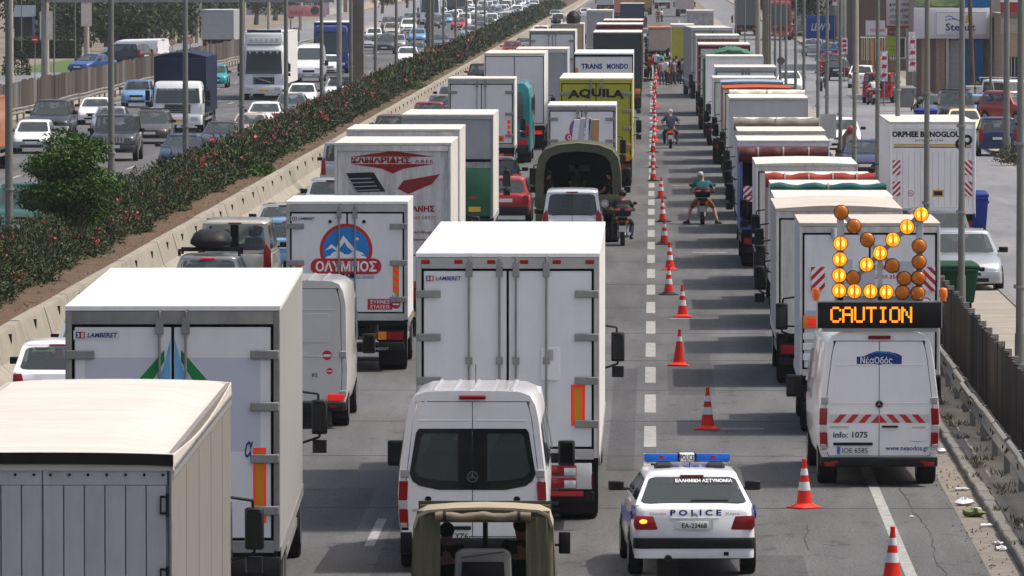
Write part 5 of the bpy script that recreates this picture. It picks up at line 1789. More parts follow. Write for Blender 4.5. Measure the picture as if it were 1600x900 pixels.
# army lorry with an open canvas back
t = thing('army_lorry', 'army lorry with an open khaki canvas back and soldiers sitting inside', 'army truck', (-2.17, 130.5, .004), 0, QR)
arch = [(-1.26, 1.05), (-1.24, 2.05), (-1.16, 2.48), (-.98, 2.72), (-.6, 2.86), (0, 2.92), (.6, 2.86), (.98, 2.72), (1.16, 2.48), (1.24, 2.05), (1.26, 1.05)]
ai = [(x * .80, 1.32 + (z - 1.05) * .73) for x, z in arch]
CAN2 = mat('army_canvas', (.075, .08, .052), .9, var=.2, scale=2, dirt=.3, dirtcol=(.04, .04, .03), bump=.4, bscale=7)
o = MB().loft([[(x, yy, z - (.05 if (yy > .2 and yy < 4) else 0) * (z > 2.5)) for x, z in arch] for yy in (0, .9, 1.8, 2.7, 3.6, 4.5)], False, False, closed=False).build('canvas', CAN2, t, smooth=50)
MB().loft([[(x, -.01, z) for x, z in arch], [(x, -.02, z) for x, z in ai]], False, False).build('canvas_surround', CAN2, t, smooth=30)
MB().loft([[(x * 1.012, yy, z * 1.006 + .004) for x, z in arch[2:-2]] for yy in (-.04, .16)], False, False, closed=False).build('canvas_hem', CANT, t, smooth=50)
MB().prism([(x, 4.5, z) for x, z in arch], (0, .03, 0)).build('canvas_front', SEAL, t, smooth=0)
MB().box(-.30, .30, 4.40, 4.47, 1.98, 2.14).build('front_window', mat('pale_window', (.60, .60, .57), .5), t, smooth=0)
MB().box(-1.22, 1.22, -.05, .02, .95, 1.42).build('tailgate', OLIV, t, bev=.02)
panel(circ(.78, 1.16, .12, 20), '-y', -.052, .004).build('disc_marking', GREYP, t, smooth=0)
text('50', PWHT, t, .78, 1.16, .12, .1, -.057)
MB().box(-1.2, 1.2, .02, 4.5, .85, .95).build('bed', OLIV, t, smooth=0)
for sg in (-1, 1):
    MB().box(*sorted((sg * 1.0, sg * 1.24)), .0, .3, .55, .85).build('tail_lamp_box', OLIV, t, bev=.02)
    MB().box(*sorted((sg * .6, sg * 1.1)), .3, 4.2, 1.28, 1.33).build('bench', SEAT, t, smooth=0)
    MB().box(*sorted((sg * .98, sg * 1.2)), .7, .73, .1, .9).build('mud_flap', RUB, t, smooth=0)
wheels(t, 2.4, [1.2, 5.4], .56)
cab(t, 2.3, 4.65, 2.6, OLIV, mir=True)
MB().box(-.5, .5, .1, 6, .6, .8).build('chassis', CHAS, t, smooth=0)
for sx, rz, lb in ((-.90, -1.2, 'soldier leaning forward on the left bench of the army lorry'), (.92, 1.2, 'soldier with bare arms on the right bench of the army lorry')):
    person(lb, (-2.17 + sx, 130.5 + .8 / K, 1.0 - .12), rz, SIT, CAMO, CAMO, sc=.95)
person('soldier sitting deep inside the army lorry under its small front window', (-2.17 - .05, 130.5 + 2.9 / K, .95), PI, SIT, CAMO, CAMO, sc=.98)
g = MB().tube([(-.35, 0, 0), (.55, .05, .22)], .022, 8).obox((-.28, 0, -.02), (.14, 0, .03), (0, .02, 0), (-.01, 0, .05))
o = tag(g.build('rifle', BLK), 'long rifle lying across the knees of the soldiers in the army lorry', 'rifle')
o.location = (-2.0, 130.5 * K + .5, 1.60)
# boards standing in the army lorry's load, above its canvas
bl = thing('loaded_boards', 'bundle of white and brown boards standing upright between the army lorry and the dairy lorry', 'boards', (-2.30, 147.6, 0))
for i, (x, w_, m_) in enumerate(((-.38, .20, P_WHITE), (-.20, .18, LGREY), (.0, .16, P_WHITE), (.12, .10, GREYP), (.30, .26, mat('cardboard', (.42, .26, .13), .85, var=.1)))):
    MB().obox((x + .1, 0, 2.2), (w_ / 2 * .96, 0, .0), (0, .35, 0), (.10 if i < 3 else .03, 0, .80 + .05 * (i % 2))).build('board', m_, bl, bev=.008, seg=1)
MB().box(-.8, .8, -.4, .8, .5, 1.35).build('pickup_bed', P_WHITE, bl, bev=.04)
wheels(bl, 1.6, [.1, 1.6], .32, False)
MB().box(-.75, .75, .8, 2.2, .5, 1.45).build('pickup_cab', P_WHITE, bl, bev=.08)

# Kangoo-like van behind the army lorry
t = car('mpv', 'silver-white leisure van between the big refrigerated lorry and the army lorry', -2.23, 124.2, paint('pearl', (.55, .57, .60), .2), sc=1.03, cat='van', name='leisure_van')
MB().box(-.006, .006, -2.0, -1.985, .6, 1.78).build('door_gap', SEAL, t, smooth=0)
MB().sph((0, -2.005, .93), (.07, .02, .05), 12, 6).build('badge', INK, t)
for sg in (-1, 1):
    MB().obox((sg * .40, -1.99, 1.17), (.13, 0, -.03 * sg), (0, .01, 0), (.004, 0, .012)).build('wiper', BLK, t)
b = MB().box(-.05, .05, -1.86, -1.80, 1.78, 1.82)

# white high-roof van behind the left refrigerated lorry
t = van('tall old white van with red no-entry stickers on its back door', -6.36, 78.9, 5.6, 1.98, 2.62, yaw=.2, pm=paint('old_white', (.55, .54, .51), 0), name='high_roof_van', belt=1.30, taper=.87, slope=.04, lamps='lit')
for x, z, r_ in ((.62, 1.30, .085), (.66, 1.02, .055)):
    b = panel(circ(x, z, r_), '-y', -.0065, .003).build('no_entry_sticker', PRED, t, smooth=0)
    panel(rect(x, z, r_ * 1.4, r_ * .35), '-y', -.0097, .001).build('bar', PWHT, b, smooth=0)
text('82', INK, t, .40, .95, .10, .07, -.0065)
for sg in (-1, 1):
    panel([(sg * .40 + a, 1.78 + b) for a, b in rpoly(.27, .26, .06)], '-y', -.0055, .008).build('blank_window', MT['paint_old_white'], t, bev=.005, seg=1)

# ------------------------------------------------------------------ cars in the lane beside the barrier
car('hatch', 'white hatchback with a roof aerial, nearest car at the barrier, left of the cream soft-top', -10.62, 79.6, P_WHITE, group=GC)
t = car('hatch', 'silver car with roof bars behind the left refrigerated lorry, close to the barrier', -10.55, 84.6, P_SILV, group=GC)
for sg in (-1, 1):
    MB().box(-.55, .55, .2 * sg - .02 - .4, .2 * sg + .02 - .4, 1.50, 1.53).build('roof_bar', BLK, t, smooth=0)
t = car('estate', 'dark estate with a black roof box, its brake lights on, beside the barrier', -10.22, 102.6, paint('dark_silver', (.20, .21, .23), .5), group=GC, tail=REDL)
MB().loft([rrect(-1.5, .2, .28, 1.62, .2), rrect(-1.62, .4, .44, 1.72, .28), rrect(-1.62, .4, .44, 1.80, .28), rrect(-1.45, .1, .36, 1.96, .26), rrect(-1.2, -.2, .26, 2.02, .2)]).build('roof_box', BLK, t, smooth=60)
for q in (-1.35, -.25):
    MB().box(-.72, .72, q, q + .05, 1.545, 1.60).box(-.72, -.66, q, q + .05, 1.44, 1.545).box(.66, .72, q, q + .05, 1.44, 1.545).build('roof_bar', BLK, t, smooth=0)
t = car('boxvan', 'beige twin-window van beside the barrier, ahead of the car with the roof box', -10.15, 108.6, P_BEIGE, group=GC, cat='van', name='parked_van')
MB().box(-.10, .10, -2.345, -2.33, 1.2, 1.84).build('door_post', SEAL, t, smooth=0)
car('hatch', 'pale blue small hatchback squeezed between the beige van and the dairy lorry', -9.55, 117.5, P_LBLUE, group=GC, tail=REDL)
car('sedan', 'silver saloon with a thin roof aerial ahead of the pale blue hatchback', -10.35, 125, P_SILV, group=GC)
car('hatch', 'silver hatchback left of the grimy lettered lorry', -10.0, 139, P_SILV, group=GC)
t = car('mpv', 'silver leisure van with red pillar lamps, left of the grimy lettered lorry', -10.9, 158, P_SILV, group=GC, cat='van')
for px_, d, kd, pm, lb in ((612, 195, 'estate', P_DARK, 'dark estate car at the barrier, left of the grey and green lorry'), (670, 213, 'hatch', P_DRED, 'dark car with a red spoiler at the barrier, left of the refrigerated lorry'), (691, 224, 'hatch', P_GREY, 'dark grey hatchback at the barrier, just ahead of the red-spoilered car'), (705, 242, 'hatch', P_SILV, 'silver hatchback at the barrier, just ahead of the dark grey one'), (735, 262, 'sedan', P_LBLUE, 'light blue saloon at the barrier, left of the beige-roofed lorry'), (752, 280, 'suv', P_BLACK, 'black off-roader at the barrier, left of the beige-roofed lorry'), (800, 372, 'hatch', P_RED, 'red hatchback far along the barrier'), (818, 392, 'sedan', P_SILV, 'silver saloon far along the barrier, ahead of the red hatchback'), (858, 400, 'hatch', P_TEAL, 'teal car beside the plywood crate lorry'), (845, 440, 'suv', P_WHITE, 'white car far along the barrier, left of the roof bundles'), (872, 530, 'mpv', P_WHITE, 'white high-roofed car far along the barrier'), (868, 600, 'sedan', P_SILV, 'silver saloon at the far end of the barrier lane'), (915, 620, 'hatch', P_WHITE, 'white hatchback at the far end of the middle lane'), (932, 520, 'hatch', P_GREY, 'grey hatchback far along the middle lane')):
    car(kd, lb, xp(px_, d), d, pm, group=GC, tail=REDL if 'red h' in lb else None)
car('hatch', 'red old hatchback between the grey and green lorry and the army lorry', xp(786, 139), 140, P_RED, group=GC, bump=BLK)
t = car('supermini', 'black small car with tall red tail lamps, ahead of the red old hatchback', xp(775, 152), 153.5, P_BLACK, group=GC, tail=REDL)
car('hatch', 'blue car showing between the dairy lorry and the big refrigerated lorry', xp(628, 99), 99.5, P_BLUE, group=GC)
car('hatch', 'white car between the crate lorry and the maroon trailer', xp(919, 300), 300, P_WHITE, group=GC)

# ------------------------------------------------------------------ the closed lane: parked lorries (X about 3.5 to 4)
RT = mat('tarp_red', (.27, .035, .026), .6, var=.2, bump=.3, bscale=8)
TT = mat('tarp_teal', (.016, .10, .09), .5, var=.2)
MT_ = mat('tarp_maroon', (.075, .018, .02), .6, var=.3, bump=.4, bscale=6)
CT = mat('tarp_cream', (.66, .62, .53), .7, var=.15, dirt=.3)
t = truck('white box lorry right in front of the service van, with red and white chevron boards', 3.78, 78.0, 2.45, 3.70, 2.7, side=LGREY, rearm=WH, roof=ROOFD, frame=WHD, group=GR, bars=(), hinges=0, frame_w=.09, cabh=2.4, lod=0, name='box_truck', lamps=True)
chevron(t, -.90, 2.72, .24, .42, -.0325)
chevron(t, 1.02, 2.72, .24, .42, -.0325, flip=-1)
for sg in (-1, 1):
    b = MB().box(*sorted((sg * .86, sg * 1.16)), -.07, -.031, 1.86, 2.08).build('lamp_cluster', AMB, t, bev=.012)
    MB().box(*sorted((sg * .90, sg * 1.08)), -.078, -.0705, 1.90, 2.03).build('lit_lamp', REDL, b, bev=.01)
    panel(rect(sg * .98, 2.13, .26, .08), '-y', -.0135, .003).build('sticker', mat('pale_blue', (.42, .50, .60), .5), t, smooth=0)
MB().cyl((-.62, -.03, 3.42), (-.62, -.03, 3.60), .05, n=10).build('latch', LGREY, t)
for x, z in ((-.45, 2.75), (-.05, 2.72), (.62, 2.72)):
    panel(rect(x, z, .30, .62), '-y', -.0125, .001).build('grey_patch', LGREY, t, smooth=0)
text('ΜΕΤΑΦΟΡΕΣ', PRED, t, .25, 2.92, .5, .08, -.014, bold=.01)
text('2310 356', PRED, t, .30, 2.76, .4, .07, -.014, bold=.01)
b = panel(circ(.98, 2.12 + .18, .10), '-y', -.014, .002).build('speed_sticker', PRED, t, smooth=0)
panel(circ(.98, 2.30, .078), '-y', -.0163, .001).build('speed_disc', PWHT, b, smooth=0)
text('80', INK, b, .98, 2.30, .09, .07, -.0175, bold=.01)
ladder = MB()
for i in range(3):
    ladder.box(-1.16, -.86, -.05, -.031, 1.30 + i * .18, 1.42 + i * .18)
ladder.build('step_plate', WH, t, bev=.008, seg=1)
b = panel(circ(-1.23 + .0, 0, .01), '-y', 0, .001)
ml = [
    # label, left edge px at rear, d, w, h, L, kwargs, roll
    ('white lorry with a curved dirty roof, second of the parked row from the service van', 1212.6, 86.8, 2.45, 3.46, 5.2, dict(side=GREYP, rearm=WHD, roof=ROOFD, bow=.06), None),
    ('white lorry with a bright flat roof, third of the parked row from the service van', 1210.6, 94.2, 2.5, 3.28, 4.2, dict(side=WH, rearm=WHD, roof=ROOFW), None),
    ('open lorry with a teal tarpaulin rolled across its back', 1207, 100.3, 2.5, 3.20, 4.2, dict(side=LGREY, rear='open', rearm=WHD, roof=WHD), TT),
    ('lorry with a bright red strapped tarpaulin roll and faded pink sides', 1200, 106.2, 2.5, 3.12, 4.0, dict(side=mat('faded_pink', (.42, .27, .24), .7, var=.2, dirt=.5, dirtcol=(.3, .22, .2)), rear='open', rearm=WHD, roof=WHD, cabh=2.2), RT),
    ('white box lorry with a split cream roof, ahead of the red tarpaulin roll', 1181, 112.2, 2.55, 3.16, 5.2, dict(side=WH, rearm=WHD, roof=CT, bow=.03), None),
    ('blue flat-sided lorry with a maroon tarpaulin bundle along its top', 1157, 120.0, 2.3, 3.10, 6.0, dict(side=mat('blue_side', (.025, .14, .42), .5, var=.12, dirt=.2), rear='open', roof=MT_, rearm=P_BLUE, frame=P_BLUE), MT_),
    ('bluish white box lorry with a bright roof, ahead of the maroon bundle', 1153, 128.2, 2.62, 3.10, 5.0, dict(side=LGREY, rearm=mat('blue_white', (.55, .58, .64), .4, dirt=.1), roof=ROOFW), None),
    ('beige lorry with a patched beige roof, between the bluish and the grimy lorries', 1153, 135.2, 2.64, 3.10, 5.0, dict(side=BEI, rearm=BEI, roof=BEI), None),
    ('grimy low lorry with a wrinkled grey tarpaulin top', 1149, 142.2, 2.6, 3.14, 5.0, dict(side=WHD, rear='open', rearm=WHD, roof=WHD), mat('tarp_grey', (.24, .215, .18), .8, var=.35, bump=.5, bscale=5)),
    ('big plain pale grey box lorry, largest flat back of the parked row', 1140, 149.5, 2.62, 3.66, 5.6, dict(side=LGREY, rearm=mat('pale_grey_back', (.47, .475, .49), .45, var=.05, dirt=.1), rear='plain', frame_w=.03, roof=CT), None),
    ('lorry with a cream tarpaulin rolled like a bolster over its back', 1142, 157.5, 2.55, 3.58, 5.5, dict(side=WHD, rear='open', rearm=WHD, roof=WHD), CT),
    ('lorry with an orange striped canvas edge, ahead of the cream bolster', 1130, 165.5, 2.5, 3.52, 5.5, dict(side=mat('brown_side', (.20, .09, .06), .6, dirt=.2), rearm=WHD, roof=mat('orange_canvas', (.36, .065, .02), .7), bow=.03), None),
    ('lorry with a pale blue roof edge, ahead of the orange striped one', 1127, 173.5, 2.4, 3.52, 4.5, dict(side=WHD, rearm=P_NAVY, roof=mat('blue_roof', (.25, .32, .42), .5), bow=.03), None),
    ('white lorry with a low cream roof, ahead of the pale blue roof', 1114, 180.5, 2.55, 3.50, 5.0, dict(side=WH, rearm=WHD, roof=ROOFW), None),
    ('white refrigerated lorry with grey framed doors, high in the parked row', 1117, 188.5, 2.6, 3.74, 6.0, dict(side=WH, rearm=WHC, roof=ROOFW, frame=GREYP, rear='doors', bars=(.13,), hinges=2, frame_w=.11), None),
    ('tall plain white lorry below the green heap of canvas', 1104, 198.5, 2.52, 3.98, 5.0, dict(side=WH, rearm=WH, rear='plain', frame_w=.04), None),
]
for lb, px_, d, w_, h_, L_, kw, roll in ml:
    kw = dict(kw)
    kw.setdefault('frame', ALU if kw.get('rear') == 'doors' else kw.get('rearm', WH))
    kw.setdefault('cabh', 2.35)
    kw.setdefault('bars', ())
    kw.setdefault('hinges', 0)
    X = xp(px_, d) + w_ / 2
    L_ *= .74
    t = truck(lb, X, d, w_, h_, L_, group=GR, lod=1, reach=1.5, lamps=True, **kw)
    if roll:
        tarp_roll(t, w_, h_ + (.02 if roll is not MT_ else .05), roll, r=.17 if roll in (RT, CT) else (.11 if roll is TT else .20), straps={RT: 4, MT_: 3}.get(roll, 1))
        if roll in (MT_,):
            MB().box(-1.14, 1.14, .1, 5.6, 3.0, 3.1).build('folded_canvas', roll, t, bev=.04)
            chevron(t, -.95, 2.0, .24, .42, -.0325)
# green heap lorry
GCV = mat('green_canvas', (.055, .15, .095), .8, var=.15, scale=3, bump=.3, bscale=6)
t = truck('lorry with a heaped green canvas cover', xp(1100, 206) + 1.3, 206.5, 2.6, 3.75, 5.5, side=G2, rearm=G2, frame=G2, group=GR, rear='plain', roofstyle='none')
rr = []
for i in range(15):
    y_ = -.1 + 5.6 * i / 14
    rr.append([(-1.34 + 2.68 * q / 14, y_, 3.66 + .10 * (q not in (0, 14)) + (.42 * math.sin(PI * q / 14) ** 1.4 + .05 * math.sin(q * 2.3 + i)) * (1 if i else .75)) for q in range(15)])
MB().loft(rr, closed=False, cap0=0, cap1=0).build('canvas_cover', GCV, t, smooth=70)
MB().loft([[(x, -.1, z) for x, _, z in rr[0]], [(x, -.11, 3.5 - .15 * math.sin(i * 1.9)) for i, (x, _, z) in enumerate(rr[0])]], False, False, closed=False).build('canvas_hem', GCV, t, smooth=60)
truck('lorry with maroon corner posts and a pale roof, behind the green heap', xp(1092, 216) + 1.25, 217, 2.5, 4.15, 6, side=MAR, rearm=WHD, roof=ROOFW, frame=MAR, group=GR)
truck('brown planked lorry with a pale roof edge', xp(1087, 238) + 1.15, 236, 2.3, 4.25, 6, side=LGREY, rearm=mat('brown_planks', (.24, .11, .05), .8, var=.2), roof=ROOFW, frame=WHD, group=GR, rear='planks')
t = truck('tall weathered grey container trailer where the crowd stands', xp(1081, 268) + 1.2, 266, 2.45, 4.2, 11, yaw=1.9, side=mat('weathered_grey', (.33, .325, .32), .7, var=.2, scale=1.5, dirt=.5, dirtcol=(.18, .17, .16)), rearm=mat('olive_grey', (.33, .33, .26), .6, dirt=.2), frame=LGREY, group=GR, bars=(.12,), hinges=2)
truck('yellow-green lorry beyond the crowd', xp(1040, 300) + 1.15, 302, 1.6, 3.85, 6, side=mat('green_grey_side', (.33, .36, .24), .6, dirt=.3), rearm=mat('yellow_green', (.36, .36, .05), .6, dirt=.2), frame=WHD, group=GR, rear='plain', roof=ROOFW)
truck('flatbed lorry with orange banners beyond the crowd', xp(1015, 352) + 1.0, 352, 2.2, 2.9, 5, side=mat('tan_back', (.45, .36, .26), .7), rearm=mat('tan_back'), frame=STEEL, group=GR, rear='plain', roof=mat('orange_banner', (.62, .12, .03), .6))
truck('far lorry with a pale picture board on its back, right of the orange banners', xp(1094, 380), 380, 2.3, 3.9, 6, side=LGREY, rearm=mat('picture_board', (.40, .38, .38), .6, var=.35, scale=3), frame=LGREY, group=GR, rear='plain', lod=2)
for i, (px_, d, kd, pm, lb) in enumerate(((1087, 440, 'mpv', P_WHITE, 'white car facing away right of the orange banners'), (1050, 430, 'suv', P_NAVY, 'dark blue car with an open bonnet above the orange banners'), (1043, 460, 'sedan', P_LBLUE, 'pale blue car behind the dark blue one, above the orange banners'), (1012, 440, 'hatch', P_SILV, 'silver car alone on the open lane far ahead of the cones'))):
    car(kd, lb, xp(px_, d), d, pm, to=i == 3, group='cars far up the closed lane')
for px_, d, w_, h_, rm, lb in ((975, 600, 2.6, 4, mat('salmon_back', (.50, .22, .15), .6), 'salmon coloured lorry at the far end of the road'), (1002, 660, 3.2, 4.4, mat('ochre_back', (.35, .22, .08), .6), 'ochre lorry at the far end of the road'), (945, 700, 2.6, 4.2, LGREY, 'grey lorry at the far end of the road'), (1070, 640, 2.6, 4.2, mat('pink_grey_back', (.45, .38, .38), .6), 'pinkish grey lorry at the far end of the road'), (988, 470, 2.5, 3.6, P_NAVY, 'dark blue lorry beyond the maroon trailers'), (1035, 740, 2.6, 4.2, WH, 'white lorry at the far end of the closed lane')):
    truck(lb, xp(px_, d), d, w_, h_, 7, side=rm, rearm=rm, frame=rm, roof=ROOFW, rear='plain', lod=2, group=QR)
# ------------------------------------------------------------------ traffic the other way
on = [
    ('pickup', 'dark green pickup facing us at the left edge, below the bushy young tree', 30, 129, P_GREEN, 1.0),
    ('sedan', 'navy saloon facing us beside the hedge, right of the black off-roader with a slatted grille', 281, 174, P_NAVY, 1.0),
    ('offroad', 'dark off-roader with a slatted grille facing us in the second lane', 176, 183, P_DARK, 1.05),
    ('sedan', 'dark grey saloon beside the hedge behind the navy one', 343, 188, P_DARK, 1.0),
    ('hatch', 'white old hatchback facing us beside the far guardrail, nearest car there', 47, 190, P_WHITE, .97),
    ('sedan', 'peach coloured saloon facing us beside the hedge', 388, 199, P_PEACH, .98),
    ('estate', 'dark brown estate with a roof rack in front of the blue canvas lorry', 233, 200, paint('brown', (.06, .05, .045), .3), 1.0),
    ('suv', 'big black off-roader with one bright headlamp, behind the white old hatchback', 75, 204, P_BLACK, 1.06),
    ('sedan', 'silver-white saloon left of the dark off-roader', 168, 208, P_SILV, .98),
    ('sedan', 'clean white saloon facing us beside the hedge, right of the white tractor lorry', 411, 214, P_WHITE, 1.0),
    ('sedan', 'white taxi-like saloon by the far guardrail', 145, 223, P_WHITE, .95),
    ('sedan', 'blue-grey saloon behind the clean white one beside the hedge', 453, 227, P_GREY, 1.0),
    ('supermini', 'sky blue rounded small car by the far guardrail, left of the blue canvas lorry', 212, 249, P_LBLUE, 1.03),
    ('sedan', 'white saloon between the white tractor lorry and the hedge', 470, 246, P_WHITE, 1.0),
    ('sedan', 'black-roofed white convertible beside the hedge', 529, 258, P_WHITE, 1.0),
    ('supermini', 'teal small hatchback by the far guardrail, right of the blue canvas lorry', 335, 287, P_TEAL, 1.0),
    ('hatch', 'white hatchback tucked behind the white high van', 513, 318, P_WHITE, 1.0),
    ('sedan', 'bright white saloon between two lamp posts where the hedge narrows', 636, 345, P_WHITE, 1.05),
    ('sedan', 'light grey saloon behind the bright white one', 648, 369, P_GREY, 1.0),
    ('suv', 'dark silver off-roader with gleaming lamps in the second lane', 600, 388, P_DARK, 1.0),
    ('hatch', 'silver hatchback right of the dark silver off-roader', 620, 404, P_SILV, 1.0),
    ('sedan', 'grey saloon by the hedge behind the wide brown pillar', 688, 406, P_GREY, 1.0),
    ('hatch', 'silver small car left of the dark silver off-roader', 575, 402, P_SILV, 1.0),
    ('sedan', 'pale blue saloon in the second lane behind the silver hatchback', 652, 440, P_LBLUE, 1.0),
    ('hatch', 'white car beside the far guardrail near the thick brown pillar', 584, 441, P_WHITE, 1.0),
    ('sedan', 'silver-white saloon by the hedge, right of the wide brown pillar', 733, 457, P_SILV, 1.05),
    ('suv', 'beige off-roader in the third lane', 612, 462, P_BEIGE, 1.0),
    ('suv', 'white off-roader behind the beige one', 638, 491, P_WHITE, 1.0),
]
for kd, lb, px_, d, pm, sc in on:
    t = car(kd, lb, xp(px_, d), d, pm, to=True, group=GO, sc=sc, name='oncoming_car', bump=GREYP if 'old hatch' in lb else None)
    if 'slatted' in lb:
        for i in range(7):
            MB().box(-.42 + i * .12, -.34 + i * .12, 2.08, 2.13, .72, .98).build('grille_slot', CHR, t, smooth=0)
    if 'roof rack' in lb:
        for y_ in (-1.2, -.3):
            MB().box(-.62, .62, y_, y_ + .04, 1.50, 1.54).build('roof_bar', BLK, t, smooth=0)
    if 'pickup' in lb:
        for i in range(3):
            MB().box(-.55, .55, 2.46, 2.52, .62 + i * .11, .67 + i * .11).build('grille_bar', CHR, t, smooth=0)
    if 'black-roofed' in lb:
        s_ = CAR_SPECS['sedan']
        MB().loft([rrect(-.9, .2, .63, 1.36, .14), rrect(-.86, .16, .6, 1.425, .2)]).build('soft_top', BLK, t, smooth=60)
cols = [('silver', P_SILV), ('white', P_WHITE), ('grey', P_GREY), ('dark', P_DARK), ('red', P_RED), ('pale blue', P_LBLUE), ('black', P_BLACK)]
lanes = [(-18.9, 'hedge-side oncoming lane', 488), (-22.6, 'second oncoming lane', 520), (-26.2, 'third oncoming lane', 530), (-29.4, 'guardrail-side oncoming lane', 505)]
random.seed(5)
cnt = {}
for X, ln, y_ in lanes:
    k = 0
    while y_ < 900:
        cn, pm = random.choices(cols, (6, 6, 3, 3, 1.2, 1.5, 1))[0]
        kd = random.choice(['sedan', 'hatch', 'suv', 'sedan', 'mpv', 'estate'])
        kn = {'sedan': 'saloon', 'hatch': 'hatchback', 'suv': 'off-roader', 'mpv': 'tall car', 'estate': 'estate'}[kd]
        car(kd, '%s %s far back in the %s, %s of its line' % (cn, kn, ln, ORD[k]), X + random.uniform(-.4, .4), y_, pm, to=True, group='far cars of the oncoming queue', name='oncoming_car', head=HEADL if random.random() < .25 else None)
        y_ += random.uniform(8, 17)
        k += 1
# lorries and vans the other way
BCV = mat('blue_canvas', (.007, .014, .040), .5, var=.25, bump=.4, bscale=5)
t = truck('white-cabbed lorry with a dark blue canvas body taller than the cab, facing us', xp(277, 213), 213, 2.5, 3.6, 5.5, side=BCV, rearm=BCV, frame=BCV, roof=BCV, to=True, group=GO, cabh=2.45, rear='plain', bow=.22, name='canvas_lorry', cabm=P_WHITE)
MB().box(-1.24, 1.24, LR + .002, LR + .06, 2.2, 3.52).build('canvas_front', BCV, t, bev=.05)
text('ΜΕΤΑΦΟΡΕΣ - ΜΕΤΑΚΟΜΙΣΕΙΣ', PWHT, t, 0, 2.06, 1.7, .08, LR + 1.90, face='+y')
# white tractor unit with spotlight rack
t = truck('white tractor lorry with a rack of spotlights over its windscreen, facing us', xp(412, 262), 262, 2.5, 4.0, 10.0, side=WH, rearm=WH, frame=WH, to=True, group=GO, cabh=3.25, rear='plain', name='tractor_lorry', cabm=mat('cab_white', (.70, .71, .73), .3, coat=.6))
yf = LR + 1.87
sp = MB().box(-1.1, 1.1, yf - .75, yf - .30, 3.25, 3.95)
sp.build('roof_spoiler', P_WHITE, t, bev=.12)
for i in range(6):
    MB().cyl((-.75 + .3 * i, yf - .30, 3.50), (-.75 + .3 * i, yf - .16, 3.50), .11, n=12).build('spotlight', CLR, t)
MB().tube([(-1.0, yf - .2, 3.36), (1.0, yf - .2, 3.36)], .03, 8).build('lamp_rack', CHR, t)
MB().box(-1.0, 1.0, yf - .25, yf + .10, 2.86, 3.0).build('sun_visor', P_WHITE, t, bev=.03)
for i in range(5):
    MB().cyl((-.8 + .4 * i, yf + .02, 2.80), (-.8 + .4 * i, yf + .09, 2.80), .07, n=10).build('lamp', CLR, t)
MB().box(-1.0, 1.0, yf - .6, yf - .4, 3.955, 4.12).build('name_board', P_NAVY, t, bev=.02)
MB().box(-.50, .50, yf + .03, yf + .06, 1.02, 1.34).build('badge_panel', P_NAVY, t, smooth=0)
MB().obox((0, yf + .07, 1.18), (.48, 0, .15), (0, .01, 0), (-.008, 0, .025)).build('badge_bar', CHR, t, smooth=0)
text('ΛΑΜΑΡΑΣ', GREYP, t, 0, 1.46, 1.3, .12, yf + .05, face='+y')
t = van('white high van facing us, right of the white tractor lorry', xp(482, 300), 300, 5.6, 1.97, 2.55, to=True, group=GO, name='panel_van', pm=P_WHITE)
BLT = paint('truck_blue', (.012, .03, .20), .2)
t = truck('deep blue tractor lorry facing us behind the white high van', xp(517, 323), 323, 2.6, 3.7, 10, side=mat('blue_trailer', (.03, .05, .15), .5), rearm=P_NAVY, frame=P_NAVY, to=True, group=GO, cabh=3.45, rear='plain', cabm=BLT, name='tractor_lorry')
MB().box(-1.0, 1.0, LR + 1.77, LR + 2.0, 2.95, 3.08).build('sun_visor', BLT, t, bev=.03)
t = truck('orange lorry cut off by the left edge, facing us beyond the hedge', xp(-66, 172), 172, 2.5, 2.9, 4.5, side=P_ORNG, rearm=P_ORNG, frame=P_ORNG, roof=P_ORNG, to=True, group=GO, cabh=2.6, rear='plain', cabm=P_ORNG)
for px_, d, nm, c_, lb in ((672, 560, 'coach', P_WHITE, 'white coach with a wide dark windscreen far back in the oncoming queue'), (712, 640, 'lorry', P_NAVY, 'dark blue lorry far back in the oncoming queue'), (740, 720, 'lorry', P_RED, 'red lorry far back in the oncoming queue')):
    truck(lb, xp(px_, d), d, 2.6, 3.7, 9, side=c_, rearm=c_, frame=c_, roof=c_, to=True, group=GO, cabh=3.5, rear='plain', cabm=c_, lod=2, name=nm)
# vehicles beyond the far fence
car('sedan', 'blue hatchback on the frontage road beyond the board fence', xp(140, 322), 322, P_BLUE, to=True, yaw=-25, group='vehicles on the far frontage road')
car('suv', 'dark estate standing crosswise on the frontage road', xp(190, 345), 345, P_DARK, yaw=55, group='vehicles on the far frontage road')
van('white van standing crosswise behind the dark estate', xp(255, 352), 352, 5.2, 1.9, 2.0, yaw=60, group='vehicles on the far frontage road')
t = truck('white coach facing us between the trees at the upper left', xp(106, 420), 420, 2.6, 3.0, 8, side=P_WHITE, rearm=P_WHITE, frame=P_WHITE, to=True, cabh=2.95, rear='plain', cabm=P_WHITE, name='coach', group='vehicles on the far frontage road')
t = truck('tall grey box lorry parked on the frontage road, its blank grey front wall facing us', xp(340, 402), 402, 2.9, 3.7, 6, side=GREYP, rearm=GREYP, frame=GREYP, roof=LGREY, rear='plain', group='vehicles on the far frontage road')

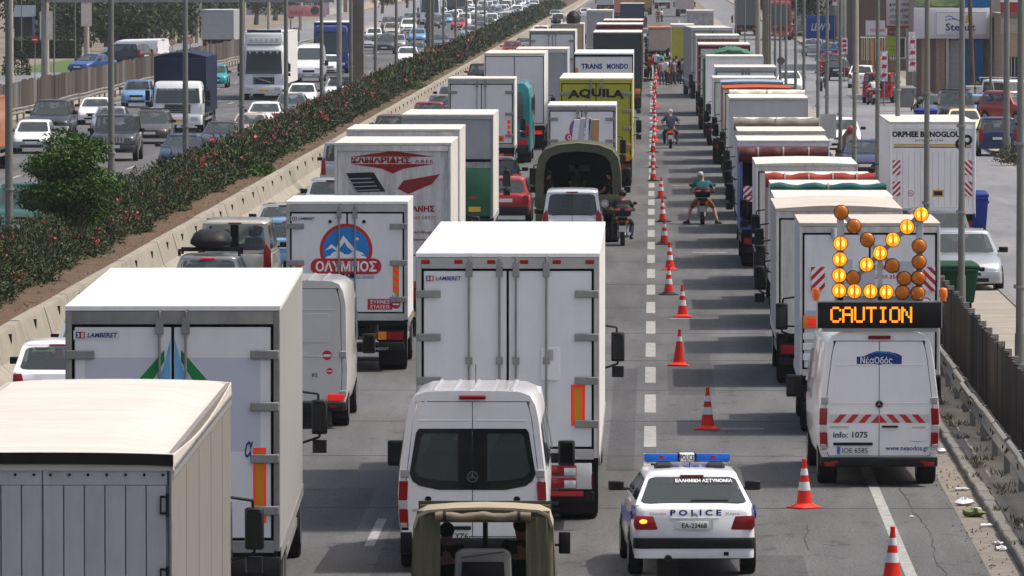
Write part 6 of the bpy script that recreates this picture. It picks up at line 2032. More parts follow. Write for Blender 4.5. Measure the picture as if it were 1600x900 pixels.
# ------------------------------------------------------------------ side street on the right
ss = [
    ('hatch', 'silver hatchback facing us on the verge behind the green bin', 1508, 110.7, P_SILV, True, 1.05, 3),
    ('suv', 'dark grey car parked behind the silver hatchback on the verge', 1470, 116.4, P_GREY, True, 1.0, 0),
    ('hatch', 'black car with red lamps between the verge cars and the removal lorry', 1440, 121.8, P_BLACK, False, 1.0, 0),
    ('suv', 'dark navy estate rear-on beside the kerb at the right edge', 1560, 188, P_NAVY, False, .95, 0),
    ('sedan', 'cream yellow taxi facing us in front of the shop', 1508, 205, P_CREAM, True, .98, 0),
    ('offroad', 'dark off-roader with a roof rack behind the cream taxi', 1496, 219, P_DARK, True, 1.0, 0),
    ('sedan', 'grey saloon parked left of the dark off-roader', 1468, 226, P_GREY, True, 1.0, 0),
    ('sedan', 'blue-grey saloon parked right of the dark off-roader', 1528, 226, P_LBLUE, True, 1.0, 0),
    ('offroad', 'red off-roader with its spare wheel on the back door', 1378, 257, P_RED, False, .98, -8),
    ('hatch', 'white hatchback rear-on with red lamps, before the red off-roader', 1349, 287, P_WHITE, False, 1.0, -5),
    ('sedan', 'black saloon rear-on ahead of the white hatchback', 1312, 304, P_BLACK, False, 1.0, -5),
    ('hatch', 'dark red car half hidden ahead of the black saloon', 1297, 322, P_DRED, False, 1.0, 0),
    ('hatch', 'blue hatchback parked past the bend of the side street', 1297, 363, P_BLUE, False, 1.0, -5),
    ('sedan', 'grey-blue saloon parked before the blue hoarding', 1273, 380, P_SILV, False, 1.05, -5),
    ('sedan', 'dark blue car driving towards us beside the pole row', 1352, 169, P_NAVY, True, 1.0, 0),
    ('hatch', 'white car nose behind the dark blue one', 1316, 192, P_WHITE, True, 1.0, 0),
    ('sedan', 'white saloon with a red nose lamp coming down the side street', 1234, 276, P_WHITE, True, .95, 0),
    ('hatch', 'dark hatchback at the far end of the side street', 1250, 462, P_DARK, False, 1.0, 0),
    ('hatch', 'silver-white hatchback at the far end of the side street', 1233, 470, P_SILV, False, 1.0, 0),
    ('suv', 'red car at the right edge beside the brick house', 1590, 222, P_RED, True, 1.0, 30),
    ('boxvan', 'white van behind the red car at the right edge', 1585, 234, P_WHITE, True, 1.0, 20),
]
for kd, lb, px_, d, pm, to, sc, yw in ss:
    t = car(kd, lb, xp(px_, d), d, pm, to=to, yaw=yw, group=GS, sc=sc)
    if 'roof rack' in lb:
        MB().box(-.7, .7, -1.3, .3, 1.84, 1.88).build('roof_rack', BLK, t, smooth=0)
    if 'spare' in lb:
        tm, rm = wheel_mesh(.33, .2)
        o = obj('spare_wheel', tm, t, (0, -2.22, 1.0))
        o.rotation_euler = (0, 0, PI / 2)
        obj('rim', rm, o)
    if 'taxi' in lb:
        MB().box(-.17, .17, -.2, -.1, 1.44, 1.55).build('roof_sign', PYEL, t, bev=.02)
t = truck('white removal lorry lettered ORPHEE BEINOGLOU on the verge', xp(1457, 127.5), 127.5, 2.44, 3.66, 6.0, side=WH, rearm=WHC, frame=WHC, roof=ROOFW, rear='plain', frame_w=.12, cabh=2.6, group=GS, name='removal_lorry', lod=0, platem=PLATEY)
text('ORPHEE BEINOGLOU', INK, t, -.18, 3.30, 1.95, .17, -.0065, bold=.05)
text('(010) 946 1100', INK, t, -.10, 3.12, .80, .07, -.0065, bold=.01)
panel(rect(0, 3.0, 2.2, .05), '-y', -.0065, .002).build('yellow_band', mat('print_ochre', (.58, .36, .06), .5), t, smooth=0)
MB().box(-1.1, 1.1, -.012, -.0065, 2.92, 2.95).build('dark_line', INK, t, smooth=0)
for cx, cz, r_ in ((.80, 3.02, .16), (.98, 3.14, .15)):
    b = MB().loft([[(cx + q * math.cos(2 * PI * i / 20), -.009, cz + q * math.sin(2 * PI * i / 20)) for i in range(20)] for q in (r_, r_ * .45)], False, False)
    b.build('monogram', INK, t, smooth=0)
gr_ = MB()
for i in range(13):
    gr_.box(-1.02 + .17 * i, -1.012 + .17 * i, -.010, -.0065, 1.25, 2.80)
gr_.build('panel_groove', GREYP, t, smooth=0)
for x, f in ((-1.02, 1), (1.02, -1)):
    for z in (1.75, 2.35):
        chevron(t, x, z, .22, .42, -.0125, flip=f)
b = panel(rect(.16, 1.62, .32, .20), '-y', -.0065, .004).build('orange_plate', mat('print_ochre'), t, smooth=0)
panel(rect(.16, 1.62, .24, .12), '-y', -.0108, .002).build('plate_core', INK, b, smooth=0)
b = panel(circ(-.62, 1.62, .085), '-y', -.0065, .003).build('speed_sticker', PRED, t, smooth=0)
panel(circ(-.62, 1.62, .065), '-y', -.0097, .001).build('speed_disc', PWHT, b, smooth=0)
text('80', INK, b, -.62, 1.62, .07, .06, -.011)
# far right street lorries
t = truck('bright red open-topped lorry standing across the end of the side street', xp(1217, 455), 455, 2.6, 4.3, 8, side=P_RED, rearm=P_RED, frame=P_RED, roof=mat('pink_roof', (.7, .25, .22), .6), to=True, cabh=4.0, cabm=P_RED, rear='plain', lod=2, group=GS)
truck('dark slate lorry beside the pillars at the end of the side street', xp(1168, 482), 482, 2.6, 4.2, 8, side=P_DARK, rearm=P_GREY, frame=P_DARK, roof=P_DARK, rear='plain', lod=2, group=GS)
MBN = mat('bin_blue', (.015, .035, .22), .5, var=.1)
MBG = mat('bin_green', (.012, .055, .03), .6, var=.15)
MBX = mat('bin_grey', (.19, .20, .20), .5, var=.15, dirt=.3)


def bin_(label, X, d, m, w=1.2, h=1.2, dp=.9, tall=False):
    t = thing('wheeled_bin', label, 'bin', (X, d, .05), 0, 'rubbish bins on the verge and pavement')
    rg = lambda z, k: [(x * w / 2 * k, dp / 2 + y * dp / 2 * k, z) for x, y in ((-1, -1), (1, -1), (1, 1), (-1, 1))]
    MB().loft([rg(.18, .80), rg(h * .85, 1.0)]).build('tub', m, t, bev=.03)
    MB().loft([rg(h * .855, 1.05), rg(h * .92, 1.05), rg(h, .75)]).build('lid', m, t, bev=.02)
    for sx in (-1, 1):
        MB().cyl((sx * w * .30, .2, .1), (sx * w * .30 + .06, .2, .1), .1, n=12).build('castor', RUB, t)
        MB().cyl((sx * w * .30, dp - .2, .1), (sx * w * .30 + .06, dp - .2, .1), .1, n=12).build('castor', RUB, t)
        MB().box(*sorted((sx * w * .5, sx * w * .56)), dp * .4, dp * .6, h * .7, h * .76).build('handle', m, t, smooth=0)
    MB().box(-w * .45, w * .45, -.06, -.0, h * .80, h * .84).build('rim', m, t, bev=.01)
    return t


bin_('dark green wheeled bin on the verge in front of the silver hatchback', xp(1493, 105), 105, MBG, 1.1, 1.15)
bin_('slim blue bin against the right side of the removal lorry', xp(1529, 134), 134.2, MBN, .62, 1.3, .8)
bin_('blue wheeled bin on the shop pavement left of the cream taxi', xp(1447, 214), 214, MBN, 1.05, 1.1)
bin_('tilted grey wheeled bin at the kerb beside the red off-roader', xp(1413, 243), 243, MBX, 1.2, 1.35)

# ------------------------------------------------------------------ riders, motorcycles, people
p = at(1098, 351)
motorbike('scooter with a big dark top case, ridden between the cones and the lorries', p.x, p.y - .1, 0, mat('scooter_yellow', (.40, .20, .02), .4), True, True)
person('grey-haired man in teal shirt and shorts riding a scooter, feet on the road', (p.x, p.y + .62 / K, -.02), 0, RIDE, cloth('teal', (.02, .125, .135)), cloth('shorts', (.22, .11, .03)), HAIRG, shorts=True,
       over=dict(kn_r=(.34, .22, .50), kn_l=(-.34, .22, .50), an_r=(.44, .02, .12), an_l=(-.44, .02, .12), toe_r=(.52, .14, .05), toe_l=(-.52, .14, .05), head=(-.03, .12, 1.40), top=(-.07, .12, 1.53)), sc=1.05)
p = at(1048, 232)
motorbike('motorcycle with a lit red tail lamp, farther up the open lane', p.x, p.y, 0, P_BLACK, False, False, lit=True)
person('grey-haired man in a navy shirt riding the farther motorcycle', (p.x, p.y + .62 / K, 0), 0, RIDE, cloth('navy', (.03, .04, .075)), cloth('dark', (.03, .03, .035)), HAIRG, sc=1.08)
motorbike('motorcycle with a rounded top case squeezed against the right side of the army lorry', xp(974, 132), 129.2, 0, P_DARK, True, False)
person('person in dark clothing on the motorcycle beside the army lorry', (xp(974, 132), 129.2 + .64 / K, 0), 0, RIDE, cloth('black', (.02, .02, .024)), cloth('dark'), hat=BLK)
p = at(1284, 143)
motorbike('motorcycle coming down the side street with its headlamp on', p.x, p.y + 1.8, PI, P_BLACK, False, False)
person('helmeted person in black riding down the side street', (p.x, p.y + (1.8 * K - .62) / K, 0), PI, RIDE, cloth('black'), cloth('black'), hat=P_DRED)
motorbike('dark motorcycle parked by the shop pavement left of the blue bin', xp(1441, 244), 238, .4, P_BLACK, True, False)
motorbike('red motorcycle at the kerb beside the red off-roader', xp(1358, 260), 254, .2, P_RED, False, False)
person('person sitting on the red motorcycle beside the red off-roader', (xp(1358, 260), 254 + .6 / K, 0), .2, RIDE, cloth('white', (.6, .6, .6)), cloth('dark'))
crowd = [
    (1015, 125, (.75, .07, .02), (.03, .03, .03), 'in an orange vest and black trousers, leftmost of the crowd', HAIRD),
    (1025, 118, (.66, .64, .66), (.04, .045, .06), 'in a white shirt behind the orange vest', HAIRD),
    (1034, 132, (.36, .26, .30), (.10, .11, .14), 'in a pinkish checked shirt and grey jeans beside the cones', HAIRD),
    (1041, 133, (.68, .68, .68), (.02, .02, .03), 'in a white shirt and black trousers seen from behind', HAIRD),
    (1032, 120, (.10, .42, .50), (.05, .06, .09), 'in a bright turquoise shirt', HAIRD),
    (1039, 118, (.02, .25, .10), (.03, .03, .04), 'in a green shirt behind the white shirts', HAIRD),
    (1047, 130, (.05, .05, .16), (.03, .03, .05), 'in a dark purple shirt in the middle of the crowd', HAIRD),
    (1053, 132, (.20, .16, .15), (.10, .08, .06), 'in a brown top near the grey container', HAIRD),
    (1057, 130, (.03, .07, .30), (.02, .03, .08), 'in a royal blue overall against the grey container', HAIRD),
    (1059, 121, (.40, .05, .04), (.05, .05, .06), 'in a red shirt with a white cap', None),
    (1051, 117, (.60, .16, .04), (.05, .05, .06), 'in an orange top farther back in the crowd', HAIRD),
    (1045, 114, (.30, .30, .32), (.05, .05, .06), 'in a grey top farther back in the crowd', HAIRD),
    (1066, 131, (.26, .25, .25), (.04, .04, .05), 'in a grey shirt, rightmost by the container wheels', HAIRD),
    (1012, 84, (.10, .11, .09), (.07, .07, .06), 'in khaki, walking alone on the road before the crowd', HAIRD),
    (1018, 90, (.08, .09, .14), (.05, .05, .08), 'in dark blue beside the khaki walker', HAIRD),
    (1003, 52, (.03, .10, .10), (.03, .04, .04), 'in dark green beside the maroon trailers', HAIRD),
    (1008, 50, (.60, .12, .10), (.06, .05, .05), 'in a pink top beside the maroon trailers', HAIRD),
    (1028, 36, (.30, .02, .03), (.03, .03, .04), 'in dark red far ahead on the road', HAIRD),
    (1034, 34, (.62, .60, .60), (.03, .03, .04), 'in white far ahead on the road', HAIRD),
]
random.seed(3)
for i, (px_, py_, sh_, tr_, lb, hr) in enumerate(crowd):
    p = at(px_, py_)
    if p.y < 275 and px_ > 1060:
        p.x = min(p.x, xp(1062, p.y))
    person('person ' + lb, (p.x, p.y, 0), random.uniform(-1.2, 1.2), STAND, cloth('crowd_%d' % i, sh_), cloth('crowd_leg_%d' % i, tr_), hr or HAIRD, sc=random.uniform(.98, 1.06), hat=None if hr else PWHT, group='people gathered on the road', over=dict(an_l=(-.13, .10, .09), toe_l=(-.14, .27, .03)) if i % 2 else dict(wr_r=(.16, .28, 1.05)))
# seated figure near the pole row
t = thing('covered_motorcycle', 'motorcycle under a brown cover beside the white car nose', 'motorcycle', (xp(1328, 178), 178, 0), .2)
MB().loft([rrect(-.5 - a, .6 + a, w_, z, .2) for z, w_, a in ((.02, .50, .3), (.5, .46, .25), (.95, .36, .1), (1.25, .24, -.1), (1.5, .12, -.35))]).build('cover', mat('brown_cover', (.13, .10, .075), .9, var=.25, bump=.5, bscale=6), t, smooth=70)
MB().sph((0, -.2, 1.52), (.16, .16, .16), 12, 7).build('helmet', P_RED, t, smooth=80)

# ------------------------------------------------------------------ cones
CRED = mat('cone_red', (.62, .028, .016), .45, var=.10, dirt=.12, dirtcol=(.25, .05, .04))
CWH = mat('cone_reflective', (.55, .57, .58), .35, var=.06, dirt=.15, dirtcol=(.35, .33, .3))
cb = MB().loft([rrect(-.21, .21, .21, z, .05) for z in (0, .025)])
cb.loft([rrect(-.19, .19, .19, .025, .06), rrect(-.125, .125, .125, .075, .11)])
cbase = cb.mesh('cone_foot', CRED, bev=.004, seg=1)
cbase_d = cb.mesh('cone_foot', BLK, bev=.004, seg=1)
cbody = MB().lathe([(.122, .07), (.030, .70), (.034, .72), (.034, .745), (.022, .75), (.001, .75)], 20).mesh('cone_body', CRED)
rad = lambda z: .122 + (.030 - .122) * (z - .07) / .63 + .0025
band = lambda a, b: MB().loft([[(rad(z) * math.cos(2 * PI * i / 20), rad(z) * math.sin(2 * PI * i / 20), z) for i in range(20)] for z in (a, b)], False, False)
bl_ = band(.27, .40).mesh('reflective_band', CWH)
bu_ = band(.50, .60).mesh('reflective_band', CWH)
cones = [(1395, 912), (1258, 795), (1106, 672), (1061, 572), (1067, 496), (1045, 461), (1047, 422), (1038, 382), (1036, 347), (1033, 310), (1021, 283), (1021, 262), (1021, 238), (1022.5, 220), (1022.5, 204), (1023, 190), (1022, 178), (1023, 167), (1022, 157), (1023.5, 149), (1022, 141), (1024, 134), (1024, 127), (1025, 121), (1025, 115)]
for i, (px_, py_) in enumerate(cones):
    p = at(px_, py_)
    lb = ['red and white cone cut off by the lower edge, below the service van', 'red and white cone at the left rear corner of the service van'][i] if i < 2 else 'red and white traffic cone, %s of the row counting away from us' % ORD[i]
    t = thing('traffic_cone', lb, 'traffic cone', (p.x, p.y, .004), random.uniform(0, 1.5), 'row of traffic cones closing the right lane')
    t.rotation_euler = (R(random.uniform(-1.6, 1.6)), R(random.uniform(-2, 2)), random.uniform(0, 1.5))
    dark = i in (5, 7, 8, 9, 10, 11, 12)
    obj('cone_foot', cbase_d if dark else cbase, t)
    obj('cone_body', cbody, t)
    obj('reflective_band', bu_, t)
    if i != 3:
        obj('reflective_band', bl_, t)
# ------------------------------------------------------------------ lamp posts, pillars, gantry
def lamp_post(label, X, d, group, r=.11, h=12.5, m=None, arm=2.2, sgn=1, collars=()):
    t = thing('lamp_post', label, 'lamp post', (X, d, 0), 0, group)
    MB().cyl((0, 0, 0), (0, 0, h), r, r * .62, 12).build('pole', m or POLEM, t)
    MB().cyl((0, 0, 0), (0, 0, .9), r * 1.25, r * 1.2, 12).build('base', m or POLEM, t)
    MB().tube([(0, 0, h - .1), (sgn * arm * .5, 0, h + .5), (sgn * arm, 0, h + .65)], .05, 8).build('arm', m or POLEM, t)
    MB().loft([rrect(-.14, .14, .14, h + .55, .06), rrect(-.16, .16, .30, h + .66, .08), rrect(-.10, .10, .22, h + .75, .06)]).build('lamp_head', GALV, t, smooth=60).location = (sgn * (arm + .25), 0, 0)
    for z in collars:
        c = MB().cyl((0, 0, z), (0, 0, z + .05), r * 1.25, r * 1.25, 12)
        c.box(-r * 1.5, -r * .9, -.04, .04, z - .01, z + .07)
        c.build('clamp', STEEL, t)
    return t


random.seed(21)
for i in range(16):
    lamp_post('grey lamp post in the flowering median, %s of its row counting away from us' % ORD[i], -16.95, 117.8 + 22.3 * i, 'lamp posts along the median hedge', r=.115, sgn=-1 if i % 2 else 1, collars=(2.2,))
for i, (px_, d) in enumerate([(1594, 88.5), (1502.5, 104.6), (1448, 117.8), (1402.5, 132), (1371, 143.6), (1335, 160), (1313, 172), (1292, 185), (1278, 195), (1256, 213.6), (1243, 226), (1228, 242), (1219, 253), (1211, 264), (1203, 277)]):
    lamp_post('slender grey post on the verge, %s of the right-hand row counting away from us' % ORD[i], xp(px_, d), d, 'row of slender posts on the verge', r=.085, h=11, arm=1.0, sgn=1, collars=(1.6 + random.uniform(0, 1.2), 4.4 + random.uniform(-.6, .6)))
for px_, d, r_, m_, lb in ((1572, 186, .15, POLEM, 'thick grey post on the far pavement beside the navy estate'), (1547, 232, .07, POLED, 'thin dark post in front of the brick house'), (1521, 244, .14, mat('wood_pole', (.10, .062, .040), .9, var=.25), 'dark brown wooden pole leaning in front of the blue shop wall'), (1337, 275, .20, POLEB, 'pale concrete pole beside the brown building'), (1184, 338, .21, POLEB, 'pale concrete pole beside the thick brown pillar on the right'), (1164, 330, .06, POLEM, 'thin post left of the pale concrete pole'), (1150, 338, .06, POLEM, 'thin post at the lorry with the brown planks')):
    t = lamp_post(lb, xp(px_, d), d, 'single posts on the right', r=r_, h=11, m=m_, arm=.6)
    if 'leaning' in lb:
        t.rotation_euler = (0, R(-2.2), 0)
for px_, d, w_, lb in ((560, 259, .66, 'wide brown pillar rising from the hedge, the nearer of two'), (672, 342, .62, 'wide brown pillar rising from the hedge, the farther of two'), (1196, 322, .46, 'thick brown pillar on the right beyond the pole row')):
    t = thing('pillar', lb, 'pillar', (xp(px_, d), d, 0))
    pm_ = mat('pillar_brown', (.15, .132, .108), .85, var=.18, dirt=.3)
    MB().loft([rrect(-w_ / 2, w_ / 2, w_ / 2, z, .05) for z in (0, 13)]).build('shaft', pm_, t)
    MB().loft([rrect(-w_ * .75, w_ * .75, w_ * .75, z, .05) for z in (0, .5)]).build('plinth', pm_, t)
    MB().box(-3, 3, -.3, .3, 13.0, 13.6).build('crossbeam', pm_, t)
gt = thing('gantry', 'grey overhead sign gantry crossing the oncoming lanes at the top left', 'gantry', (0, 250, 0))
MB().box(-33.8, -17.8, -.4, .4, 5.85, 7.2).build('panel_box', mat('gantry_grey', (.33, .33, .35), .5, .2, var=.1, dirt=.2), gt, bev=.03)
fr = MB()
for i in range(11):
    fr.box(-33.8 + 1.6 * i - .04, -33.8 + 1.6 * i + .04, -.46, -.402, 5.83, 7.2)
fr.build('panel_joint', STEEL, gt, smooth=0)
for x in (-34.0, -17.5):
    MB().cyl((x, 0, 0), (x, 0, 7.3), .16, .14, 12).build('leg', STEEL, gt)
random.seed(9)
for i, (px_, d, r_, bn) in enumerate([(16, 298, .20, 0), (72, 314, .20, 1), (135, 376, .24, 1), (213, 430, .22, 1), (236, 440, .20, 1), (259, 450, .22, 0), (268, 470, .20, 0), (308, 440, .22, 1), (382, 470, .2, 0), (420, 500, .2, 0), (470, 520, .25, 0), (33, 330, .05, 0), (84, 318, .06, 0), (117, 340, .06, 0)]):
    t = thing('roadside_pole', 'tall pole beyond the board fence, %s from the left edge' % ORD[[16, 33, 72, 84, 117, 135, 213, 236, 259, 268, 308, 382, 420, 470].index(px_)], 'pole', (xp(px_, d), d, 0), 0, 'poles beyond the far board fence')
    MB().cyl((0, 0, 0), (0, 0, 10.5), r_, r_ * .7, 12).build('pole', POLEB if r_ > .1 else POLEM, t)
    MB().box(-.9, .9, -.05, .05, 10.0, 10.12).build('crossarm', POLED, t, smooth=0)
    if bn:
        for sx in (-1, 1):
            MB().box(*sorted((sx * .16, sx * .45)), -.22, -.20, 2.6, 4.6).build('banner', mat('banner_pale', (.52, .46, .42), .8, var=.15), t, smooth=0)
        MB().box(-.44, .44, -.24, -.222, 2.65, 4.5).build('poster', mat('banner_white', (.60, .55, .50), .8, var=.2), t, smooth=0)

# ------------------------------------------------------------------ signs


def disc_sign(label, X, d, z, r, face_m, bar=None, pole_m=None, h=None, back=False):
    t = thing('road_sign', label, 'road sign', (X, d, 0))
    MB().cyl((0, .04, 0), (0, .04, z + r), .03, n=8).build('post', pole_m or POLEM, t)
    b = panel(circ(0, z, r, 24), '-y', 0, .012).build('disc', face_m, t, smooth=0)
    if bar == 'bar':
        panel(rect(0, z, r * 1.4, r * .32), '-y', -.0125, .002).build('bar', PWHT, b, smooth=0)
    if bar == 'turn':
        panel(circ(0, z, r * .78, 24), '-y', -.0125, .002).build('field', mat('sign_pale', (.55, .5, .47), .5), b, smooth=0)
        panel([(-r * .6, z + r * .5), (-r * .5, z + r * .6), (r * .6, z - r * .5), (r * .5, z - r * .6)], '-y', -.0148, .002).build('slash', PRED, b, smooth=0)
        panel([(-r * .05, z - r * .5), (r * .1, z - r * .5), (r * .1, z + r * .1), (-r * .3, z + r * .25), (-r * .45, z + r * .1), (-r * .05, z - .02 * r)], '-y', -.0148, .0015).build('arrow', INK, b, smooth=0)
    return t


disc_sign('red no-entry sign on a post at the upper left, in front of the shrubs', xp(54, 300), 300, 2.86, .22, PRED, 'bar')
disc_sign('no-turn sign beyond the blue canvas lorry, left one of the pair', xp(269, 300), 300, 2.72, .22, PRED, 'turn')
disc_sign('no-turn sign beyond the blue canvas lorry, right one of the pair', xp(297, 303), 303, 2.74, .22, PRED, 'turn')
disc_sign('dark round back of a road sign on the pole row', xp(1220, 251), 251, 2.57, .22, POLED)
t = thing('road_sign', 'grey rectangular back of a road sign beside the pole row', 'road sign', (xp(1294, 183), 183, 0))
MB().box(-.33, .33, -.01, .01, .95, 1.95).build('plate', GREYP, t, bev=.004, seg=1)
MB().cyl((0, .04, 0), (0, .04, 1.95), .03, n=8).build('post', POLEM, t)
# yellow-framed blue kerb sign near the lorry mirror and posters on the poles
PST = mat('poster_pink', (.60, .42, .44), .7, var=.5, scale=5, mottle=(.8, .75, .75))
for px_, d, z0, z1, w_, lb in ((1319, 300, 1.9, 3.0, .42, 'pink and white poster hanging beside the black saloon'), (1381, 252, 1.4, 3.1, .40, 'pink and white poster above the red off-roader'), (1425, 250, 2.0, 4.2, .42, 'tall pink and white poster above the grey bin'), (1304, 390, 4.2, 6.5, .4, 'narrow white and red banner at the blue hoarding')):
    t = thing('poster', lb, 'poster', (xp(px_, d), d, 0))
    MB().box(-w_ / 2, w_ / 2, -.02, .0, z0, z1).build('sheet', PST, t, smooth=0)
    MB().cyl((0, .05, 0), (0, .05, z1 + .2), .035, n=8).build('post', POLEM, t)
    b = MB()
    for i in range(3):
        z = z0 + (z1 - z0) * (.15 + .28 * i)
        b.prism([(-w_ * .4, -.0205, z), (w_ * .3, -.0205, z), (w_ * .42, -.0205, z + .18), (-w_ * .2, -.0205, z + .22)], (0, -.003, 0))
    b.build('print', mat('magenta_print', (.42, .02, .10), .6, var=.2), t, smooth=0)
t = thing('hoarding', 'blue hoarding with white slanted letters at the end of the side street', 'billboard', (xp(1283, 402), 402, 0))
MB().box(-1.35, 1.35, 0, .3, 1.1, 3.2).build('board', mat('hoarding_blue', (.02, .09, .36), .5, var=.06), t, bev=.03)
text('LEW B', PWHT, t, -.05, 2.15, 1.7, .65, -.002, bold=.02, shear=.25)
for x in (-1.1, 1.1):
    MB().box(x - .06, x + .06, .1, .2, 0, 1.1).build('post', STEEL, t)
t = thing('signboard', 'tall white signboard with a red frame and black Greek lettering', 'signboard', (xp(1406, 270), 270, 0))
MB().box(-.90, .90, 0, .18, 4.12, 8.0).build('frame', PRED, t, smooth=0)
MB().box(-.83, .83, -.02, 0, 4.25, 7.95).build('face', mat('sign_cream', (.62, .58, .54), .6, var=.06), t, smooth=0)
for i, s_ in enumerate(('ΤΗΛ. 210 28188', 'ΑΛΛΑΓΕΣ  ΤΑΙΝΙΕΣ', 'ΥΓΡΑΕΡΙΟ', 'ΔΙΑΝΡΟ ΠΙΝΑΚΑ', 'ΑΤΜΟΣ  ΑΕΡΙΑ', 'ΒΙΟΜΗΧΑΝΙΚΑ', 'ΒΙΟ  ΜΑΝΙΚΗ', 'ΚΑΥΣΤΗΡΕΣ')):
    text(s_, INK, t, .02, 4.45 + .36 * i, 1.35, .20, -.0205, bold=.02, shear=.12)
for x in (-.7, .7):
    MB().box(x - .06, x + .06, .02, .14, 0, 4.12).build('leg', STEEL, t)
MB().box(-.75, .0, -.03, .0, 3.72, 4.02).build('lower_plate', mat('sign_maroon', (.25, .03, .05), .5), t, smooth=0)
text('ΒΙΟΜΗΧ', PWHT, t, -.38, 3.87, .6, .12, -.0305)
t = thing('banner', 'lime green banner below the tall white signboard', 'banner', (xp(1394, 268), 268, 0))
MB().box(-.34, .34, -.02, .0, 2.55, 3.65).build('cloth', mat('lime_banner', (.44, .56, .03), .6, var=.05), t, smooth=0)
text('ΣΥΝΕΡΓΕΙΟ', INK, t, .0, 3.05, .45, .05, -.0205)
text('ΑΥΤΟΚΙΝ.', INK, t, .0, 2.85, .45, .05, -.0205)
for x in (-.34, .34):
    MB().cyl((x, .03, 0), (x, .03, 3.7), .025, n=8).build('post', STEEL, t)
t = thing('billboard', 'pink billboard beyond the oncoming lanes, under the gantry', 'billboard', (xp(478, 470), 470, 0))
MB().box(-2.1, 2.1, 0, .2, 2.2, 3.35).build('board', mat('billboard_pink', (.55, .24, .26), .6, var=.25, scale=.8), t, bev=.02)
text('ZULIA', PRED, t, -1.0, 2.62, 1.5, .36, -.003, bold=.03)
panel(circ(.95, 2.85, .46), '-y', -.001, .01).build('round_print', mat('billboard_dark', (.10, .07, .07), .6), t, smooth=0)
for x in (-1.6, 1.6):
    MB().box(x - .08, x + .08, .05, .15, 0, 2.2).build('leg', STEEL, t)

# ------------------------------------------------------------------ buildings
WINM = mat('window_dark', (.022, .028, .035), .15, var=.1)


def brickmat(key, c1, c2, mo, sc):
    m = bpy.data.materials.new(key)
    m.use_nodes = True
    N, L = m.node_tree.nodes, m.node_tree.links
    b = N['Principled BSDF']
    tc = N.new('ShaderNodeTexCoord')
    mp = N.new('ShaderNodeMapping')
    mp.inputs['Rotation'].default_value = (PI / 2, 0, 0)
    br = N.new('ShaderNodeTexBrick')
    for i, c in zip((1, 2, 3), (c1, c2, mo)):
        br.inputs[i].default_value = (*c, 1)
    br.inputs['Scale'].default_value = sc
    L.new(tc.outputs['Object'], mp.inputs[0])
    L.new(mp.outputs[0], br.inputs[0])
    L.new(br.outputs[0], b.inputs['Base Color'])
    b.inputs['Roughness'].default_value = .9
    MT[key] = m
    return m


BRK = brickmat('brick', (.42, .27, .16), (.34, .21, .13), (.40, .36, .30), 4.0)
STONE = brickmat('pale_stone', (.46, .42, .34), (.38, .34, .28), (.30, .27, .22), 2.0)


def building(label, x0, x1, y0, y1, h, wall, floors=2, wins=3, group=None, name='building', roofm=None, wm=None, side=True, awn=None):
    t = thing(name, label, 'building', ((x0 + x1) / 2, y0, 0), 0, group)
    w2, dp = (x1 - x0) / 2, (y1 - y0) * K
    MB().box(-w2, w2, 0, dp, 0, h).build('wall', wall, t, smooth=0)
    MB().box(-w2 - .15, w2 + .15, -.15, dp + .15, h + .002, h + .28).build('roof', roofm or CONC, t, smooth=0)
    fh = h / floors
    wmesh = MB().box(-.55, .55, -.012, .02, 0, fh * .48)
    wme = wmesh.mesh('window', wm or WINM, smooth=0)
    fr = MB()
    for a, b_, c, d_ in ((-.62, -.55, -.06, fh * .48 + .06), (.55, .62, -.06, fh * .48 + .06), (-.55, .55, -.06, 0), (-.55, .55, fh * .48, fh * .48 + .06), (-.03, .03, 0, fh * .48)):
        fr.box(a, b_, -.035, .02, c, d_)
    fme = fr.mesh('frame', mat('window_frame', (.55, .53, .50), .6), smooth=0)
    for f in range(floors):
        for i in range(wins):
            x = -w2 + 2 * w2 * (i + .5) / wins
            o = obj('window', wme, t, (x, 0, f * fh + fh * .32))
            obj('frame', fme, o)
        if side:
            s_ = -1 if (x0 + x1) > 0 else 1
            for i in range(max(1, int(dp / 4))):
                o = obj('window', wme, t, (s_ * w2, 2 + i * 4.0, f * fh + fh * .32))
                o.rotation_euler = (0, 0, -PI / 2 if s_ < 0 else PI / 2)
                obj('frame', fme, o)
    return t


# pool shop
SHW = mat('shop_white', (.68, .66, .70), .5, var=.04, dirt=.08, dirtcol=(.5, .48, .48))
SHB = mat('shop_blue', (.012, .15, .34), .5, var=.15)
t = thing('shop', 'shop with a wide white fascia, wave logo and blue side wall', 'shop', (15.4, 262, 0))
MB().box(0, 8, .4, 18, 0, 6.4).build('wall', mat('shop_wall', (.34, .28, .24), .8, var=.2), t, smooth=0)
MB().box(-.15, 4.25, -.35, .39, 3.62, 5.42).build('fascia', SHW, t, bev=.03)
fs = MB().box(1.15, 4.05, -.39, -.352, 3.86, 5.14).build('sign_panel', mat('sign_white', (.72, .72, .72), .4, var=.02), t, smooth=0)
fr = MB().box(1.13, 4.07, -.395, -.352, 3.83, 3.858).box(1.13, 4.07, -.395, -.352, 5.142, 5.17).box(1.13, 1.148, -.395, -.352, 3.858, 5.142)
fr.build('sign_frame', GREYP, t, smooth=0)
text('Stelart', NAVY, t, 2.55, 4.30, 1.75, .44, -.392, bold=.025)
text('PISCINES & SPA', mat('print_teal_grey', (.18, .34, .42), .5), t, 2.55, 3.98, 1.75, .12, -.392)
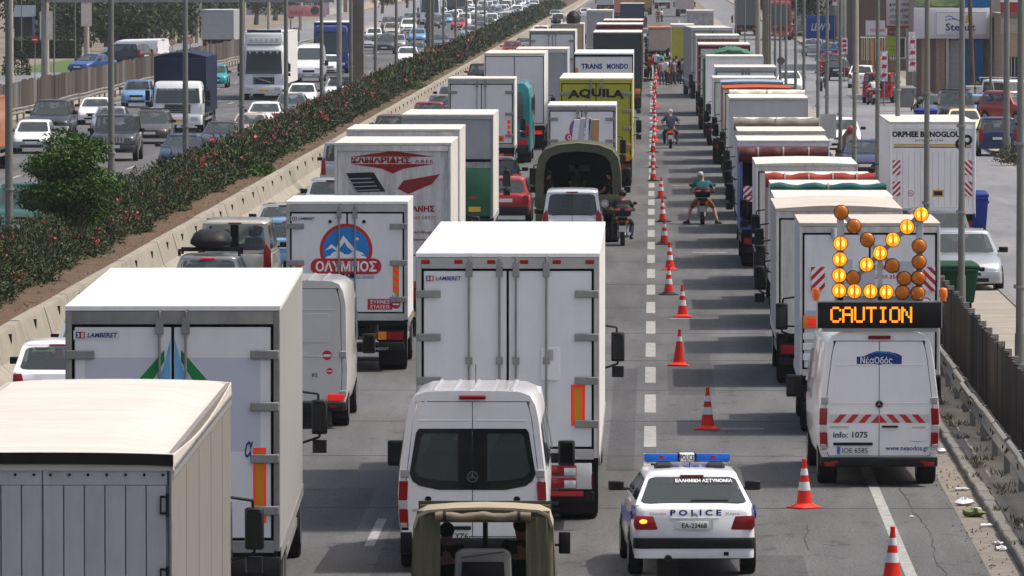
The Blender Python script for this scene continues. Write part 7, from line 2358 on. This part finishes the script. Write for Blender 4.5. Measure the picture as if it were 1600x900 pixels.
for dz, w_ in ((0, 1.3), (.17, .7)):
    top = [(1.65 + w_ * i / 12, 4.70 + dz + .10 * math.sin(i / 12 * PI * 1.5)) for i in range(13)]
    panel(top + [(x, z - .06) for x, z in top[::-1]], '-y', -.3905, .003).build('wave', BLUE, t, smooth=0)
panel(circ(3.05, 4.80, .22), '-y', -.3905, .002).build('sun_disc', mat('print_sun', (.70, .42, .06), .5), t, smooth=0)
for i in range(4):
    MB().box(2.85 + .27 * i, 2.85 + .27 * (i + 1) - .012, -.05, .398, .1, 3.60).build('blue_panel', SHB, t, smooth=0)
for i in range(10):
    MB().box(1.90, 2.62, .30, .399, .12 + i * .34, .12 + (i + 1) * .34 - .015).build('shutter_slat', LGREY, t, smooth=0)
MB().box(1.74, 1.88, -.1, .399, 0, 3.6).build('door_post', mat('shop_cream', (.6, .55, .48), .6), t, smooth=0)
for i in range(6):
    MB().box(.02 + .28 * i, .02 + .28 * (i + 1) - .02, .25, .399, 0.1, 3.58).build('brick_pier', BRK if i % 3 else mat('shop_beam', (.16, .13, .12), .8), t, smooth=0)
MB().box(2.8, 4.3, -.3, .399, 5.45, 6.38).build('upper_blue', SHB, t, smooth=0)
MB().box(.0, 2.6, -.1, .398, 5.5, 7.6).build('roof_hoarding', mat('hoarding_multi', (.05, .32, .42), .6, var=.7, scale=.7, mottle=(.35, .45, .10)), t, smooth=0)
# brick house
t = building('brick house with a red and white painted upper band at the right edge', 19.9, 30, 256, 270, 4.9, BRK, 1, 0, name='house', side=False)
MB().box(-5.1, 5.05, -.06, -.002, 4.05, 4.9).build('pale_band', STONE, t, smooth=0)
MB().box(-5.1, 5.05, -.3, .4, 5.19, 5.8).build('red_parapet', mat('parapet_red', (.34, .05, .045), .7, var=.1), t, smooth=0)
MB().box(-5.1, 5.05, -.32, .4, 5.802, 6.05).build('white_coping', PWHT, t, smooth=0)
MB().box(-5.1, 5.05, -.28, .4, 6.052, 7.2).build('blue_upper', mat('upper_blue_grey', (.12, .19, .30), .7, var=.2), t, smooth=0)
for x in (-4.3, -2.9, -1.1, .8, 2.6):
    w_ = MB().box(x - .42, x + .42, -.05, .0, 1.0, 2.7).build('window', WINM, t, smooth=0)
    g = MB()
    for i in range(5):
        g.box(x - .40 + .2 * i - .012, x - .40 + .2 * i + .012, -.10, -.075, 1.0, 2.7)
    g.build('window_bars', PWHT, w_, smooth=0)
    MB().box(x - .5, x + .5, -.12, -.0, .90, .995).build('sill', STONE, w_, smooth=0)
t = thing('garden_wall', 'low yellowish wall with a railing in front of the brick house', 'wall', (20.5, 246, 0))
MB().box(-2.6, 6, 0, .25, 0, .85).build('wall', mat('wall_ochre', (.44, .33, .16), .9, var=.15), t, smooth=0)
MB().box(-2.65, 6, -.03, .28, .855, .93).build('coping', PWHT, t, smooth=0)
for i in range(40):
    MB().box(-2.55 + .21 * i, -2.53 + .21 * i, .1, .12, .93, 1.75).build('railing_bar', PWHT, t, smooth=0)
MB().box(-2.6, 6, .09, .13, 1.75, 1.80).build('handrail', PWHT, t, smooth=0)
for i in range(3):
    t = thing('gate_pillar', 'white gate pillar below the palm leaves, %s of three' % ('leftmost', 'middle one', 'rightmost')[i], 'pillar', (16.85 + .52 * i, 238.2, .1))
    MB().box(-.20, .20, 0, .3, 0, 1.38).build('shaft', mat('pillar_white', (.52, .51, .50), .8, var=.15), t, bev=.02)
    MB().box(-.23, .23, -.03, .33, 1.382, 1.44).build('cap', PWHT, t, bev=.01)
building('brown windowless upper storeys beside the white signboard', 15.2, 21, 332, 352, 9, mat('brown_cladding', (.115, .085, .075), .8, var=.15, stretch=(1, 1, 6)), 3, 1, side=False)
t = thing('yard_fence', 'yellow and white railing with orange posts below the brown building', 'fence', (15.0, 322, 0))
for i in range(16):
    MB().box(.16 * i, .16 * i + .05, 0, .03, 1.0, 2.6).build('railing_bar', mat('rail_cream', (.60, .52, .32), .7), t, smooth=0)
MB().box(-.1, 2.6, -.05, .08, 2.6, 2.68).build('handrail', PWHT, t, smooth=0)
MB().box(-.1, 2.6, -.1, .3, 0, 1.0).build('base_wall', mat('brown_base', (.16, .11, .07), .9, var=.2), t, smooth=0)
for x in (.7, 1.2):
    MB().box(x, x + .14, -.16, -.101, .2, 2.4).build('orange_post', mat('orange_post', (.55, .20, .04), .7), t, smooth=0)
t = thing('signboard', 'grey signboard with red letters left of the tall white one', 'signboard', (xp(1369, 300), 300, 0))
MB().box(-.72, .72, 0, .1, 3.15, 4.15).build('board', LGREY, t, smooth=0)
text('ΝΟΥΝ ΜΗΧ', PRED, t, .1, 3.5, 1.0, .22, -.002, bold=.03)
for x in (-.6, .6):
    MB().box(x - .04, x + .04, .02, .08, 0, 3.15).build('post', STEEL, t)
bcols = [(.42, .40, .36), (.30, .27, .24), (.46, .42, .34), (.36, .36, .37), (.24, .20, .18), (.40, .33, .27)]
random.seed(31)
y_ = 372
i = 0
while y_ < 1100:
    L_ = random.uniform(16, 30)
    building('%s roadside building on the right, %s beyond the brown one' % (('pale', 'grey-brown', 'cream', 'grey', 'dark', 'tan')[i % 6], ORD[i]), 17.5 + random.uniform(0, 2) + i * .25, 32, y_, y_ + L_, random.uniform(5.5, 10), mat('facade_%d' % (i % 6), bcols[i % 6], .85, var=.12), random.choice((2, 3)), 3, group='buildings along the side street')
    y_ += L_ + random.uniform(2, 14)
    i += 1
y_ = 660
i = 0
while y_ < 1200:
    L_ = random.uniform(18, 34)
    building('%s roadside building on the left beyond the trees, %s up the road' % (('grey', 'tan', 'pale', 'dark', 'cream', 'brown')[i % 6], ORD[i]), -62, -47 + random.uniform(-2, 1), y_, y_ + L_, random.uniform(6, 11), mat('facade_%d' % ((i + 3) % 6), bcols[(i + 3) % 6], .85, var=.12), random.choice((2, 3)), 4, group='buildings along the far frontage road')
    y_ += L_ + random.uniform(2, 14)
    i += 1
t = building('long hazy block closing the far end of the road', -40, 46, 1290, 1320, 12, mat('facade_far', (.36, .34, .33), .9), 4, 26, side=False)
t = thing('kiosk', 'dark kiosk with an awning at the upper left edge', 'kiosk', (xp(36, 392), 392, 0))
MB().box(-.8, .8, 0, 2.4, 0, 3.2).build('body', mat('kiosk_navy', (.02, .025, .05), .6, var=.2), t, bev=.03)
MB().prism([(-.9, -.9, 3.2), (-.9, 2.4, 4.2), (-.9, 2.4, 3.25)], (1.8, 0, 0)).build('awning', mat('awning_slate', (.07, .09, .12), .8, var=.2), t, smooth=0)
MB().box(-.7, .7, -.03, .0, 1.0, 2.7).build('window', WINM, t, smooth=0)

# ------------------------------------------------------------------ vegetation
LF = [mat('leaf_dark', (.024, .036, .012), .6, var=.35, scale=1.5), mat('leaf_mid', (.048, .064, .022), .6, var=.35, scale=1.5), mat('leaf_light', (.082, .10, .034), .6, var=.3, scale=1.5), mat('leaf_bright', (.060, .125, .018), .5, var=.25, scale=2), mat('leaf_lush', (.024, .070, .014), .5, var=.25, scale=2)]
FLW = mat('flower_pink', (.62, .10, .15), .6, var=.2)
FLR = mat('flower_faded', (.30, .09, .06), .7, var=.3)
BARK = mat('bark', (.12, .09, .065), .95, var=.3, bump=.5, bscale=15)


def leaves(name, P, Nrm, ln, wd, m, parent, droop=.0):
    """one mesh of kite-shaped leaves at points P (n,3) with random tilt about directions Nrm"""
    n = len(P)
    if n == 0:
        return None
    a = Nrm + rng.normal(0, .8, (n, 3))
    a /= np.linalg.norm(a, axis=1)[:, None] + 1e-9
    r = rng.normal(0, 1, (n, 3))
    b = np.cross(a, r)
    b /= np.linalg.norm(b, axis=1)[:, None] + 1e-9
    L_ = ln * rng.uniform(.6, 1.3, n)[:, None]
    W_ = wd * rng.uniform(.7, 1.3, n)[:, None]
    c = np.cross(a, b)
    V = np.stack([P, P + a * L_ * .5 + b * W_ * .5 + c * W_ * .15, P + a * L_ - np.array([0, 0, droop]), P + a * L_ * .5 - b * W_ * .5 + c * W_ * .15], 1).reshape(-1, 3)
    me = bpy.data.meshes.new(name)
    me.vertices.add(4 * n)
    me.vertices.foreach_set('co', V.ravel())
    me.loops.add(4 * n)
    me.loops.foreach_set('vertex_index', np.arange(4 * n, dtype=np.int32))
    me.polygons.add(n)
    me.polygons.foreach_set('loop_start', np.arange(0, 4 * n, 4, dtype=np.int32))
    me.update(calc_edges=True)
    me.materials.append(m)
    return stuff(obj(name, me, parent))


hedge = thing('oleander_hedge', 'long dark green oleander hedge with pink flowers along the median', 'hedge')


def hedge_profile(y):
    return .84 + .17 * np.sin(y * .41) + .13 * np.sin(y * 1.13 + 1) + .08 * np.sin(y * 2.7)


def hedge_pts(y0, y1, dens):
    n = int((y1 - y0) * K * 5.2 * dens * .8)
    y = rng.uniform(y0 * K, y1 * K, n)
    u = rng.uniform(-1, 1, n)
    xc, hw_ = -15.65 + .12 * np.sin(y * .37), 1.22 + .16 * np.sin(y * .73) + .1 * np.sin(y * 1.9)
    top = hedge_profile(y)
    ang = u * PI / 2
    k = rng.uniform(.62, 1.06, n) ** .6
    lump = 1 + .16 * np.sin(y * 3.1 + u * 4) + .10 * np.sin(y * 5.3 - u * 7)
    x = xc + hw_ * np.sign(np.sin(ang)) * np.abs(np.sin(ang)) ** .8 * k * lump ** .5
    z = .42 + (top - .10) * np.cos(ang) ** .55 * k * lump
    N_ = np.stack([np.sin(ang) * .6, rng.normal(0, .3, n), np.cos(ang) * .8 + .35], 1)
    return np.stack([x, y, z], 1), N_


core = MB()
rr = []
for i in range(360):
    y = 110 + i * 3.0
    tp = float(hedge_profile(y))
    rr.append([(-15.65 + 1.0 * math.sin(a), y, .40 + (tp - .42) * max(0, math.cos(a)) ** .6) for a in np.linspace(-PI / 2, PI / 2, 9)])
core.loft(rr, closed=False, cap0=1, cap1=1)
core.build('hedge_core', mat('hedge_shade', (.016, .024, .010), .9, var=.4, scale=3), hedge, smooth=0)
for y0, y1, dens, ln, wd in ((80, 150, 300, .125, .036), (150, 260, 120, .19, .06), (260, 460, 34, .34, .13), (460, 720, 12, .55, .25)):
    for m_, f in ((LF[0], .40), (LF[1], .40), (LF[2], .20)):
        P, N_ = hedge_pts(y0, y1, dens * f)
        leaves('foliage', P, N_, ln, wd, m_, hedge)
    # flower clusters
    for m_, nn in ((FLW, .9), (FLR, 1.3)):
        k = int((y1 - y0) * nn * (1 if y1 < 300 else .5))
        P, N_ = hedge_pts(y0, y1, 10)
        keep = P[:, 2] > .85
        P, N_ = P[keep], N_[keep]
        idx = rng.integers(0, len(P), k)
        C_ = np.repeat(P[idx], 9, 0) + rng.normal(0, .055 if y1 < 300 else .12, (k * 9, 3))
        leaves('flowers', C_ + np.array([0, 0, .08]), np.repeat(N_[idx], 9, 0), .09 if y1 < 160 else .14, .08 if y1 < 160 else .13, m_, hedge)
# dry litter and weeds on the soil
n = 5000
y = rng.uniform(85 * K, 330 * K, n)
P = np.stack([rng.uniform(-14.1, -13.3, n), y, .60 + rng.normal(0, .03, n)], 1)
dg = leaves('dry_grass', P, np.tile([0, 0, .4], (n, 1)), .10, .02, mat('dry_grass', (.26, .19, .10), .9, var=.3), None)
tag(dg, 'dry grass and fallen leaves on the bare soil beside the barrier', 'dry grass')
del dg['category']
for px_, d, lb in ((392, 158, 'small green weed clump on the soil beside the barrier'), (705, 262, 'bright green weed clump against the barrier')):
    t = thing('weed_clump', lb, 'weed', (-13.75, d, .58))
    n = 500
    q = rng.normal(0, 1, (n, 3))
    q /= np.linalg.norm(q, axis=1)[:, None]
    q[:, 2] = np.abs(q[:, 2])
    P = q * np.array([.55, .9, .45]) * rng.uniform(.4, 1, n)[:, None]
    leaves('foliage', P, q, .18, .06, LF[3], t)


def tree(label, X, d, h, rad, trunk_h, mats_, n, leaf, group=None, name='tree', z0=0, clumps=14, squash=.8, seed=0):
    g = np.random.default_rng(abs(seed + int(d * 7 + X)))
    t = thing(name, label, 'tree', (X, d, z0), 0, group)
    tr = MB()
    tr.cyl((0, 0, 0), (.05 * h * .3, 0, trunk_h), rad * .09 + .03, rad * .06 + .02, 10)
    cen = []
    ch = (h - trunk_h)
    for i in range(clumps):
        a = 2 * PI * i / clumps * 2.4
        f = (i + .5) / clumps
        rr_ = rad * (.85 - .45 * abs(f - .35)) * g.uniform(.35, .95)
        c = np.array([rr_ * math.cos(a), rr_ * math.sin(a), trunk_h + ch * (.12 + .75 * f)])
        cen.append(c)
        tr.cyl((.015 * h, 0, trunk_h * .9), tuple(c * .92), rad * .03 + .012, .008, 5)
    tr.build('trunk', BARK, t)
    per = n // clumps
    for mi, m_ in enumerate(mats_):
        Ps, Ns = [], []
        for i, c in enumerate(cen):
            k = per // len(mats_)
            v = g.normal(0, 1, (k, 3))
            v /= np.linalg.norm(v, axis=1)[:, None]
            r_ = rad * g.uniform(.34, .52)
            Ps.append(c + v * np.array([r_, r_, r_ * squash]) * (g.uniform(.35, 1.0, k) ** .5)[:, None])
            Ns.append(v * .7 + np.array([0, 0, .35]))
        P = np.concatenate(Ps)
        keep = P[:, 2] > trunk_h * .5
        leaves('foliage', P[keep], np.concatenate(Ns)[keep], leaf, leaf * .45, m_, t, droop=leaf * .2)
    return t


tree('bushy young tree with bright feathery leaves standing in the hedge', -15.55, 119, 3.35, 1.30, .8, (LF[3], LF[3], LF[4]), 17000, .115, name='young_tree', z0=.4, clumps=22, squash=.62)
tl_ = [(45, 410, 5.5, 2.6), (95, 430, 6, 2.8), (118, 405, 5, 2.3), (160, 440, 6.5, 3), (180, 400, 4.6, 2.2), (215, 410, 4.6, 2.2), (245, 430, 5.2, 2.5), (280, 440, 5.2, 2.6), (310, 470, 6, 2.8), (430, 600, 8, 3.6), (455, 620, 9, 4), (330, 480, 5, 2.4), (28, 470, 7.5, 3.2), (60, 440, 6.5, 2.6), (100, 500, 8.0, 3.6), (150, 470, 7.0, 3.0), (165, 420, 5.0, 2.2), (195, 455, 6.0, 2.6), (205, 400, 4.0, 1.7), (300, 520, 7.5, 3.2), (350, 540, 7, 3), (240, 510, 8, 3.4), (400, 560, 8, 3.4), (128, 560, 10, 4.5), (70, 580, 10, 4.5), (270, 600, 9, 4)]
for i, (px_, d, h_, r_) in enumerate(sorted(tl_)):
    tree('leafy roadside tree beyond the board fence, %s from the left edge of the photo' % ORD[i], xp(px_, d), d, h_, r_, h_ * .18, (LF[0], LF[1], mat('leaf_olive', (.07, .085, .035), .7, var=.3)), 1500, .55, group='trees beyond the far board fence')
for i, (px_, d, h_, r_) in enumerate(((1254, 520, 8, 3), (1262, 480, 7, 2.4), (1285, 540, 8, 3))):
    tree('dark tree at the end of the side street, %s from the left' % ORD[i], xp(px_, d), d, h_, r_, h_ * .25, (LF[0], LF[1]), 1200, .5, group='trees at the end of the side street')
random.seed(4)
for i in range(14):
    s_ = -1 if i % 2 else 1
    y_ = 640 + 38 * i
    tree('hazy tree %s of the road far away, %s counting outward' % ('left' if s_ < 0 else 'right', ORD[i // 2]), (-40 - random.uniform(0, 6)) if s_ < 0 else (16 + random.uniform(0, 1.4)), y_, random.uniform(6, 10), random.uniform(2, 3.4), 1.6, (LF[0], LF[1]), 700, .8, group='hazy trees at the far end of the road')
# clipped hedge, lawn and low wall at the upper left
t = thing('clipped_hedge', 'low clipped hedge in front of the white coach', 'hedge', (xp(72, 372), 372, 0))
MB().loft([rrect(-1.2, 1.2, 2.6, z, .4) for z in (0, 1.5)]).build('core', LF[0], t)
n = 2500
v = rng.uniform(-1, 1, (n, 3))
v[:, 2] = np.abs(v[:, 2])
v[np.arange(n), rng.integers(0, 3, n)] = np.sign(rng.normal(0, 1, n))
v[:, 2] = np.abs(v[:, 2])
leaves('foliage', v * np.array([2.65, 1.25, 1.6]), v, .28, .14, LF[1], t)
t = thing('garden_shrub', 'round dark shrub on the lawn at the left edge', 'shrub', (xp(25, 318), 318, 0))
n = 1200
v = rng.normal(0, 1, (n, 3))
v /= np.linalg.norm(v, axis=1)[:, None]
v[:, 2] = np.abs(v[:, 2])
leaves('foliage', v * np.array([1.0, 1.0, 2.0]) * rng.uniform(.5, 1, n)[:, None] ** .5, v, .22, .10, LF[0], t)
struct(sheet('lawn', -47.9, -39.5, 326 * K, 366 * K, .02, mat('lawn_green', (.075, .12, .03), .9, var=.3, scale=1.5)))
t = thing('planter_palm', 'feathery green plant above the white gate pillars', 'plant', (17.6, 238.6, 1.35))
n = 500
v = rng.normal(0, 1, (n, 3))
v /= np.linalg.norm(v, axis=1)[:, None]
v[:, 2] = np.abs(v[:, 2])
leaves('foliage', v * np.array([.75, .3, .35]) * rng.uniform(.3, 1, n)[:, None], v, .26, .05, LF[3], t)
t = thing('pavement_shrub', 'straggly shrub on the pavement corner beside the thick grey post', 'shrub', (xp(1580, 180), 180, .1))
n = 900
v = rng.normal(0, 1, (n, 3))
v /= np.linalg.norm(v, axis=1)[:, None]
v[:, 2] = np.abs(v[:, 2])
leaves('foliage', v * np.array([.7, .7, .8]) * rng.uniform(.2, 1, n)[:, None], v, .14, .05, mat('leaf_olive'), t)
# grass in the joints by the kerb
P, N_ = [], []
for i in range(120):
    y = rng.uniform(90, 190)
    x = rng.choice([5.22, 5.3, 5.5, 5.75]) + rng.normal(0, .05)
    k = int(rng.integers(8, 26))
    P.append(np.stack([rng.normal(x, .06, k), rng.normal(y, .12, k), np.full(k, .09)], 1))
    N_.append(np.tile([0, 0, 1.1], (k, 1)))
g_ = leaves('weeds', np.concatenate(P), np.concatenate(N_), .13, .022, mat('weed_dry', (.13, .13, .055), .9, var=.3), None)
g_['label'] = 'dry weeds along the kerb under the guardrail'
# debris strewn along the gutter
n = 1500
P = np.stack([rng.normal(4.72, .16, n), rng.uniform(90, 220, n), np.full(n, .012)], 1)
g_ = leaves('leaf_litter', P, np.tile([.2, .2, .05], (n, 1)), .05, .03, mat('litter_brown', (.16, .10, .06), .9, var=.4), None)
g_['label'] = 'dead leaves and grit in the gutter'
PLS = mat('plastic_white', (.62, .63, .64), .35, var=.15)


def bottle(label, px_, py_, rz):
    p = at(px_, py_)
    t = thing('plastic_bottle', label, 'litter', (p.x, p.y, .035), rz, 'plastic litter in the gutter')
    t.scale = (.75, .75, .75)
    b = MB()
    pr = [(.001, -.16), (.036, -.155), (.038, -.05), (.034, 0), (.038, .05), (.036, .08), (.016, .13), (.016, .145)]
    b.lathe(pr, 12)
    b.v = [(z, x, y) for x, y, z in b.v]
    b.build('bottle', PLS, t)
    c = MB().cyl((.145, 0, 0), (.165, 0, 0), .018, n=10)
    c.build('cap', BLUE, t)


def crumple(label, px_, py_, s_, m, rz):
    p = at(px_, py_)
    g = random.Random(int(px_))
    b = MB()
    s_ *= .75
    b.sph((0, 0, s_ * .3), (s_, s_ * .7, s_ * .35), 10, 6)
    b.v = [(x * g.uniform(.75, 1.25), y * g.uniform(.75, 1.25), max(.0, z * g.uniform(.5, 1.5))) for x, y, z in b.v]
    o = tag(b.build('plastic_bag', m, None, smooth=25), label, 'litter', 'plastic litter in the gutter')
    o.location = (p.x, p.y * K, .01)
    o.rotation_euler = (0, 0, rz)


crumple('white crumpled bag by the kerb beside the service van', 1471, 709, .14, PLS, .3)
bottle('clear bottle lying in the gutter, nearer the service van', 1505, 768, .2)
crumple('larger white plastic bag in the gutter at the split kerb', 1507, 791, .20, PLS, .1)
crumple('small white scrap beside the larger plastic bag', 1529, 800, .10, PLS, .8)
crumple('green leafy scrap in the gutter below the white bags', 1522, 809, .22, mat('rag_green', (.14, .17, .07), .8, var=.4), .1)
bottle('bottle lying by the kerb below the green scrap', 1543, 825, .5)
crumple('tiny white paper on the shoulder', 1426, 810, .05, PLS, .1)
crumple('small white cup near the lower right kerb', 1562, 853, .10, PLS, .1)
crumple('flattened white carton near the lower right kerb', 1566, 862, .12, PLS, .6)

# ------------------------------------------------------------------ haze: the air of a hot day
hb = MB().box(-3050, 3050, -3050, 3050, -1, 16).mesh('haze', None, smooth=0)
hz = bpy.data.materials.new('haze')
hz.use_nodes = True
N = hz.node_tree.nodes
N.remove(N['Principled BSDF'])
v = N.new('ShaderNodeVolumePrincipled')
v.inputs['Color'].default_value = (.80, .86, .95, 1)
v.inputs['Density'].default_value = .00008
v.inputs['Anisotropy'].default_value = .2
hz.node_tree.links.new(v.outputs[0], N['Material Output'].inputs['Volume'])
hb.materials.append(hz)
stuff(obj('haze', hb))
